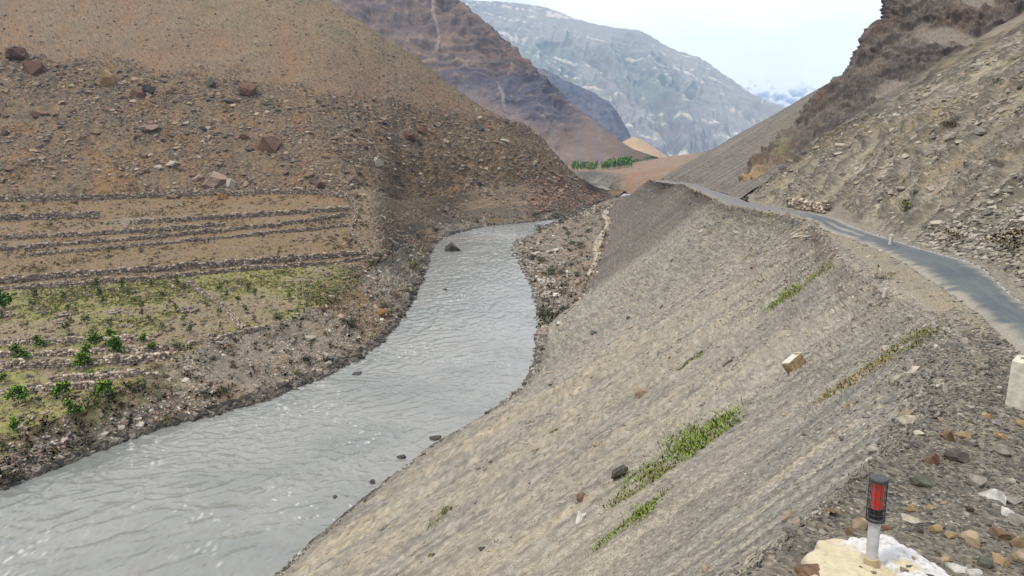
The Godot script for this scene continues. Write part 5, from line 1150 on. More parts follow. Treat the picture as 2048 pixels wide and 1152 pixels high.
func plants() -> void:
	# kind, x, z, height, label
	var hill: Sheet = sheets["hillside"]
	var made := {}
	for k in ["sapling", "young_tree", "shrub", "dark_shrub", "dry_shrub"]: made[k] = plant_kinds(k)
	for b in [
		["young_tree", "hillside", -85.26, -130.13, 2.23, "bright young tree at the left end of the uppermost low terrace"],
		["young_tree", "hillside", -84.54, -123.39, 2.82, "bushy bright tree on the second low terrace, left"],
		["young_tree", "hillside", -74.44, -129.24, 2.76, "bright tree beside the tallest one on the uppermost low terrace"],
		["young_tree", "hillside", -69.30, -125.15, 3.58, "tallest bright green tree, in the middle of the low terraces"],
		["young_tree", "hillside", -74.13, -125.43, 1.97, "small bright tree left of the tallest one"],
		["young_tree", "hillside", -70.75, -118.03, 3.05, "dark green full tree standing before the long low wall"],
		["young_tree", "hillside", -67.11, -131.32, 1.87, "small bright tree at the right end of the uppermost low terrace"],
		["young_tree", "hillside", -62.91, -126.51, 1.81, "pale thin young tree right of the tallest one"],
		["young_tree", "hillside", -66.99, -114.05, 1.48, "small dark tree beside the full dark green one"],
		["young_tree", "hillside", -72.98, -104.75, 3.04, "large rounded bright tree at the left edge of the lowest terraces"],
		["young_tree", "hillside", -67.47, -106.50, 2.77, "large rounded bright tree, middle of three on the lowest terrace"],
		["young_tree", "hillside", -61.00, -106.31, 2.77, "rounded bright tree at the right end of the lowest terrace"],
		["young_tree", "hillside", -63.08, -101.50, 2.21, "rounded bright tree standing lowest, nearest the river"],
		["young_tree", "hillside", -107.69, -153.93, 4.77, "dark tree cut by the left edge of the photo"],
		["young_tree", "hillside", -80.60, -112.74, 1.95, "dark low tree at the left edge beside the lowest terraces"],
		["young_tree", "hillside", -74.10, -133.45, 2.28, "bright tree just behind the tallest one"],
		["young_tree", "hillside", -67.85, -96.49, 1.93, "bright tree near the bank at the left, below the terraces"],
		["sapling", "hillside", -97.20, -158.40, 2.56, "slender young fruit tree in the walled orchard"],
		["sapling", "hillside", -91.17, -149.98, 2.16, "slender young fruit tree in the walled orchard"],
		["sapling", "hillside", -86.66, -142.41, 2.31, "slender young fruit tree in the walled orchard"],
		["sapling", "hillside", -100.04, -152.13, 2.46, "slender young fruit tree in the walled orchard"],
		["sapling", "hillside", -104.67, -160.63, 2.88, "slender young fruit tree in the walled orchard"],
		["sapling", "hillside", -94.90, -167.82, 3.30, "slender young fruit tree in the walled orchard"],
		["sapling", "hillside", -90.68, -160.70, 2.88, "slender young fruit tree in the walled orchard"],
		["sapling", "hillside", -87.50, -156.24, 2.24, "slender young fruit tree in the walled orchard"],
		["sapling", "hillside", -88.15, -165.93, 2.97, "slender young fruit tree in the walled orchard"],
		["sapling", "hillside", -84.67, -161.89, 2.32, "slender young fruit tree in the walled orchard"],
		["sapling", "hillside", -80.69, -155.86, 1.96, "slender young fruit tree in the walled orchard"],
		["sapling", "hillside", -77.02, -151.55, 2.45, "slender young fruit tree in the walled orchard"],
		["sapling", "hillside", -74.29, -146.24, 2.11, "slender young fruit tree in the walled orchard"],
		["sapling", "hillside", -83.32, -169.71, 2.43, "slender young fruit tree in the walled orchard"],
		["sapling", "hillside", -76.32, -159.96, 2.01, "slender young fruit tree in the walled orchard"],
		["sapling", "hillside", -72.57, -154.74, 1.78, "slender young fruit tree in the walled orchard"],
		["sapling", "hillside", -68.76, -149.16, 2.15, "slender young fruit tree in the walled orchard"],
		["sapling", "hillside", -73.89, -165.38, 2.37, "slender young fruit tree in the walled orchard"],
		["sapling", "hillside", -77.39, -169.56, 3.33, "slender young fruit tree in the walled orchard"],
		["sapling", "hillside", -70.42, -141.19, 2.29, "slender young fruit tree in the walled orchard"],
		["sapling", "hillside", -65.95, -136.94, 2.23, "slender young fruit tree in the walled orchard"],
		["sapling", "hillside", -64.30, -142.69, 2.06, "slender young fruit tree in the walled orchard"],
		["sapling", "hillside", -60.02, -135.05, 2.44, "slender young fruit tree in the walled orchard"],
		["sapling", "hillside", -63.49, -151.86, 2.18, "slender young fruit tree in the walled orchard"],
		["sapling", "hillside", -58.67, -145.83, 2.10, "slender young fruit tree in the walled orchard"],
		["sapling", "hillside", -55.30, -137.85, 1.99, "slender young fruit tree in the walled orchard"],
		["sapling", "hillside", -54.42, -148.78, 2.14, "slender young fruit tree in the walled orchard"],
		["sapling", "hillside", -65.30, -163.92, 2.35, "slender young fruit tree in the walled orchard"],
		["sapling", "hillside", -62.79, -161.10, 2.02, "slender young fruit tree in the walled orchard"],
		["sapling", "hillside", -58.09, -154.80, 2.22, "slender young fruit tree in the walled orchard"],
		["sapling", "hillside", -56.35, -160.96, 2.31, "slender young fruit tree in the walled orchard"],
		["sapling", "hillside", -59.43, -165.78, 2.37, "slender young fruit tree in the walled orchard"],
		["sapling", "hillside", -82.12, -140.19, 2.79, "slender young fruit tree in the walled orchard"],
		["sapling", "hillside", -83.16, -135.35, 2.94, "slender young fruit tree in the walled orchard"],
		["sapling", "hillside", -77.16, -139.37, 2.27, "slender young fruit tree in the walled orchard"],
		["sapling", "hillside", -94.14, -141.10, 1.78, "slender young fruit tree in the walled orchard"],
		["sapling", "hillside", -101.52, -144.83, 2.61, "slender young fruit tree in the walled orchard"],
		["sapling", "hillside", -50.56, -142.90, 1.55, "slender young fruit tree in the walled orchard"],
		["sapling", "hillside", -43.69, -167.26, 1.79, "slender young fruit tree in the walled orchard"],
		["sapling", "hillside", -48.86, -159.99, 2.01, "slender young fruit tree in the walled orchard"],
		["shrub", "hillside", -52.91, -109.35, 1.97, "olive bush right at the water edge on the near left bank"],
		["dark_shrub", "hillside", -64.11, -92.90, 0.97, "teal bush on the near left bank, right one of a pair"],
		["dark_shrub", "hillside", -65.53, -92.96, 0.72, "teal bush on the near left bank, left one of a pair"],
		["dark_shrub", "hillside", -64.94, -89.63, 2.11, "large dark bush at the left edge by the river"],
		["dark_shrub", "hillside", -61.06, -98.80, 1.02, "low teal bush on the bank below the lowest tree"],
		["shrub", "hillside", -61.88, -98.02, 0.76, "bright green low bush beside the low teal one"],
		["shrub", "hillside", -67.86, -93.16, 0.97, "straw-green bush at the left edge below the terraces"],
		["dry_shrub", "hillside", -69.15, -103.26, 1.06, "straw tuft bush left of the lowest bright tree"],
		["dry_shrub", "hillside", -58.68, -105.88, 1.09, "ochre bush on the bank right of the lowest trees"],
		["shrub", "hillside", -38.96, -129.74, 1.56, "round green bush among bank stones near the water"],
		["dark_shrub", "hillside", -38.87, -134.67, 1.80, "dark olive bush above the round green one"],
		["dry_shrub", "hillside", -56.42, -113.42, 2.13, "wide straw-olive bush at the end of the lowest terrace wall"],
		["dark_shrub", "hillside", -58.46, -126.92, 1.69, "dark bush at the right end of the low terraces"],
		["dry_shrub", "hillside", -117.54, -182.92, 2.38, "lone olive bush on the broad bare terrace"],
		["dark_shrub", "hillside", -46.55, -145.53, 1.92, "low dark bush in the grassy field right of the field wall"],
		["dark_shrub", "hillside", -34.16, -155.45, 2.46, "dark bush on the bank face left of the orange rock"],
		["dry_shrub", "hillside", -58.68, -118.39, 1.58, "brown bush by the end of the long low wall"],
		["dark_shrub", "hillside", -47.70, -118.24, 1.59, "dark bush low on the stony bank"],
		["dark_shrub", "hillside", -58.43, -110.28, 1.34, "dark bush right of the lowest terrace"],
		["dry_shrub", "hillside", -46.60, -138.28, 1.10, "olive bush beside the footpath at the bank top"],
		["dark_shrub", "hillside", -35.36, -138.18, 1.29, "grey-green bush on the bank near the white rock"],
		["dark_shrub", "hillside", -32.94, -258.18, 3.16, "upper bush of the three by the narrow left bank"],
		["shrub", "hillside", -30.74, -228.53, 3.94, "largest bush of the three by the narrow left bank"],
		["dark_shrub", "hillside", -30.43, -247.77, 2.43, "rightmost bush of the three by the narrow left bank"],
		["dry_shrub", "hillside", -33.43, -214.04, 2.11, "brown bush at the field corner"],
		["shrub", "hillside", -28.76, -199.26, 2.22, "olive bush on the bank below the field corner"],
		["dry_shrub", "hillside", -30.29, -189.49, 2.82, "straw bush on the bank below the field corner"],
		["dark_shrub", "hillside", -30.74, -176.13, 2.19, "teal bush just above the orange rock"],
		["shrub", "hillside", -29.17, -171.77, 1.93, "green bush hugging the right side of the orange rock"],
		["dark_shrub", "hillside", -33.94, -154.69, 1.93, "tall grey-green bush on the bank left of the orange rock"],
		["dark_shrub", "hillside", -17.20, -353.42, 3.00, "dark bush on the far left bank, alone"],
		["dark_shrub", "hillside", -32.81, -318.87, 3.10, "dark bush by the left bank near the rope crossing"],
		["dark_shrub", "hillside", 11.81, -374.03, 4.53, "dark bush where the river goes out of sight"],
		["dark_shrub", "hillside", 21.58, -381.05, 4.16, "dark bush right of the one where the river goes out of sight"],
		["dark_shrub", "scree_slope", 23.65, -354.29, 3.44, "dark bush at the top corner of the gravel bar"],
		["dark_shrub", "scree_slope", 12.32, -335.73, 2.86, "dark bush at the head of the gravel bar"],
		["dark_shrub", "scree_slope", 31.53, -308.62, 2.63, "bush on the gravel bar beside the bend of the track"],
		["shrub", "scree_slope", 22.83, -306.32, 2.61, "olive bush in the middle of the upper gravel bar"],
		["dark_shrub", "scree_slope", 6.90, -256.66, 3.46, "large dark bush near the water on the gravel bar"],
		["shrub", "scree_slope", 10.26, -251.23, 3.08, "olive bush right of the large dark one on the gravel bar"],
		["shrub", "scree_slope", 11.35, -227.49, 3.36, "greenest bush, low on the gravel bar"],
		["dark_shrub", "scree_slope", 15.35, -226.64, 2.51, "grey bush right of the greenest one"],
		["shrub", "scree_slope", 8.60, -269.75, 2.31, "small bush above the large dark one on the gravel bar"],
		["dark_shrub", "scree_slope", 24.85, -272.45, 3.33, "dark bush among white stones by the track"],
		["shrub", "scree_slope", 22.72, -280.39, 2.40, "olive bush left of the one among white stones"],
		["dark_shrub", "scree_slope", 14.69, -208.32, 1.80, "small dark bush by the tan rock on the gravel bar"],
		["dry_shrub", "scree_slope", 11.21, -202.81, 2.01, "brown bush near the lower tip of the gravel bar"],
		["dark_shrub", "scree_slope", 7.94, -180.42, 2.02, "dark bush at the foot of the scree by the water"],
		["dark_shrub", "scree_slope", 20.02, -220.79, 1.90, "dark bush beside the track end"],
		["dry_shrub", "upper_slope", 27.60, -40.81, 1.90, "large dry brown thorn bush at the right edge above the road"],
		["dry_shrub", "upper_slope", 32.88, -54.83, 1.43, "dry brown bush left of the large thorn bush above the road"],
		["dark_shrub", "upper_slope", 66.76, -117.34, 2.14, "dark olive cushion bush on the right of the upper slope"],
		["shrub", "upper_slope", 44.96, -86.19, 1.73, "bright green bush in a crack of the upper slope"],
		["shrub", "upper_slope", 49.87, -91.78, 1.57, "yellow-green bush beside the whitish boulder on the upper slope"],
		["dry_shrub", "scree_slope", 17.58, -35.15, 0.62, "olive dry bush on the verge by the bent striped stick"],
		["dark_shrub", "upper_slope", 79.54, -127.51, 1.24, "small dark hollow bush near the top right of the upper slope"],
	]:
		var at := ground(sheets[b[1]], b[2], b[3])
		var list: Array = made[b[0]]
		var o := dup(list[rng.randi() % list.size()], at - Vector3(0, 0.03 * b[4], 0), rng.randf() * TAU, b[4], b[5], "slender young fruit trees of the orchard" if b[0] == "sapling" else "")
		if b[0] == "dry_shrub" or b[0] == "dark_shrub": o.scale *= Vector3(1.25, 0.9, 1.25)
	for k in made:
		for o in made[k]: o.free()

func grass_patches() -> void:
	var s: Sheet = sheets["scree_slope"]
	grass_patch(s, [Vector2(8.40, -28.04), Vector2(7.46, -27.94), Vector2(6.52, -28.00), Vector2(5.82, -27.23)], 1.44, 4680, 0.260, Color(0.14, 0.23, 0.035), Color(0.24, 0.34, 0.06), "biggest bright green grass patch in the middle of the scree slope")
	grass_patch(s, [Vector2(5.66, -26.64), Vector2(4.99, -26.54), Vector2(4.22, -25.79)], 0.88, 1620, 0.230, Color(0.14, 0.23, 0.035), Color(0.27, 0.25, 0.08), "yellowing grass patch below the biggest one")
	grass_patch(s, [Vector2(4.26, -21.16), Vector2(3.83, -21.27), Vector2(3.37, -21.78)], 1.02, 1980, 0.176, Color(0.14, 0.23, 0.035), Color(0.24, 0.34, 0.06), "round green grass patch near the bottom of the scree")
	grass_patch(s, [Vector2(17.82, -43.50), Vector2(17.53, -45.35), Vector2(16.58, -46.16)], 1.20, 1620, 0.285, Color(0.14, 0.23, 0.035), Color(0.24, 0.34, 0.06), "green grass patch highest on the scree below the road")
	grass_patch(s, [Vector2(12.40, -47.22), Vector2(11.86, -47.88), Vector2(11.14, -47.84)], 0.30, 468, 0.267, Color(0.14, 0.23, 0.035), Color(0.27, 0.25, 0.08), "small green grass patch between the river and the tan concrete block")
	grass_patch(s, [Vector2(11.16, -19.28), Vector2(10.72, -19.57), Vector2(10.39, -20.21)], 0.42, 1440, 0.127, Color(0.14, 0.23, 0.035), Color(0.27, 0.25, 0.08), "green part of the long grass strip below the verge")
	grass_patch(s, [Vector2(10.29, -20.13), Vector2(9.70, -19.98), Vector2(8.81, -19.59)], 0.56, 1620, 0.155, Color(0.27, 0.25, 0.08), Color(0.36, 0.28, 0.12), "straw yellow lower end of the long grass strip")
	grass_patch(s, [Vector2(-4.74, -52.51), Vector2(-5.49, -52.25), Vector2(-6.08, -50.71)], 0.38, 396, 0.306, Color(0.14, 0.23, 0.035), Color(0.27, 0.25, 0.08), "small grass patch near the bottom edge of the scree")
	grass_patch(s, [Vector2(43.17, -124.09), Vector2(42.57, -124.16)], 0.41, 216, 0.415, Color(0.14, 0.23, 0.035), Color(0.24, 0.34, 0.06), "tiny bright green tuft under the far road bend")
	grass_patch(s, [Vector2(40.24, -108.91), Vector2(39.46, -109.68)], 0.37, 162, 0.368, Color(0.14, 0.23, 0.035), Color(0.27, 0.25, 0.08), "tiny olive tuft below the road bend")
	grass_patch(s, [Vector2(38.81, -111.94), Vector2(38.12, -112.00)], 0.38, 162, 0.377, Color(0.27, 0.25, 0.08), Color(0.14, 0.23, 0.035), "tiny olive tuft left of the one below the road bend")
	grass_patch(s, [Vector2(35.08, -109.11), Vector2(33.86, -108.56)], 0.29, 162, 0.368, Color(0.14, 0.23, 0.035), Color(0.27, 0.25, 0.08), "thin grass line beside the slate ledge under the road bend")
	grass_patch(s, [Vector2(3.57, -57.08), Vector2(3.08, -57.01)], 0.16, 126, 0.244, Color(0.14, 0.23, 0.035), Color(0.27, 0.25, 0.08), "tiny grass tuft on the lower scree above the river stones")
	grass_patch(s, [Vector2(-6.87, -41.41), Vector2(-7.09, -40.85)], 0.25, 216, 0.245, Color(0.14, 0.23, 0.035), Color(0.24, 0.34, 0.06), "grass tuft cut by the bottom edge of the photo")
	grass_patch(s, [Vector2(-4.63, -39.47), Vector2(-4.81, -39.26)], 0.17, 126, 0.204, Color(0.14, 0.23, 0.035), Color(0.27, 0.25, 0.08), "tiny grass tuft at the bottom of the scree")

func walls() -> void:
	dry_wall(sheets["hillside"], [Vector2(-182.0, -252.3), Vector2(-174.0, -255.4), Vector2(-157.7, -259.3), Vector2(-148.2, -262.5), Vector2(-138.3, -265.3), Vector2(-128.7, -267.5), Vector2(-112.3, -270.8), Vector2(-102.0, -272.4), Vector2(-91.4, -273.3), Vector2(-80.6, -273.3), Vector2(-69.7, -273.4), Vector2(-59.4, -267.7), Vector2(-55.4, -261.0)], 1.9, 0.55, "long top terrace wall at the foot of the boulder slope")
	dry_wall(sheets["hillside"], [Vector2(-165.4, -228.1), Vector2(-158.0, -230.7), Vector2(-146.4, -234.5), Vector2(-130.9, -237.7)], 2.0, 0.55, "thick short terrace wall below the top wall at the left")
	dry_wall(sheets["hillside"], [Vector2(-117.5, -230.2), Vector2(-107.9, -232.4), Vector2(-95.5, -236.4), Vector2(-85.7, -240.2), Vector2(-75.6, -244.0), Vector2(-65.1, -247.4), Vector2(-54.4, -251.5)], 1.5, 0.55, "second terrace wall, under the top wall on the right half")
	dry_wall(sheets["hillside"], [Vector2(-143.3, -210.2), Vector2(-136.9, -212.4), Vector2(-130.3, -214.6), Vector2(-120.4, -217.6), Vector2(-113.0, -220.4), Vector2(-105.2, -222.8), Vector2(-96.8, -226.0), Vector2(-88.2, -229.5)], 1.2, 0.55, "third terrace wall, beginning below the thick short one")
	dry_wall(sheets["hillside"], [Vector2(-144.3, -197.3), Vector2(-137.9, -199.7), Vector2(-131.6, -202.6), Vector2(-125.2, -205.6), Vector2(-118.4, -208.4), Vector2(-111.4, -211.3), Vector2(-104.2, -214.0), Vector2(-97.0, -217.5), Vector2(-89.7, -221.2), Vector2(-80.9, -226.0), Vector2(-71.8, -230.9), Vector2(-65.8, -235.5), Vector2(-59.6, -240.5), Vector2(-53.1, -245.4)], 1.2, 0.55, "fourth terrace wall crossing the whole hillside")
	dry_wall(sheets["hillside"], [Vector2(-127.5, -195.8), Vector2(-120.1, -199.1), Vector2(-112.5, -202.4), Vector2(-106.5, -205.0), Vector2(-100.3, -207.5), Vector2(-93.9, -210.2), Vector2(-87.6, -213.4), Vector2(-81.2, -216.9), Vector2(-74.6, -220.5), Vector2(-66.5, -224.8), Vector2(-58.1, -229.6), Vector2(-49.3, -234.4)], 0.9, 0.55, "lowest and thinnest of the narrow terrace walls")
	dry_wall(sheets["hillside"], [Vector2(-126.8, -171.7), Vector2(-121.0, -173.6), Vector2(-115.4, -176.0), Vector2(-109.7, -178.5), Vector2(-104.0, -180.0), Vector2(-98.4, -181.7), Vector2(-92.6, -183.4), Vector2(-84.9, -185.9), Vector2(-77.3, -188.9), Vector2(-70.8, -192.1), Vector2(-64.0, -195.5), Vector2(-57.1, -199.2), Vector2(-49.2, -202.8), Vector2(-41.0, -206.3)], 1.5, 0.55, "long wall along the upper side of the orchard, upper of two")
	dry_wall(sheets["hillside"], [Vector2(-124.1, -167.7), Vector2(-118.4, -169.5), Vector2(-110.7, -171.1), Vector2(-102.7, -172.5), Vector2(-95.2, -175.0), Vector2(-87.4, -177.5), Vector2(-79.4, -181.4), Vector2(-72.3, -185.5), Vector2(-64.9, -189.8), Vector2(-57.4, -193.1), Vector2(-49.8, -196.6), Vector2(-38.2, -204.6)], 1.1, 0.55, "long wall along the upper side of the orchard, lower of two")
	dry_wall(sheets["hillside"], [Vector2(-55.4, -261.0), Vector2(-50.8, -246.7), Vector2(-50.3, -236.4), Vector2(-49.9, -229.7), Vector2(-46.6, -220.9), Vector2(-43.0, -213.7), Vector2(-39.6, -207.8), Vector2(-37.3, -213.1)], 1.0, 0.8, "winding wall running downhill at the right end of the terraces")
	dry_wall(sheets["hillside"], [Vector2(-78.2, -176.4), Vector2(-70.6, -165.8), Vector2(-61.9, -154.7), Vector2(-55.1, -144.6), Vector2(-50.8, -137.4)], 0.8, 0.8, "field wall slanting down through the orchard")
	dry_wall(sheets["hillside"], [Vector2(-96.5, -130.9), Vector2(-93.2, -131.4), Vector2(-83.2, -131.5), Vector2(-75.6, -132.6), Vector2(-66.4, -132.6)], 0.7, 0.55, "first low terrace wall below the orchard")
	dry_wall(sheets["hillside"], [Vector2(-92.2, -124.7), Vector2(-89.1, -125.1), Vector2(-79.5, -125.2), Vector2(-75.0, -125.6), Vector2(-70.4, -126.1), Vector2(-65.5, -126.5), Vector2(-60.6, -126.9)], 0.8, 0.55, "second low terrace wall below the orchard")
	dry_wall(sheets["hillside"], [Vector2(-88.0, -118.5), Vector2(-85.0, -119.0), Vector2(-79.5, -119.4), Vector2(-73.8, -119.7), Vector2(-69.5, -120.3), Vector2(-65.2, -120.9), Vector2(-58.2, -122.3)], 1.1, 0.55, "third low terrace wall, the long thick one")
	dry_wall(sheets["hillside"], [Vector2(-73.3, -113.4), Vector2(-65.7, -114.0), Vector2(-61.1, -114.3), Vector2(-57.3, -116.4)], 0.8, 0.55, "fourth low terrace wall below the orchard")
	dry_wall(sheets["hillside"], [Vector2(-81.2, -108.6), Vector2(-78.4, -108.9), Vector2(-71.2, -109.7), Vector2(-64.6, -110.4)], 0.8, 0.55, "lowest terrace wall nearest the river")
	dry_wall(sheets["hillside"], [Vector2(-57.5, -128.8), Vector2(-54.1, -131.5), Vector2(-50.4, -136.7), Vector2(-48.0, -139.6)], 0.5, 0.5, "low stone edging of the path along the bank top")
	dry_wall(sheets["upper_slope"], [Vector2(49.7, -134.7), Vector2(49.5, -129.1), Vector2(49.3, -122.1), Vector2(48.7, -116.2)], 1.1, 0.55, "dark dry stone wall on the uphill side of the road bend")
	stone_ring(-67.1, -151.2, 2.04, .8, "largest stone ring with a red heap in the orchard")
	stone_ring(-82.2, -150.8, 1.26, .6, "stone ring left of the largest one in the orchard")
	stone_ring(-91.6, -149.1, 1.25, .6, "stone ring among saplings in the left orchard")
	stone_ring(-89.8, -145.0, 1.50, .4, "flat stone pile under the left orchard ring")
	stone_ring(-103.6, -148.9, 1.53, 1.0, "stone heap at the left edge of the orchard")
	stone_ring(-75.2, -140.6, 0.73, .5, "small pale stone heap in the lower orchard")

func grove() -> void:
	var s: Sheet = sheets["valley_floor"]
	var kinds := plant_kinds("grove_tree")
	for b in [
		[54.8, -684.3, 6.99, "left"],
		[61.1, -756.8, 6.48, "left"],
		[56.3, -681.8, 4.76, "left"],
		[61.5, -741.2, 7.51, "left"],
		[58.0, -679.0, 4.82, "left"],
		[65.5, -758.9, 7.33, "left"],
		[60.4, -690.6, 5.47, "left"],
		[64.5, -739.8, 6.26, "left"],
		[63.4, -698.5, 5.99, "left"],
		[65.9, -736.4, 4.77, "left"],
		[62.8, -681.8, 4.84, "left"],
		[68.7, -740.8, 7.09, "left"],
		[65.8, -691.2, 5.38, "left"],
		[69.6, -735.8, 6.92, "left"],
		[66.6, -688.2, 5.36, "left"],
		[71.9, -743.6, 6.27, "left"],
		[69.1, -687.2, 5.70, "left"],
		[74.6, -749.1, 6.15, "left"],
		[69.0, -677.6, 4.93, "left"],
		[76.2, -743.2, 6.49, "left"],
		[71.0, -678.4, 6.53, "left"],
		[77.1, -739.7, 6.57, "left"],
		[71.5, -674.4, 5.27, "left"],
		[76.4, -721.2, 6.08, "left"],
		[72.6, -670.1, 5.53, "left"],
		[81.5, -744.6, 6.20, "left"],
		[76.8, -695.6, 5.29, "left"],
		[81.1, -728.9, 7.99, "left"],
		[80.8, -683.3, 5.45, "mid"],
		[89.1, -751.7, 5.34, "mid"],
		[84.4, -700.5, 6.41, "mid"],
		[88.0, -730.0, 6.79, "mid"],
		[84.9, -688.3, 7.04, "mid"],
		[91.8, -745.7, 7.15, "mid"],
		[87.4, -693.3, 7.35, "mid"],
		[94.7, -753.3, 8.08, "mid"],
		[87.9, -692.7, 7.48, "mid"],
		[95.3, -746.2, 7.98, "mid"],
		[90.3, -696.0, 7.81, "mid"],
		[97.1, -751.1, 7.07, "mid"],
		[93.9, -706.2, 8.11, "mid"],
		[98.2, -736.7, 8.51, "mid"],
		[94.3, -700.0, 9.34, "mid"],
		[101.7, -757.9, 9.76, "mid"],
		[96.2, -703.4, 8.74, "mid"],
		[104.5, -769.3, 7.08, "mid"],
		[97.2, -700.5, 7.54, "mid"],
		[104.7, -750.7, 8.86, "mid"],
		[99.9, -708.2, 7.76, "mid"],
		[107.3, -761.8, 9.45, "mid"],
		[102.3, -711.8, 8.87, "mid"],
		[108.9, -762.9, 9.16, "mid"],
		[102.9, -707.3, 8.25, "mid"],
		[111.1, -765.8, 8.57, "mid"],
		[104.4, -703.9, 9.11, "mid"],
		[116.1, -785.7, 8.34, "mid"],
		[105.6, -699.9, 7.14, "mid"],
		[110.9, -742.0, 8.62, "mid"],
		[106.2, -696.1, 8.06, "mid"],
		[115.9, -760.0, 8.29, "mid"],
		[107.7, -697.1, 7.24, "mid"],
		[119.8, -776.0, 8.66, "mid"],
		[109.0, -693.2, 6.03, "mid"],
		[118.0, -752.9, 7.05, "mid"],
		[119.8, -764.4, 4.86, "right"],
		[122.6, -771.0, 4.56, "right"],
		[121.8, -754.5, 5.31, "right"],
		[124.5, -760.1, 4.49, "right"],
		[128.5, -773.6, 4.79, "right"],
		[126.6, -751.5, 3.34, "right"],
		[129.3, -757.0, 2.92, "right"],
		[134.1, -774.6, 4.12, "right"],
		[138.6, -789.6, 3.05, "right"],
		[138.3, -777.2, 4.06, "right"],
		[142.4, -790.1, 4.19, "right"],
		[146.1, -800.2, 4.29, "right"],
		[147.2, -796.2, 3.30, "right"],
	]:
		var label: String = {"left": "tree of the left clump of the green grove far up the valley", "mid": "tree of the taller right clump of the far green grove", "right": "small tree of the thin tail of the far grove running right"}[b[3]]
		dup(kinds[rng.randi() % kinds.size()], ground(s, b[0], b[1]), rng.randf() * TAU, b[2], label, "far grove, " + b[3] + " part")
	for o in kinds: o.free()

func built_things() -> void:
	var scree: Sheet = sheets["scree_slope"]
	lamp_and_plinth(2.501, -4.730, 0.003493)
	parapet(7.724, -11.065, 0.007802)
	fallen_block(11.105, -27.815, 0.019381)
	sack(2.657, -26.785, 0.019540)
	guard_stone(ground(sheets["upper_slope"], 32.15, -63.06), 0.85, 0.38, "white-painted marker stone on the uphill side of the road")
	guard_stone(ground(scree, 15.21, -29.88), 0.33, 0.18, "worn white guard stone on the verge below the dry bush")
	guard_stone(ground(scree, 38.41, -94.07), 0.57, 0.38, "small white-painted stone at the outer edge of the road bend")
	bent_stick(ground(scree, 18.94, -37.82), 0.02566)
	plank(ground(scree, 39.96, -125.19), 1.01, "pale straight plank lying on the scree under the road")
	plank(ground(scree, 23.15, -48.18), 0.39, "pale flat board lying on the verge above the bent stick")
	river_rock("boulder", Vector3(-22.64, 0, -279.77), 5.47, 3.58, "dark boulder standing in the river beside the rope crossing")
	river_rock("rock", Vector3(-19.24, 0, -208.97), 1.43, 0.57, "small dark rock awash in the middle of the river")
	river_rock("rock", Vector3(-25.68, 0, -176.17), 0.61, 0.36, "tiny dark rock near the left shore opposite the orange rock")
	river_rock("rock", Vector3(-11.13, 0, -104.26), 1.63, 0.59, "dark flat rock in the water off the right shore, uppermost")
	river_rock("rock", Vector3(-15.43, 0, -97.52), 1.19, 0.49, "dark flat rock in the water below the uppermost one")
	river_rock("rock", Vector3(-18.18, 0, -90.39), 0.85, 0.33, "small dark rock in the water near the right shore")
	river_rock("rock", Vector3(-21.95, 0, -86.05), 0.75, 0.31, "dark rock awash farthest out from the right shore")
	river_rock("rock", Vector3(-28.96, 0, -134.17), 1.87, 0.37, "low flat rock touching the left shore")
	rope_crossing(Vector3(-34.9, 2.2, -302.5), Vector3(4.6, 2.2, -296.8))
	pole_frame(-43.62, -150.62, 0.103361)
	post(ground(sheets["hillside"], -109.47, -162.25), 1.89)
	track([Vector3(53.5, 4.3, -405.8), Vector3(50.3, 4.3, -393.0), Vector3(45.6, 4.2, -365.5), Vector3(42.4, 5.0, -326.7), Vector3(39.3, 4.3, -308.8), Vector3(34.4, 3.2, -290.6), Vector3(30.7, 2.8, -267.9), Vector3(29.4, 2.7, -251.4), Vector3(26.3, 2.5, -233.6), Vector3(23.6, 2.3, -219.6)])

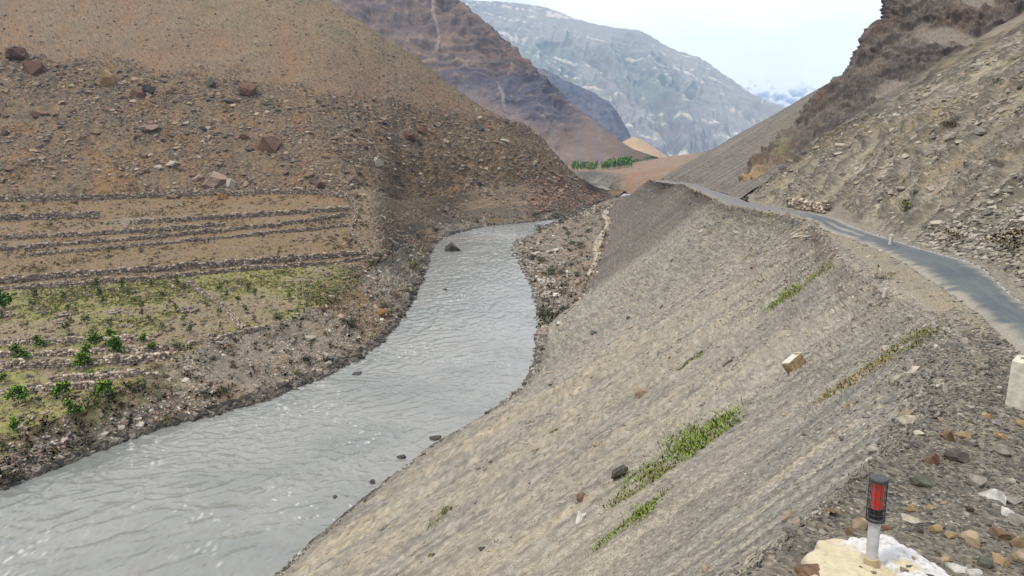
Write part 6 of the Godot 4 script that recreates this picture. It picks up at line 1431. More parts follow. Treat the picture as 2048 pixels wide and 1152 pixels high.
func plant_kinds(kind: String) -> Array:
	var spec: Dictionary = {
		"sapling": [3, "fruit tree", Vector3(0.3, 0.38, 0.3), 0.58, 240, 0.04, Color(0.06, 0.1, 0.028), Color(0.13, 0.18, 0.055), 0.3, "crown"],
		"young_tree": [3, "young tree", Vector3(0.48, 0.4, 0.48), 0.58, 900, 0.05, Color(0.11, 0.23, 0.025), Color(0.22, 0.38, 0.055), 0.5, "crown"],
		"shrub": [3, "bush", Vector3(0.62, 0.42, 0.62), 0.38, 420, 0.045, Color(0.11, 0.14, 0.04), Color(0.2, 0.21, 0.08), 0.0, "foliage"],
		"dark_shrub": [3, "bush", Vector3(0.66, 0.42, 0.66), 0.36, 420, 0.045, Color(0.055, 0.065, 0.042), Color(0.12, 0.13, 0.085), 0.0, "foliage"],
		"dry_shrub": [3, "bush", Vector3(0.72, 0.36, 0.72), 0.3, 420, 0.036, Color(0.13, 0.1, 0.06), Color(0.23, 0.185, 0.1), 0.0, "foliage"],
		"grove_tree": [3, "tree", Vector3(0.34, 0.42, 0.34), 0.55, 110, 0.06, Color(0.075, 0.2, 0.03), Color(0.16, 0.34, 0.055), 0.4, "crown"],
	}
	var a: Array = spec[kind]
	var out := []
	for k in a[0]:
		var o := Node3D.new()
		o.set_meta("stem", {"sapling": "fruit_tree", "dark_shrub": "bush", "dry_shrub": "dry_bush", "shrub": "bush", "grove_tree": "grove_tree", "young_tree": "young_tree"}[kind])
		o.set_meta("category", a[1])
		put(a[9], leaf_cloud(k * 17 + kind.length(), a[4], a[2], a[3], a[5], a[6], a[7], a[8]), M.leaf, o)
		var st := start()
		var tree := kind in ["sapling", "young_tree", "grove_tree"]
		if tree:
			tube(st, [Vector3(0, -0.06, 0), Vector3(0.01, 0.3, 0.0), Vector3(0.0, 0.62, 0.02)], [0.028, 0.022, 0.01], 5)
			for e in 4:
				var t: float = TAU * e / 4 + k
				tube(st, [Vector3(0.005, 0.22 + 0.07 * e, 0), Vector3(cos(t) * 0.16, 0.48 + 0.08 * e, sin(t) * 0.16)], [0.014, 0.005], 4)
		else:
			for e in 6:
				var t: float = TAU * e / 6 + k
				tube(st, [Vector3(cos(t) * 0.04, -0.08, sin(t) * 0.04), Vector3(cos(t) * 0.35, 0.4, sin(t) * 0.35)], [0.02, 0.006], 4)
		put("trunk" if tree else "stems", done(st), M.pale_bark if kind == "young_tree" else M.bark, o)
		out.append(o)
	return out

func grass_patch(s: Sheet, pts: Array, wide: float, count: int, blade: float, a: Color, b: Color, label: String) -> void:
	var v := PackedVector3Array()
	var n := PackedVector3Array()
	var c := PackedColorArray()
	var spots := []
	for k in 22:
		var t := float(k) / 21.0 * (pts.size() - 1)
		var i := mini(int(t), pts.size() - 2)
		var here: Vector2 = pts[i].lerp(pts[i + 1], t - i)
		var d: Vector2 = (pts[i + 1] - pts[i]).normalized()
		var side := Vector2(-d.y, d.x)
		for e in 5:
			var q: Vector2 = here + side * (e - 2.0) * 0.75 * wide * sqrt(maxf(sin(PI * (k + 1.5) / 24.0), 0.05))
			var g := ground(s, q.x, q.y)
			spots.append([g, hit_n])
	var mid: Vector3 = spots[55][0]
	var step: float = maxf((spots[5][0] - spots[0][0]).length(), wide * 0.6) * 0.7
	var clump := 0.5
	var bare := []
	for k in spots.size(): bare.append(rng.randf() < 0.2)
	for k in count * 3:
		if k % 9 == 0: clump = rng.randf()
		var pick := rng.randi() % spots.size()
		if bare[pick] and rng.randf() < 0.8: continue
		var sp: Array = spots[pick]
		var loose := 2.2 if rng.randf() < 0.12 else 1.0
		var up: Vector3 = sp[1]
		var x := up.cross(Vector3(0, 0, 1)).normalized()
		var y := up.cross(x)
		var q: Vector3 = sp[0] + x * rng.randfn() * step * 0.6 * loose + y * rng.randfn() * step * 0.75 * loose - up * blade * 0.15 - mid
		var len := blade * rng.randf_range(0.25, 0.8)
		var tip := q + (Vector3.UP * 0.55 + up * 0.3 + Vector3(rng.randfn(), rng.randfn() * 0.4, rng.randfn()) * 0.75).normalized() * len
		var w := Vector3(rng.randfn(), 0, rng.randfn()).normalized() * len * 0.15
		var col := a.lerp(b, clampf(clump + rng.randfn() * 0.2, 0, 1)) * rng.randf_range(0.6, 1.2)
		if rng.randf() < 0.16: col = col.lerp(Color(0.3, 0.25, 0.13), 0.8)
		for e in [q - w, tip, q + w]:
			v.append(e); n.append((up + Vector3.UP + (tip - q).normalized() * 0.3).normalized()); c.append(col)
	var arr := []
	arr.resize(Mesh.ARRAY_MAX)
	arr[Mesh.ARRAY_VERTEX] = v
	arr[Mesh.ARRAY_NORMAL] = n
	arr[Mesh.ARRAY_COLOR] = c
	var mesh := ArrayMesh.new()
	mesh.add_surface_from_arrays(Mesh.PRIMITIVE_TRIANGLES, arr)
	var o := put("grass_patch", mesh, M.leaf)
	o.position = mid
	tag(o, label, "grass patch")

func stones_into(parent: Node, at: Array, col: Array, m: Material) -> void:
	for g in 2:
		var mm := MultiMesh.new()
		mm.transform_format = MultiMesh.TRANSFORM_3D
		mm.use_colors = true
		mm.mesh = rocks[g * 3]
		mm.instance_count = (at.size() + 1 - g) / 2
		for k in mm.instance_count:
			mm.set_instance_transform(k, at[k * 2 + g])
			mm.set_instance_color(k, col[k * 2 + g])
		many("stones", mm, m, parent)

func dry_wall(s: Sheet, pts: Array, tall: float, wide: float, label: String) -> void:
	var first := ground(s, pts[0].x, pts[0].y)
	tall *= 1.25 if first.z < -150.0 else 1.6
	var o := base("stone_wall", first)
	tag(o, label, "stone wall")
	var at := []
	var col := []
	var stone := clampf(tall * 0.3, 0.26, 0.48)
	for i in pts.size() - 1:
		var a: Vector2 = pts[i]
		var b: Vector2 = pts[i + 1]
		var len := a.distance_to(b)
		var d := (b - a) / maxf(len, 0.01)
		var parts := maxi(1, int(len / 2.5))
		var feet := []
		for k in parts + 1:
			var q := a.lerp(b, float(k) / parts)
			feet.append(ground(s, q.x, q.y))
		var along := 0.0
		while along < len:
			var t := along / len * parts
			var k := mini(int(t), parts - 1)
			var foot: Vector3 = feet[k].lerp(feet[k + 1], t - k)
			var top := tall * (0.82 + 0.28 * vn.get_noise_2d(foot.x * 0.3, foot.z * 0.3))
			var y := stone * 0.2
			while y < top:
				for side in [-1, 1]:
					var size := stone * rng.randf_range(0.75, 1.3)
					var off: float = wide * 0.5 * (1.0 - 0.35 * y / tall) * side
					var q := foot - first + Vector3(-d.y * off, y, d.x * off) + Vector3(rng.randfn(), rng.randfn() * 0.4, rng.randfn()) * stone * 0.14
					var bs := Basis(Vector3.UP, -d.angle() + rng.randfn() * 0.5).scaled_local(Vector3(size * 1.35, size * 0.9, size))
					at.append(Transform3D(bs, q))
					var tone: Color = [Color(0.15, 0.12, 0.1), Color(0.2, 0.165, 0.135), Color(0.11, 0.09, 0.075), Color(0.3, 0.26, 0.215)][rng.randi() % 4]
					if foot.z > -150.0: tone = tone * 1.35
					col.append(tone * rng.randf_range(0.75, 1.2))
				y += stone * 0.78
			along += stone * 0.95
	stones_into(o, at, col, M.loose_far)

func stone_ring(x: float, z: float, r: float, tall: float, label: String) -> void:
	var s: Sheet = sheets["hillside"]
	var c := ground(s, x, z)
	var o := base("stone_heap", c)
	tag(o, label, "stone heap")
	var at := []
	var col := []
	for k in int(r * 70):
		var t := rng.randf() * TAU
		var d := r * (0.55 + 0.45 * sqrt(rng.randf()))
		var y := rng.randf() * tall * 0.6
		var size := rng.randf_range(0.25, 0.5)
		at.append(Transform3D(Basis(Vector3.UP, rng.randf() * TAU).scaled(Vector3(size, size * 0.7, size)), Vector3(cos(t) * d, y + 0.05, sin(t) * d)))
		col.append(([Color(0.3, 0.27, 0.23), Color(0.22, 0.17, 0.14), Color(0.15, 0.13, 0.12)][rng.randi() % 3] as Color) * rng.randf_range(0.8, 1.2))
	stones_into(o, at, col, M.loose_far)

func lamp_and_plinth(x: float, z: float, px: float) -> void:
	# px: metres of one photo pixel at that distance
	var at := ground(sheets["scree_slope"], x, z)
	at += Vector3(-0.155, 0.2, 0.31)
	# rough concrete plinth, limewashed on one flank
	var st := start()
	var rings := 56
	var sides := 150
	var c := Vector3(0.1, 0, 0.12)
	var vv := []
	for k in rings + 1:
		var t := float(k) / rings
		for e in sides:
			var an := TAU * e / sides
			var dir := Vector3(cos(an), 0, sin(an))
			var reach := 0.74 + 0.08 * cos(an + 0.2) + 0.25 * maxf(sin(an), 0) - 0.1 * maxf(-sin(an), 0) + 0.07 * vn.get_noise_2d(cos(an) * 1.7, sin(an) * 1.7 + 4.0) + 0.035 * vn.get_noise_2d(cos(an) * 5.0, sin(an) * 5.0)
			var q := c + dir * reach * (t if t < 0.8 else 0.8 + (t - 0.8) * 1.0)
			var drop := 0.07 * pow(clampf((t - 0.35) / 0.65, 0, 1), 1.8) + 0.5 * pow(clampf((t - 0.8) / 0.2, 0, 1), 1.25)
			var y := -drop - 0.05 * q.x - 0.34 * maxf(q.x - 0.28, 0.0) + 0.06 * maxf(-q.z, 0.0)
			y += 0.03 * fb.get_noise_3d(q.x * 5.0, 1.0, q.z * 5.0) + 0.02 * fb.get_noise_3d(q.x * 16.0, y * 16.0, q.z * 16.0) + 0.004 * rng.randf() * ss(0.3, 0.7, t)
			vv.append(Vector3(q.x, y, q.z))
	var paint := func(q: Vector3) -> Color:
		var nz := fb.get_noise_3d(q.x * 7.0, q.y * 7.0, q.z * 7.0)
		var n2 := fb.get_noise_3d(q.x * 26.0 + 5.0, q.y * 26.0, q.z * 26.0)
		var cream := Color(0.38, 0.33, 0.235).lerp(Color(0.44, 0.395, 0.3), clampf(0.5 + nz, 0, 1))
		var white := Color(0.5, 0.5, 0.51).lerp(Color(0.4, 0.4, 0.41), clampf(0.4 + n2, 0, 1))
		var island := smoothstep(0.15, 0.08, Vector2(q.x - 0.26, (q.z - 0.0) * 1.6).length() + 0.1 * nz)
		var lime := smoothstep(0.05, 0.13, q.x + 0.35 * maxf(-q.z, -0.1) + 0.2 * nz) * (1.0 - island)
		var col := cream.lerp(white, lime)
		col = col.lerp(Color(0.2, 0.19, 0.18), smoothstep(0.24, 0.4, n2 + 0.25 * nz) * (0.35 + 0.3 * lime))
		return col
	st.set_smooth_group(1)
	for k in rings:
		for e in sides:
			var e2 := (e + 1) % sides
			var q := [vv[k * sides + e], vv[k * sides + e2], vv[(k + 1) * sides + e2], vv[(k + 1) * sides + e]]
			for g in [0, 1, 2, 0, 2, 3]:
				st.set_color(paint.call(q[g]))
				st.add_vertex(q[g])
	var pl := put("painted_plinth", done(st), M.paintwork)
	pl.position = at
	tag(pl, "rough cream and white painted concrete plinth under the marker lamp", "plinth")
	for k in 16:
		var q: Vector3 = vv[rng.randi_range(8, 30) * sides + rng.randi() % sides]
		var o := put("pebble", rocks[k % 6], rock_mat([Color(0.2, 0.17, 0.13), Color(0.1, 0.1, 0.1), Color(0.3, 0.22, 0.14)][k % 3]))
		var size := rng.randf_range(0.012, 0.032)
		o.transform = Transform3D(Basis(Vector3.UP, rng.randf() * TAU).scaled_local(Vector3(size * 1.4, size * 0.7, size)), at + q + Vector3(0, size * 0.2, 0))
		tag(o, "small pebble lying on top of the painted plinth", "pebble", "pebbles on the painted plinth")
	# the lamp
	var L := base("marker_lamp", at + Vector3(0, -0.012, 0))
	tag(L, "red caged marker lamp on a white post standing on the painted plinth", "marker lamp")
	L.rotation.z = 0.015
	var h := px / 0.86 * 0.93
	var r := px * 0.93
	put("collar", lathe([Vector2(0, 0), Vector2(14.5 * r, 0), Vector2(14.2 * r, 19 * h), Vector2(12.5 * r, 20 * h), Vector2(11 * r, 20 * h)]), plain(Color(0.34, 0.28, 0.17), 0.8), L)
	put("post", lathe([Vector2(11.2 * r, 16 * h), Vector2(11.2 * r, 93 * h)]), M.post_paint, L)
	put("flange", lathe([Vector2(0, 90 * h), Vector2(18 * r, 90 * h), Vector2(18.5 * r, 92.5 * h), Vector2(18.5 * r, 95 * h), Vector2(17 * r, 96 * h), Vector2(0, 96 * h)]), M.dark_metal, L)
	put("lamp_foot", lathe([Vector2(12.5 * r, 95 * h), Vector2(12.5 * r, 112 * h), Vector2(11 * r, 113 * h), Vector2(0, 113 * h)]), plain(Color(0.02, 0.02, 0.022), 0.5), L)
	put("lens", lathe([Vector2(11.5 * r, 112 * h), Vector2(12 * r, 113 * h), Vector2(12 * r, 160 * h), Vector2(11.5 * r, 161 * h)], 8), M.red_lens, L)
	put("cap", lathe([Vector2(0, 161 * h), Vector2(17.5 * r, 161 * h), Vector2(18 * r, 162 * h), Vector2(18 * r, 166 * h), Vector2(17 * r, 168 * h), Vector2(0, 169 * h)]), M.dark_metal, L)
	for k in 12:
		var t := TAU * k / 12 + 0.1
		var bar := start()
		tube(bar, [Vector3(cos(t) * 17 * r, 95 * h, sin(t) * 17 * r), Vector3(cos(t) * 16.5 * r, 162 * h, sin(t) * 16.5 * r)], [0.7 * r, 0.7 * r], 5)
		put("cage_bar", done(bar), M.dark_metal, L)
	for y in [104, 120, 135, 150]:
		var hoop := start()
		var pts := []
		var rad := []
		for k in 25:
			pts.append(Vector3(cos(TAU * k / 24) * 17 * r, y * h, sin(TAU * k / 24) * 17 * r)); rad.append(0.7 * r)
		tube(hoop, pts, rad, 5)
		put("cage_hoop", done(hoop), M.dark_metal, L)

func parapet(x: float, z: float, px: float) -> void:
	var at := ground(sheets["scree_slope"], x, z)
	var o := base("parapet_block", at)
	var tall := 92.0 * px / 0.93
	var body := put("body", bevel_box(Vector3(1.5, tall + 0.3, 0.42), 0.012, 0.004, 5), M.parapet, o)
	body.position = Vector3(0.74, tall / 2 - 0.15, -0.1)
	for k in 3:
		var d := put("stain", bevel_box(Vector3(0.11, 0.006, 0.1), 0.002, 0.004, 20 + k), plain(Color(0.09, 0.09, 0.09), 0.9), o)
		d.position = Vector3(0.12 + 0.2 * k, tall + 0.001, -0.12)
	o.rotation.y = -0.75
	tag(o, "white painted concrete parapet block at the right edge of the photo", "parapet block")

func fallen_block(x: float, z: float, px: float) -> void:
	var at := ground(sheets["scree_slope"], x, z)
	var n := hit_n
	var o := base("concrete_block", at + n * 10.0 * px)
	var body := put("body", bevel_box(Vector3(42, 32, 24) * px, 2.2 * px, 0.8 * px, 9), M.tan_block, o)
	var top := put("painted_top", bevel_box(Vector3(39, 1.2, 22) * px, 0.4 * px, 0.4 * px, 12), plain(Color(0.42, 0.41, 0.37), 0.9), o)
	top.position = Vector3(0, 16.2 * px, 0)
	body.position = Vector3.ZERO
	o.rotation = Vector3(-0.3, 0.35, 0.5)
	tag(o, "tan concrete block with white top lying tilted on the scree", "concrete block")

func sack(x: float, z: float, px: float) -> void:
	var at := ground(sheets["scree_slope"], x, z)
	var st := start()
	st.set_smooth_group(1)
	var vv := []
	var prof := [[0.0, 0.0], [8.0, 0.3], [11.0, 4.0], [10.6, 11.0], [9.3, 19.0], [8.2, 25.0], [8.6, 28.0], [6.5, 27.0], [0.5, 24.0]]
	for k in prof.size():
		for e in 24:
			var t := TAU * e / 24
			var f: float = 1.0 + 0.13 * sin(t * 3 + k * 0.7) + 0.06 * sin(t * 7 - k)
			vv.append(Vector3(cos(t) * prof[k][0] * f, prof[k][1] + (3.0 * sin(t * 2 + 0.5) if k > 5 and k < 8 else 0.0), sin(t) * prof[k][0] * 0.62 * f) * px)
	for k in prof.size() - 1:
		for e in 24:
			var e2 := (e + 1) % 24
			var q := [vv[k * 24 + e], vv[k * 24 + e2], vv[(k + 1) * 24 + e2], vv[(k + 1) * 24 + e]]
			for g in [0, 1, 2, 0, 2, 3]: st.add_vertex(q[g])
	var o := put("sack", done(st), plain(Color(0.48, 0.47, 0.44), 0.75))
	o.position = at
	o.rotation = Vector3(-0.1, 0.3, -0.22)
	tag(o, "open white sack lying on the scree slope", "sack")

func guard_stone(at: Vector3, tall: float, wide: float, label: String) -> void:
	var o := base("guard_stone", at)
	put("body", bevel_box(Vector3(wide, tall * 1.25, wide * 0.7), wide * 0.2, wide * 0.05, 33), plain(Color(0.44, 0.43, 0.4), 0.9), o).position.y = tall * 0.4
	var cap := put("head", rocks[1], plain(Color(0.42, 0.41, 0.385), 0.9), o)
	cap.scale = Vector3(wide * 0.85, wide * 0.5, wide * 0.6)
	cap.position.y = tall
	o.rotation.y = 0.4
	tag(o, label, "marker stone")

func bent_stick(at: Vector3, px: float) -> void:
	var o := base("bent_stick", at)
	var a := start()
	tube(a, [Vector3(0, 0, 0), Vector3(-1.5, 6, 0) * px, Vector3(-5, 12, 0) * px], [1.5 * px, 1.5 * px, 1.4 * px], 7)
	put("white_part", done(a), plain(Color(0.66, 0.65, 0.62)), o)
	var b := start()
	tube(b, [Vector3(-5, 12, 0) * px, Vector3(-8, 17, 0) * px], [1.45 * px, 1.4 * px], 7)
	put("black_part", done(b), plain(Color(0.03, 0.03, 0.03)), o)
	tag(o, "bent black and white striped stick by the verge bush", "marker post")

func plank(at: Vector3, long: float, label: String) -> void:
	var o := put("board", bevel_box(Vector3(long, long * 0.1, long * 0.28), long * 0.02, long * 0.01, 4), plain(Color(0.38, 0.35, 0.3), 0.9))
	o.position = at + Vector3(0, long * 0.1, 0)
	o.rotation = Vector3(0.1, 0.1, 0.6)
	tag(o, label, "board")

func river_rock(called: String, at: Vector3, wide: float, tall: float, label: String) -> void:
	var o := put(called, big_rocks[rng.randi() % 8], rock_mat(Color(0.085, 0.075, 0.068)))
	o.transform = Transform3D(Basis(Vector3.UP, rng.randf() * TAU).scaled_local(Vector3(wide, tall * 1.7, wide * 0.8)), at + Vector3(0, tall * 0.1, 0))
	tag(o, label, "boulder" if called == "boulder" else "rock")

func rope_crossing(a: Vector3, b: Vector3) -> void:
	var o := base("rope_crossing", a)
	tag(o, "thin rope footbridge strung low across the river beyond the boulder", "footbridge")
	var d := b - a
	var side := Vector3(-d.z, 0, d.x).normalized() * 0.7
	for s in [-1, 1]:
		var pts := []
		var rad := []
		for k in 25:
			var t := k / 24.0
			pts.append(d * t + side * s + Vector3(0, -2.6 * t * (1 - t), 0)); rad.append(0.06)
		var st := start()
		tube(st, pts, rad, 5)
		put("rope", done(st), plain(Color(0.33, 0.28, 0.22)), o)
	for k in 18:
		var t := (k + 0.5) / 18.0
		var q := put("slat", bevel_box(Vector3(0.22, 0.06, 1.5), 0.01, 0.01, k), plain(Color(0.34, 0.28, 0.22)), o)
		q.position = d * t + Vector3(0, -2.6 * t * (1 - t) - 0.05, 0)
		q.rotation.y = atan2(-d.z, d.x)

func pole_frame(x: float, z: float, px: float) -> void:
	var at := ground(sheets["hillside"], x, z)
	var o := base("utility_pole", at)
	tag(o, "tall twin-legged power pole with a crossarm standing in the field", "utility pole")
	for s in [-1, 1]:
		var st := start()
		tube(st, [Vector3(6.5 * s * px, -0.4, 0), Vector3(6.0 * s * px, 70 * px, 0)], [0.11, 0.075], 7)
		put("leg", done(st), plain(Color(0.33, 0.29, 0.24)), o)
		var f := start()
		tube(f, [Vector3(6.5 * s * px, -0.3, 0), Vector3(6.45 * s * px, 8 * px, 0)], [0.17, 0.15], 7)
		put("footing", done(f), plain(Color(0.05, 0.05, 0.05)), o)
	var arm := put("crossarm", bevel_box(Vector3(24 * px, 0.16, 0.14), 0.02, 0.01, 3), plain(Color(0.1, 0.09, 0.085)), o)
	arm.position = Vector3(0, 69 * px, 0)
	for k in 3:
		var ins := put("insulator", lathe([Vector2(0, 0), Vector2(0.1, 0), Vector2(0.07, 0.12), Vector2(0.1, 0.16), Vector2(0.06, 0.3), Vector2(0, 0.3)], 10), plain(Color(0.07, 0.06, 0.06), 0.3), o)
		ins.position = Vector3((k - 1) * 10 * px, 69 * px + 0.08, 0)
	# the line that leaves it down the valley
	var a := at + Vector3(0, 69 * px + 0.3, 0)
	var b := Vector3(-74, 13.5, -96)
	var pts := []
	var rad := []
	for k in 33:
		var t := k / 32.0
		pts.append(a.lerp(b, t) + Vector3(0, -7.0 * t * (1 - t), 0) - a); rad.append(0.012)
	var w := start()
	tube(w, pts, rad, 4)
	var wire := put("power_line", done(w), plain(Color(0.3, 0.3, 0.3)))
	wire.position = a
	tag(wire, "thin power line sagging from the twin pole over the low terraces", "cable")

func post(at: Vector3, tall: float) -> void:
	var st := start()
	tube(st, [Vector3(0, -0.2, 0), Vector3(0.05, tall, 0)], [0.09, 0.07], 6)
	var o := put("wooden_post", done(st), plain(Color(0.4, 0.36, 0.3)))
	o.position = at
	tag(o, "pale wooden post standing at the upper left of the orchard", "post")

func strip(called: String, s: Sheet, pts: Array, wide: float, lift: float, paint: Callable) -> void:
	# a worn way that follows the ground
	var line := PackedVector2Array()
	var high := PackedFloat32Array()
	for i in pts.size() - 1:
		var p0 := Vector2(pts[maxi(i - 1, 0)].x, pts[maxi(i - 1, 0)].z)
		var p1 := Vector2(pts[i].x, pts[i].z)
		var p2 := Vector2(pts[i + 1].x, pts[i + 1].z)
		var p3 := Vector2(pts[mini(i + 2, pts.size() - 1)].x, pts[mini(i + 2, pts.size() - 1)].z)
		var n := maxi(2, int(p1.distance_to(p2) / 1.2))
		for k in n:
			line.append(p1.cubic_interpolate(p2, p0, p3, float(k) / n))
			high.append(lerpf(pts[i].y, pts[i + 1].y, float(k) / n))
	line.append(Vector2(pts[-1].x, pts[-1].z))
	high.append(pts[-1].y)
	var rows := 7
	var grid := []
	for i in line.size():
		var d := (line[mini(i + 1, line.size() - 1)] - line[maxi(i - 1, 0)]).normalized()
		var row := []
		for k in rows:
			var off := (k / (rows - 1.0) - 0.5) * wide * (1.0 + 0.15 * vn.get_noise_1d(i * 0.4 + k * 0.1))
			var q := ground(s, line[i].x - d.y * off, line[i].y + d.x * off)
			q.y = clampf(q.y, high[i] - 0.5, high[i] + 0.5)
			row.append(q)
		grid.append(row)
	for pass_ in 3:
		for i in range(1, grid.size() - 1):
			for k in rows: grid[i][k].y = (grid[i - 1][k].y + 2 * grid[i][k].y + grid[i + 1][k].y) / 4
	var st := start()
	st.set_smooth_group(1)
	for i in grid.size() - 1:
		for k in rows - 1:
			var q := [[i, k], [i, k + 1], [i + 1, k + 1], [i + 1, k]]
			for g in [0, 1, 2, 0, 2, 3]:
				var a: Vector3 = grid[q[g][0]][q[g][1]]
				var t: float = q[g][1] / (rows - 1.0)
				st.set_color(paint.call(t, a))
				st.add_vertex(a + Vector3(0, lift * sin(PI * t) - 0.03, 0))
	tag(put(called, done(st), M.far), "", "", "", "structure")

func track(pts: Array) -> void:
	strip("dirt_track", sheets["scree_slope"], pts, 3.4, 0.3, func(t: float, a: Vector3) -> Color:
		var rut := minf(absf(t - 0.25), absf(t - 0.75))
		return Color(0.33, 0.295, 0.245).lerp(Color(0.21, 0.175, 0.14), smoothstep(0.05, 0.2, rut + 0.1 * vn.get_noise_2d(a.x, a.z))))

func heap(called: String, label: String, category: String) -> Node3D:
	var o := base(called, Vector3.ZERO)
	tag(o, label, category, "", "stuff")
	return o

func scattered() -> void:
	var hill: Sheet = sheets["hillside"]
	var scree: Sheet = sheets["scree_slope"]
	var up: Sheet = sheets["upper_slope"]
	var all: Array[Mesh] = rocks
	var flat: Array[Mesh] = slabs
	var mixed: Array[Mesh] = [rocks[0], rocks[2], slabs[0], slabs[1], slabs[2]]
	var earth := [Color(0.19, 0.13, 0.09), Color(0.1, 0.085, 0.075), Color(0.13, 0.085, 0.065), Color(0.24, 0.19, 0.14), Color(0.16, 0.14, 0.115), Color(0.075, 0.07, 0.066)]
	var greys := [Color(0.29, 0.265, 0.235), Color(0.21, 0.185, 0.16), Color(0.38, 0.355, 0.32), Color(0.19, 0.15, 0.13), Color(0.12, 0.11, 0.1), Color(0.28, 0.2, 0.15)]
	var slate := [Color(0.33, 0.3, 0.25), Color(0.25, 0.23, 0.2), Color(0.17, 0.163, 0.155), Color(0.39, 0.355, 0.3), Color(0.27, 0.21, 0.155)]
	# individual boulders of the hillside that nothing tells apart
	var made := 0
	while made < 70:
		var i := rng.randi() % hill.w
		var j := rng.randi() % hill.h
		if hill.vc[j] < 4.1 or hill.vc[j] > 4.97 or hill.uc[i] < 0.9 or hill.uc[i] > 10.5: continue
		var q := hill.p[j * hill.w + i]
		var size := rng.randf_range(1.8, 3.4)
		var tones: Array = earth
		boulder("boulder", "mid-sized weathered boulder among the many on the scree hillside", "boulder", hill, q.x, q.z, size, size * 0.6, tones[rng.randi() % 4], "mid-sized boulders of the scree hillside")
		made += 1
	scatter("loose_stones", hill, 46000, mixed, M.loose_far, func(u, v, p, n):
		if v < 4.0 or v > 5.03 or u > 11.6: return 0.0
		var band := vn.get_noise_3d(p.x * 0.04, p.y * 0.04, p.z * 0.04)
		if rng.randf() > 0.75 + band + 0.35 * (v - 4.5): return 0.0
		return pareto(0.36, 2.4, 0.36), earth, 0.4, heap("loose_stones", "countless brown stones strewn over the scree hillside", "stones"), [0.0, 11.8, 4.0, 5.05])
	scatter("loose_stones", hill, 20000, all, M.loose_far, func(u, v, p, n):
		if v < 5.02 or v > 6.2: return 0.0
		return pareto(0.32, 1.2, 0.3) * (1.0 if rng.randf() < 0.6 else 0.0), earth, 0.5, heap("loose_stones", "sparse small stones on the orange talus above the scree", "stones"), [0.0, 9.0, 5.0, 6.2])
	scatter("field_stones", hill, 12000, all, M.loose_far, func(u, v, p, n):
		if v < 2.0 or v > 4.0 or u > 5.2: return 0.0
		return pareto(0.22, 0.9, 0.4), earth, 0.2, heap("field_stones", "small stones lying about on the terraces and in the orchard", "stones"), [0.0, 5.2, 2.0, 4.0])
	scatter("bank_stones", hill, 34000, all, M.loose_far, func(u, v, p, n):
		if v < 0.96 or v > 2.12: return 0.0
		if u < 2.6 and v > 1.55 and rng.randf() < 0.8: return 0.0
		if rng.randf() > ss(2.1, 1.2, v) * 0.8 + 0.12 + 1.1 * vn.get_noise_3d(p.x * 0.1, 0, p.z * 0.1): return 0.0
		return pareto(0.2, 1.3, 0.32) * (0.85 if p.z > -170 else (1.1 if p.z > -290 else 0.8)), greys, 0.3, heap("bank_stones", "pale grey rubble covering the left river bank", "stones"), [0.0, 12.0, 0.96, 2.14])
	scatter("shore_stones", hill, 7000, all, M.loose_far, func(u, v, p, n):
		if v < 0.97 or v > 1.13: return 0.0
		return pareto(0.35, 1.3, 0.3) * (1.0 if p.z > -170 else 1.4), [Color(0.07, 0.062, 0.056), Color(0.1, 0.088, 0.078), Color(0.05, 0.046, 0.042), Color(0.15, 0.135, 0.12)], 0.2, heap("shore_stones", "dark wet stones along the left water line", "stones"), [0.0, 12.0, 0.97, 1.13])
	scatter("scree_stones", hill, 26000, mixed, M.loose_far, func(u, v, p, n):
		if v < 2.1 or v > 4.0 or u < 5.1: return 0.0
		return pareto(0.34, 1.6, 0.34) * (1.0 if rng.randf() < 0.3 + 0.7 * vn.get_noise_2d(p.x * 0.06, p.z * 0.06) + 0.5 * ss(8.5, 10.5, u) else 0.0), earth, 0.5, heap("scree_stones", "stones on the bare spur between the fields and the river bend", "stones"), [5.0, 12.4, 2.05, 4.05])
	scatter("scree_stones", hill, 6000, mixed, M.loose_far, func(u, v, p, n):
		return pareto(0.5, 2.4, 0.4) * (1.0 if rng.randf() < 0.7 + vn.get_noise_2d(p.x * 0.05, p.z * 0.05) else 0.0), [Color(0.16, 0.09, 0.065), Color(0.11, 0.07, 0.055), Color(0.22, 0.14, 0.1), Color(0.09, 0.075, 0.068)], 0.4, heap("scree_stones", "dark red rubble on the low nose of the spur at the river bend", "stones"), [9.4, 12.6, 2.0, 4.3])
	# right bank
	scatter("shore_stones", scree, 16000, all, M.loose_far, func(u, v, p, n):
		if v < 0.97 or v > (1.6 if u < 13.0 else 1.12): return 0.0
		return pareto(0.16, 0.8, 0.35) * clampf(-p.z / 110.0, 0.7, 2.2), [Color(0.09, 0.08, 0.072), Color(0.17, 0.155, 0.135), Color(0.28, 0.26, 0.225), Color(0.06, 0.055, 0.05)], 0.2, heap("shore_stones", "stones along the right water line under the scree", "stones"), [2.0, 18.0, 0.97, 1.6])
	scatter("bar_stones", scree, 12000, all, M.loose_far, func(u, v, p, n):
		if v < 1.05 or v > 2.3 or u < 12.6: return 0.0
		if rng.randf() > (0.55 + 1.1 * vn.get_noise_2d(p.x * 0.09, p.z * 0.05)) * (1.0 if v < 1.72 else 0.12): return 0.0
		return pareto(0.34, 1.7, 0.36) * (0.75 if p.z < -290.0 else 1.0), [Color(0.33, 0.3, 0.265), Color(0.25, 0.22, 0.19), Color(0.4, 0.37, 0.33), Color(0.2, 0.15, 0.125), Color(0.12, 0.11, 0.095)], 0.2, heap("bar_stones", "pale boulders and rubble covering the right gravel bar", "stones"), [12.6, 19.0, 1.05, 2.3])
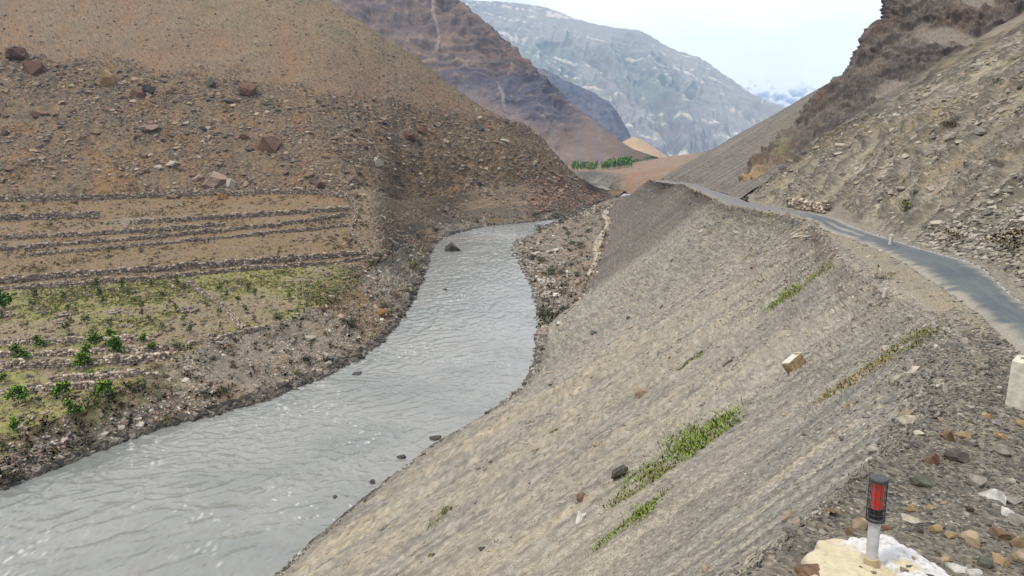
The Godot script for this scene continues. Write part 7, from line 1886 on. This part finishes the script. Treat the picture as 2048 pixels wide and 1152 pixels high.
	scatter("slope_stones", scree, 170000, flat, M.loose, func(u, v, p, n):
		if v < 2.05 or v > 8.3: return 0.0
		var d: float = p.distance_to(EYE)
		var lane := fb.get_noise_2d(p.z * 0.5 + p.x * 0.06, p.x * 0.05)
		if rng.randf() > (0.28 + 1.5 * lane) * (1.0 if p.z > -120.0 else (0.5 if p.z > -180.0 else 0.12)): return 0.0
		return pareto(0.0014 * d + 0.006, minf(0.011 * d + 0.1, 1.1), 0.27), slate, 0.85, heap("slope_stones", "slate chips strewn in lanes down the grey scree slope", "stones"))
	scatter("scree_blocks", scree, 2600, mixed, M.loose, func(u, v, p, n):
		if rng.randf() > 0.35 + 1.3 * fb.get_noise_2d(p.z * 0.12, p.x * 0.02): return 0.0
		return pareto(0.12, 0.75, 0.45) * clampf(-p.z / 60.0, 0.45, 1.3), slate, 0.7, heap("scree_blocks", "larger broken stones lying here and there on the grey scree slope", "stones"), [3.0, 15.0, 2.2, 8.0])
	scatter("verge_stones", scree, 420000, mixed, M.loose, func(u, v, p, n):
		if v < 6.4 or v > 9.0 or p.z < -24.0: return 0.0
		var d: float = p.distance_to(EYE)
		if d < 2.2: return 0.0
		if rng.randf() > ss(6.6, 7.8, v) * ss(26.0, 9.0, d) + 0.04: return 0.0
		return pareto(0.0019 * d + 0.004, 0.11, 0.29), [Color(0.2, 0.19, 0.17), Color(0.1, 0.096, 0.09), Color(0.12, 0.115, 0.108), Color(0.2, 0.185, 0.16), Color(0.085, 0.08, 0.078), Color(0.25, 0.225, 0.185), Color(0.17, 0.16, 0.145)], 0.6, heap("verge_stones", "dark slaty rubble on the verge around the marker lamp", "stones"))
	scatter("verge_stones", scree, 60000, mixed, M.loose, func(u, v, p, n):
		if v < 7.7 or v > 9.05 or p.z > -12.0: return 0.0
		if v > 8.2 and v < 8.93 and rng.randf() < 0.9: return 0.0
		if p.z < -150.0 and rng.randf() < 0.85: return 0.0
		var d: float = p.distance_to(EYE)
		return pareto(0.0022 * d, 0.5, 0.3) * (1.0 if rng.randf() < 0.5 else 0.0), slate, 0.6, heap("verge_stones", "loose stones along the outer edge of the road", "stones"))
	# above the road
	scatter("slope_stones", up, 34000, flat, M.loose, func(u, v, p, n):
		if v < 1.6 or v > 5.4: return 0.0
		var d: float = p.distance_to(EYE)
		if rng.randf() > 0.4 + 1.2 * vn.get_noise_3d(p.x * 0.12, p.y * 0.12, p.z * 0.12): return 0.0
		return pareto(0.0019 * d, minf(0.013 * d + 0.1, 1.3), 0.34), slate, 0.7, heap("slope_stones", "slate pieces lying on the slope above the road", "stones"))
	scatter("roadside_rubble", up, 120000, flat, M.loose, func(u, v, p, n):
		if v < 0.55 or v > 2.5 + 0.6 * vn.get_noise_2d(p.x * 0.2, p.z * 0.2) or p.z < -85.0: return 0.0
		var d: float = p.distance_to(EYE)
		return pareto(0.004 * d, 0.6, 0.33) * (1.0 if rng.randf() < ss(85.0, 50.0, d) else 0.0), [Color(0.33, 0.305, 0.26), Color(0.25, 0.232, 0.2), Color(0.4, 0.37, 0.32), Color(0.16, 0.15, 0.14)], 0.5, heap("roadside_rubble", "grey broken stones heaped along the uphill side of the road", "stones"))
	# plants nobody could count
	var tuft: Array[Mesh] = [leaf_cloud(71, 14, Vector3(0.6, 0.5, 0.6), 0.3, 0.16, Color(0.55, 0.55, 0.55), Color(1, 1, 1)), leaf_cloud(72, 14, Vector3(0.8, 0.4, 0.8), 0.25, 0.16, Color(0.55, 0.55, 0.55), Color(1, 1, 1))]
	scatter("grass", hill, 26000, tuft, M.leaf, func(u, v, p, n):
		if v < 1.85 or v > 3.0 or u > 5.1: return 0.0
		var big := fb.get_noise_3d(p.x * 0.018, p.y * 0.018, p.z * 0.018)
		var mid := fb.get_noise_3d(p.x * 0.09, p.y * 0.09, p.z * 0.09)
		if rng.randf() > 0.22 + 1.1 * big + 1.2 * mid + 0.25 * ss(1.6, 3.0, u) * ss(2.4, 2.9, v): return 0.0
		return rng.randf_range(0.25, 0.7), [Color(0.17, 0.21, 0.05), Color(0.27, 0.26, 0.09), Color(0.13, 0.19, 0.04), Color(0.29, 0.25, 0.12)], 0.1, heap("grass", "green and straw grass tufts in the orchard and field", "grass"), [0.0, 5.2, 1.85, 3.0])
	scatter("dry_grass", hill, 9000, tuft, M.leaf, func(u, v, p, n):
		if v < 3.0 or v > 4.05 or u > 5.2: return 0.0
		if rng.randf() > 0.3 + vn.get_noise_3d(p.x * 0.07, 0, p.z * 0.07): return 0.0
		return rng.randf_range(0.4, 1.1), [Color(0.17, 0.13, 0.07), Color(0.13, 0.11, 0.06), Color(0.24, 0.19, 0.1)], 0.1, heap("dry_grass", "brown dry tufts dotting the bare terraces", "grass"), [0.0, 5.2, 3.0, 4.05])
	scatter("bank_plants", hill, 1700, tuft, M.leaf, func(u, v, p, n):
		if v < 1.12 or v > 2.1: return 0.0
		return rng.randf_range(0.6, 1.5) * (1.0 if rng.randf() < 0.5 else 0.0), [Color(0.13, 0.12, 0.06), Color(0.2, 0.15, 0.08), Color(0.1, 0.12, 0.06), Color(0.16, 0.09, 0.06)], 0.2, heap("bank_plants", "small dry plants among the rubble of the left bank", "plants"), [0.0, 12.0, 1.1, 2.1])
	scatter("bar_plants", scree, 2200, tuft, M.leaf, func(u, v, p, n):
		if v < 1.1 or v > 2.1 or u < 13.0: return 0.0
		return rng.randf_range(0.7, 1.9) * (1.0 if rng.randf() < 0.25 else 0.0), [Color(0.1, 0.1, 0.06), Color(0.15, 0.13, 0.07), Color(0.08, 0.085, 0.055)], 0.2, heap("bar_plants", "low dark plants among the rocks of the gravel bar", "plants"), [13.0, 18.0, 1.1, 2.1])
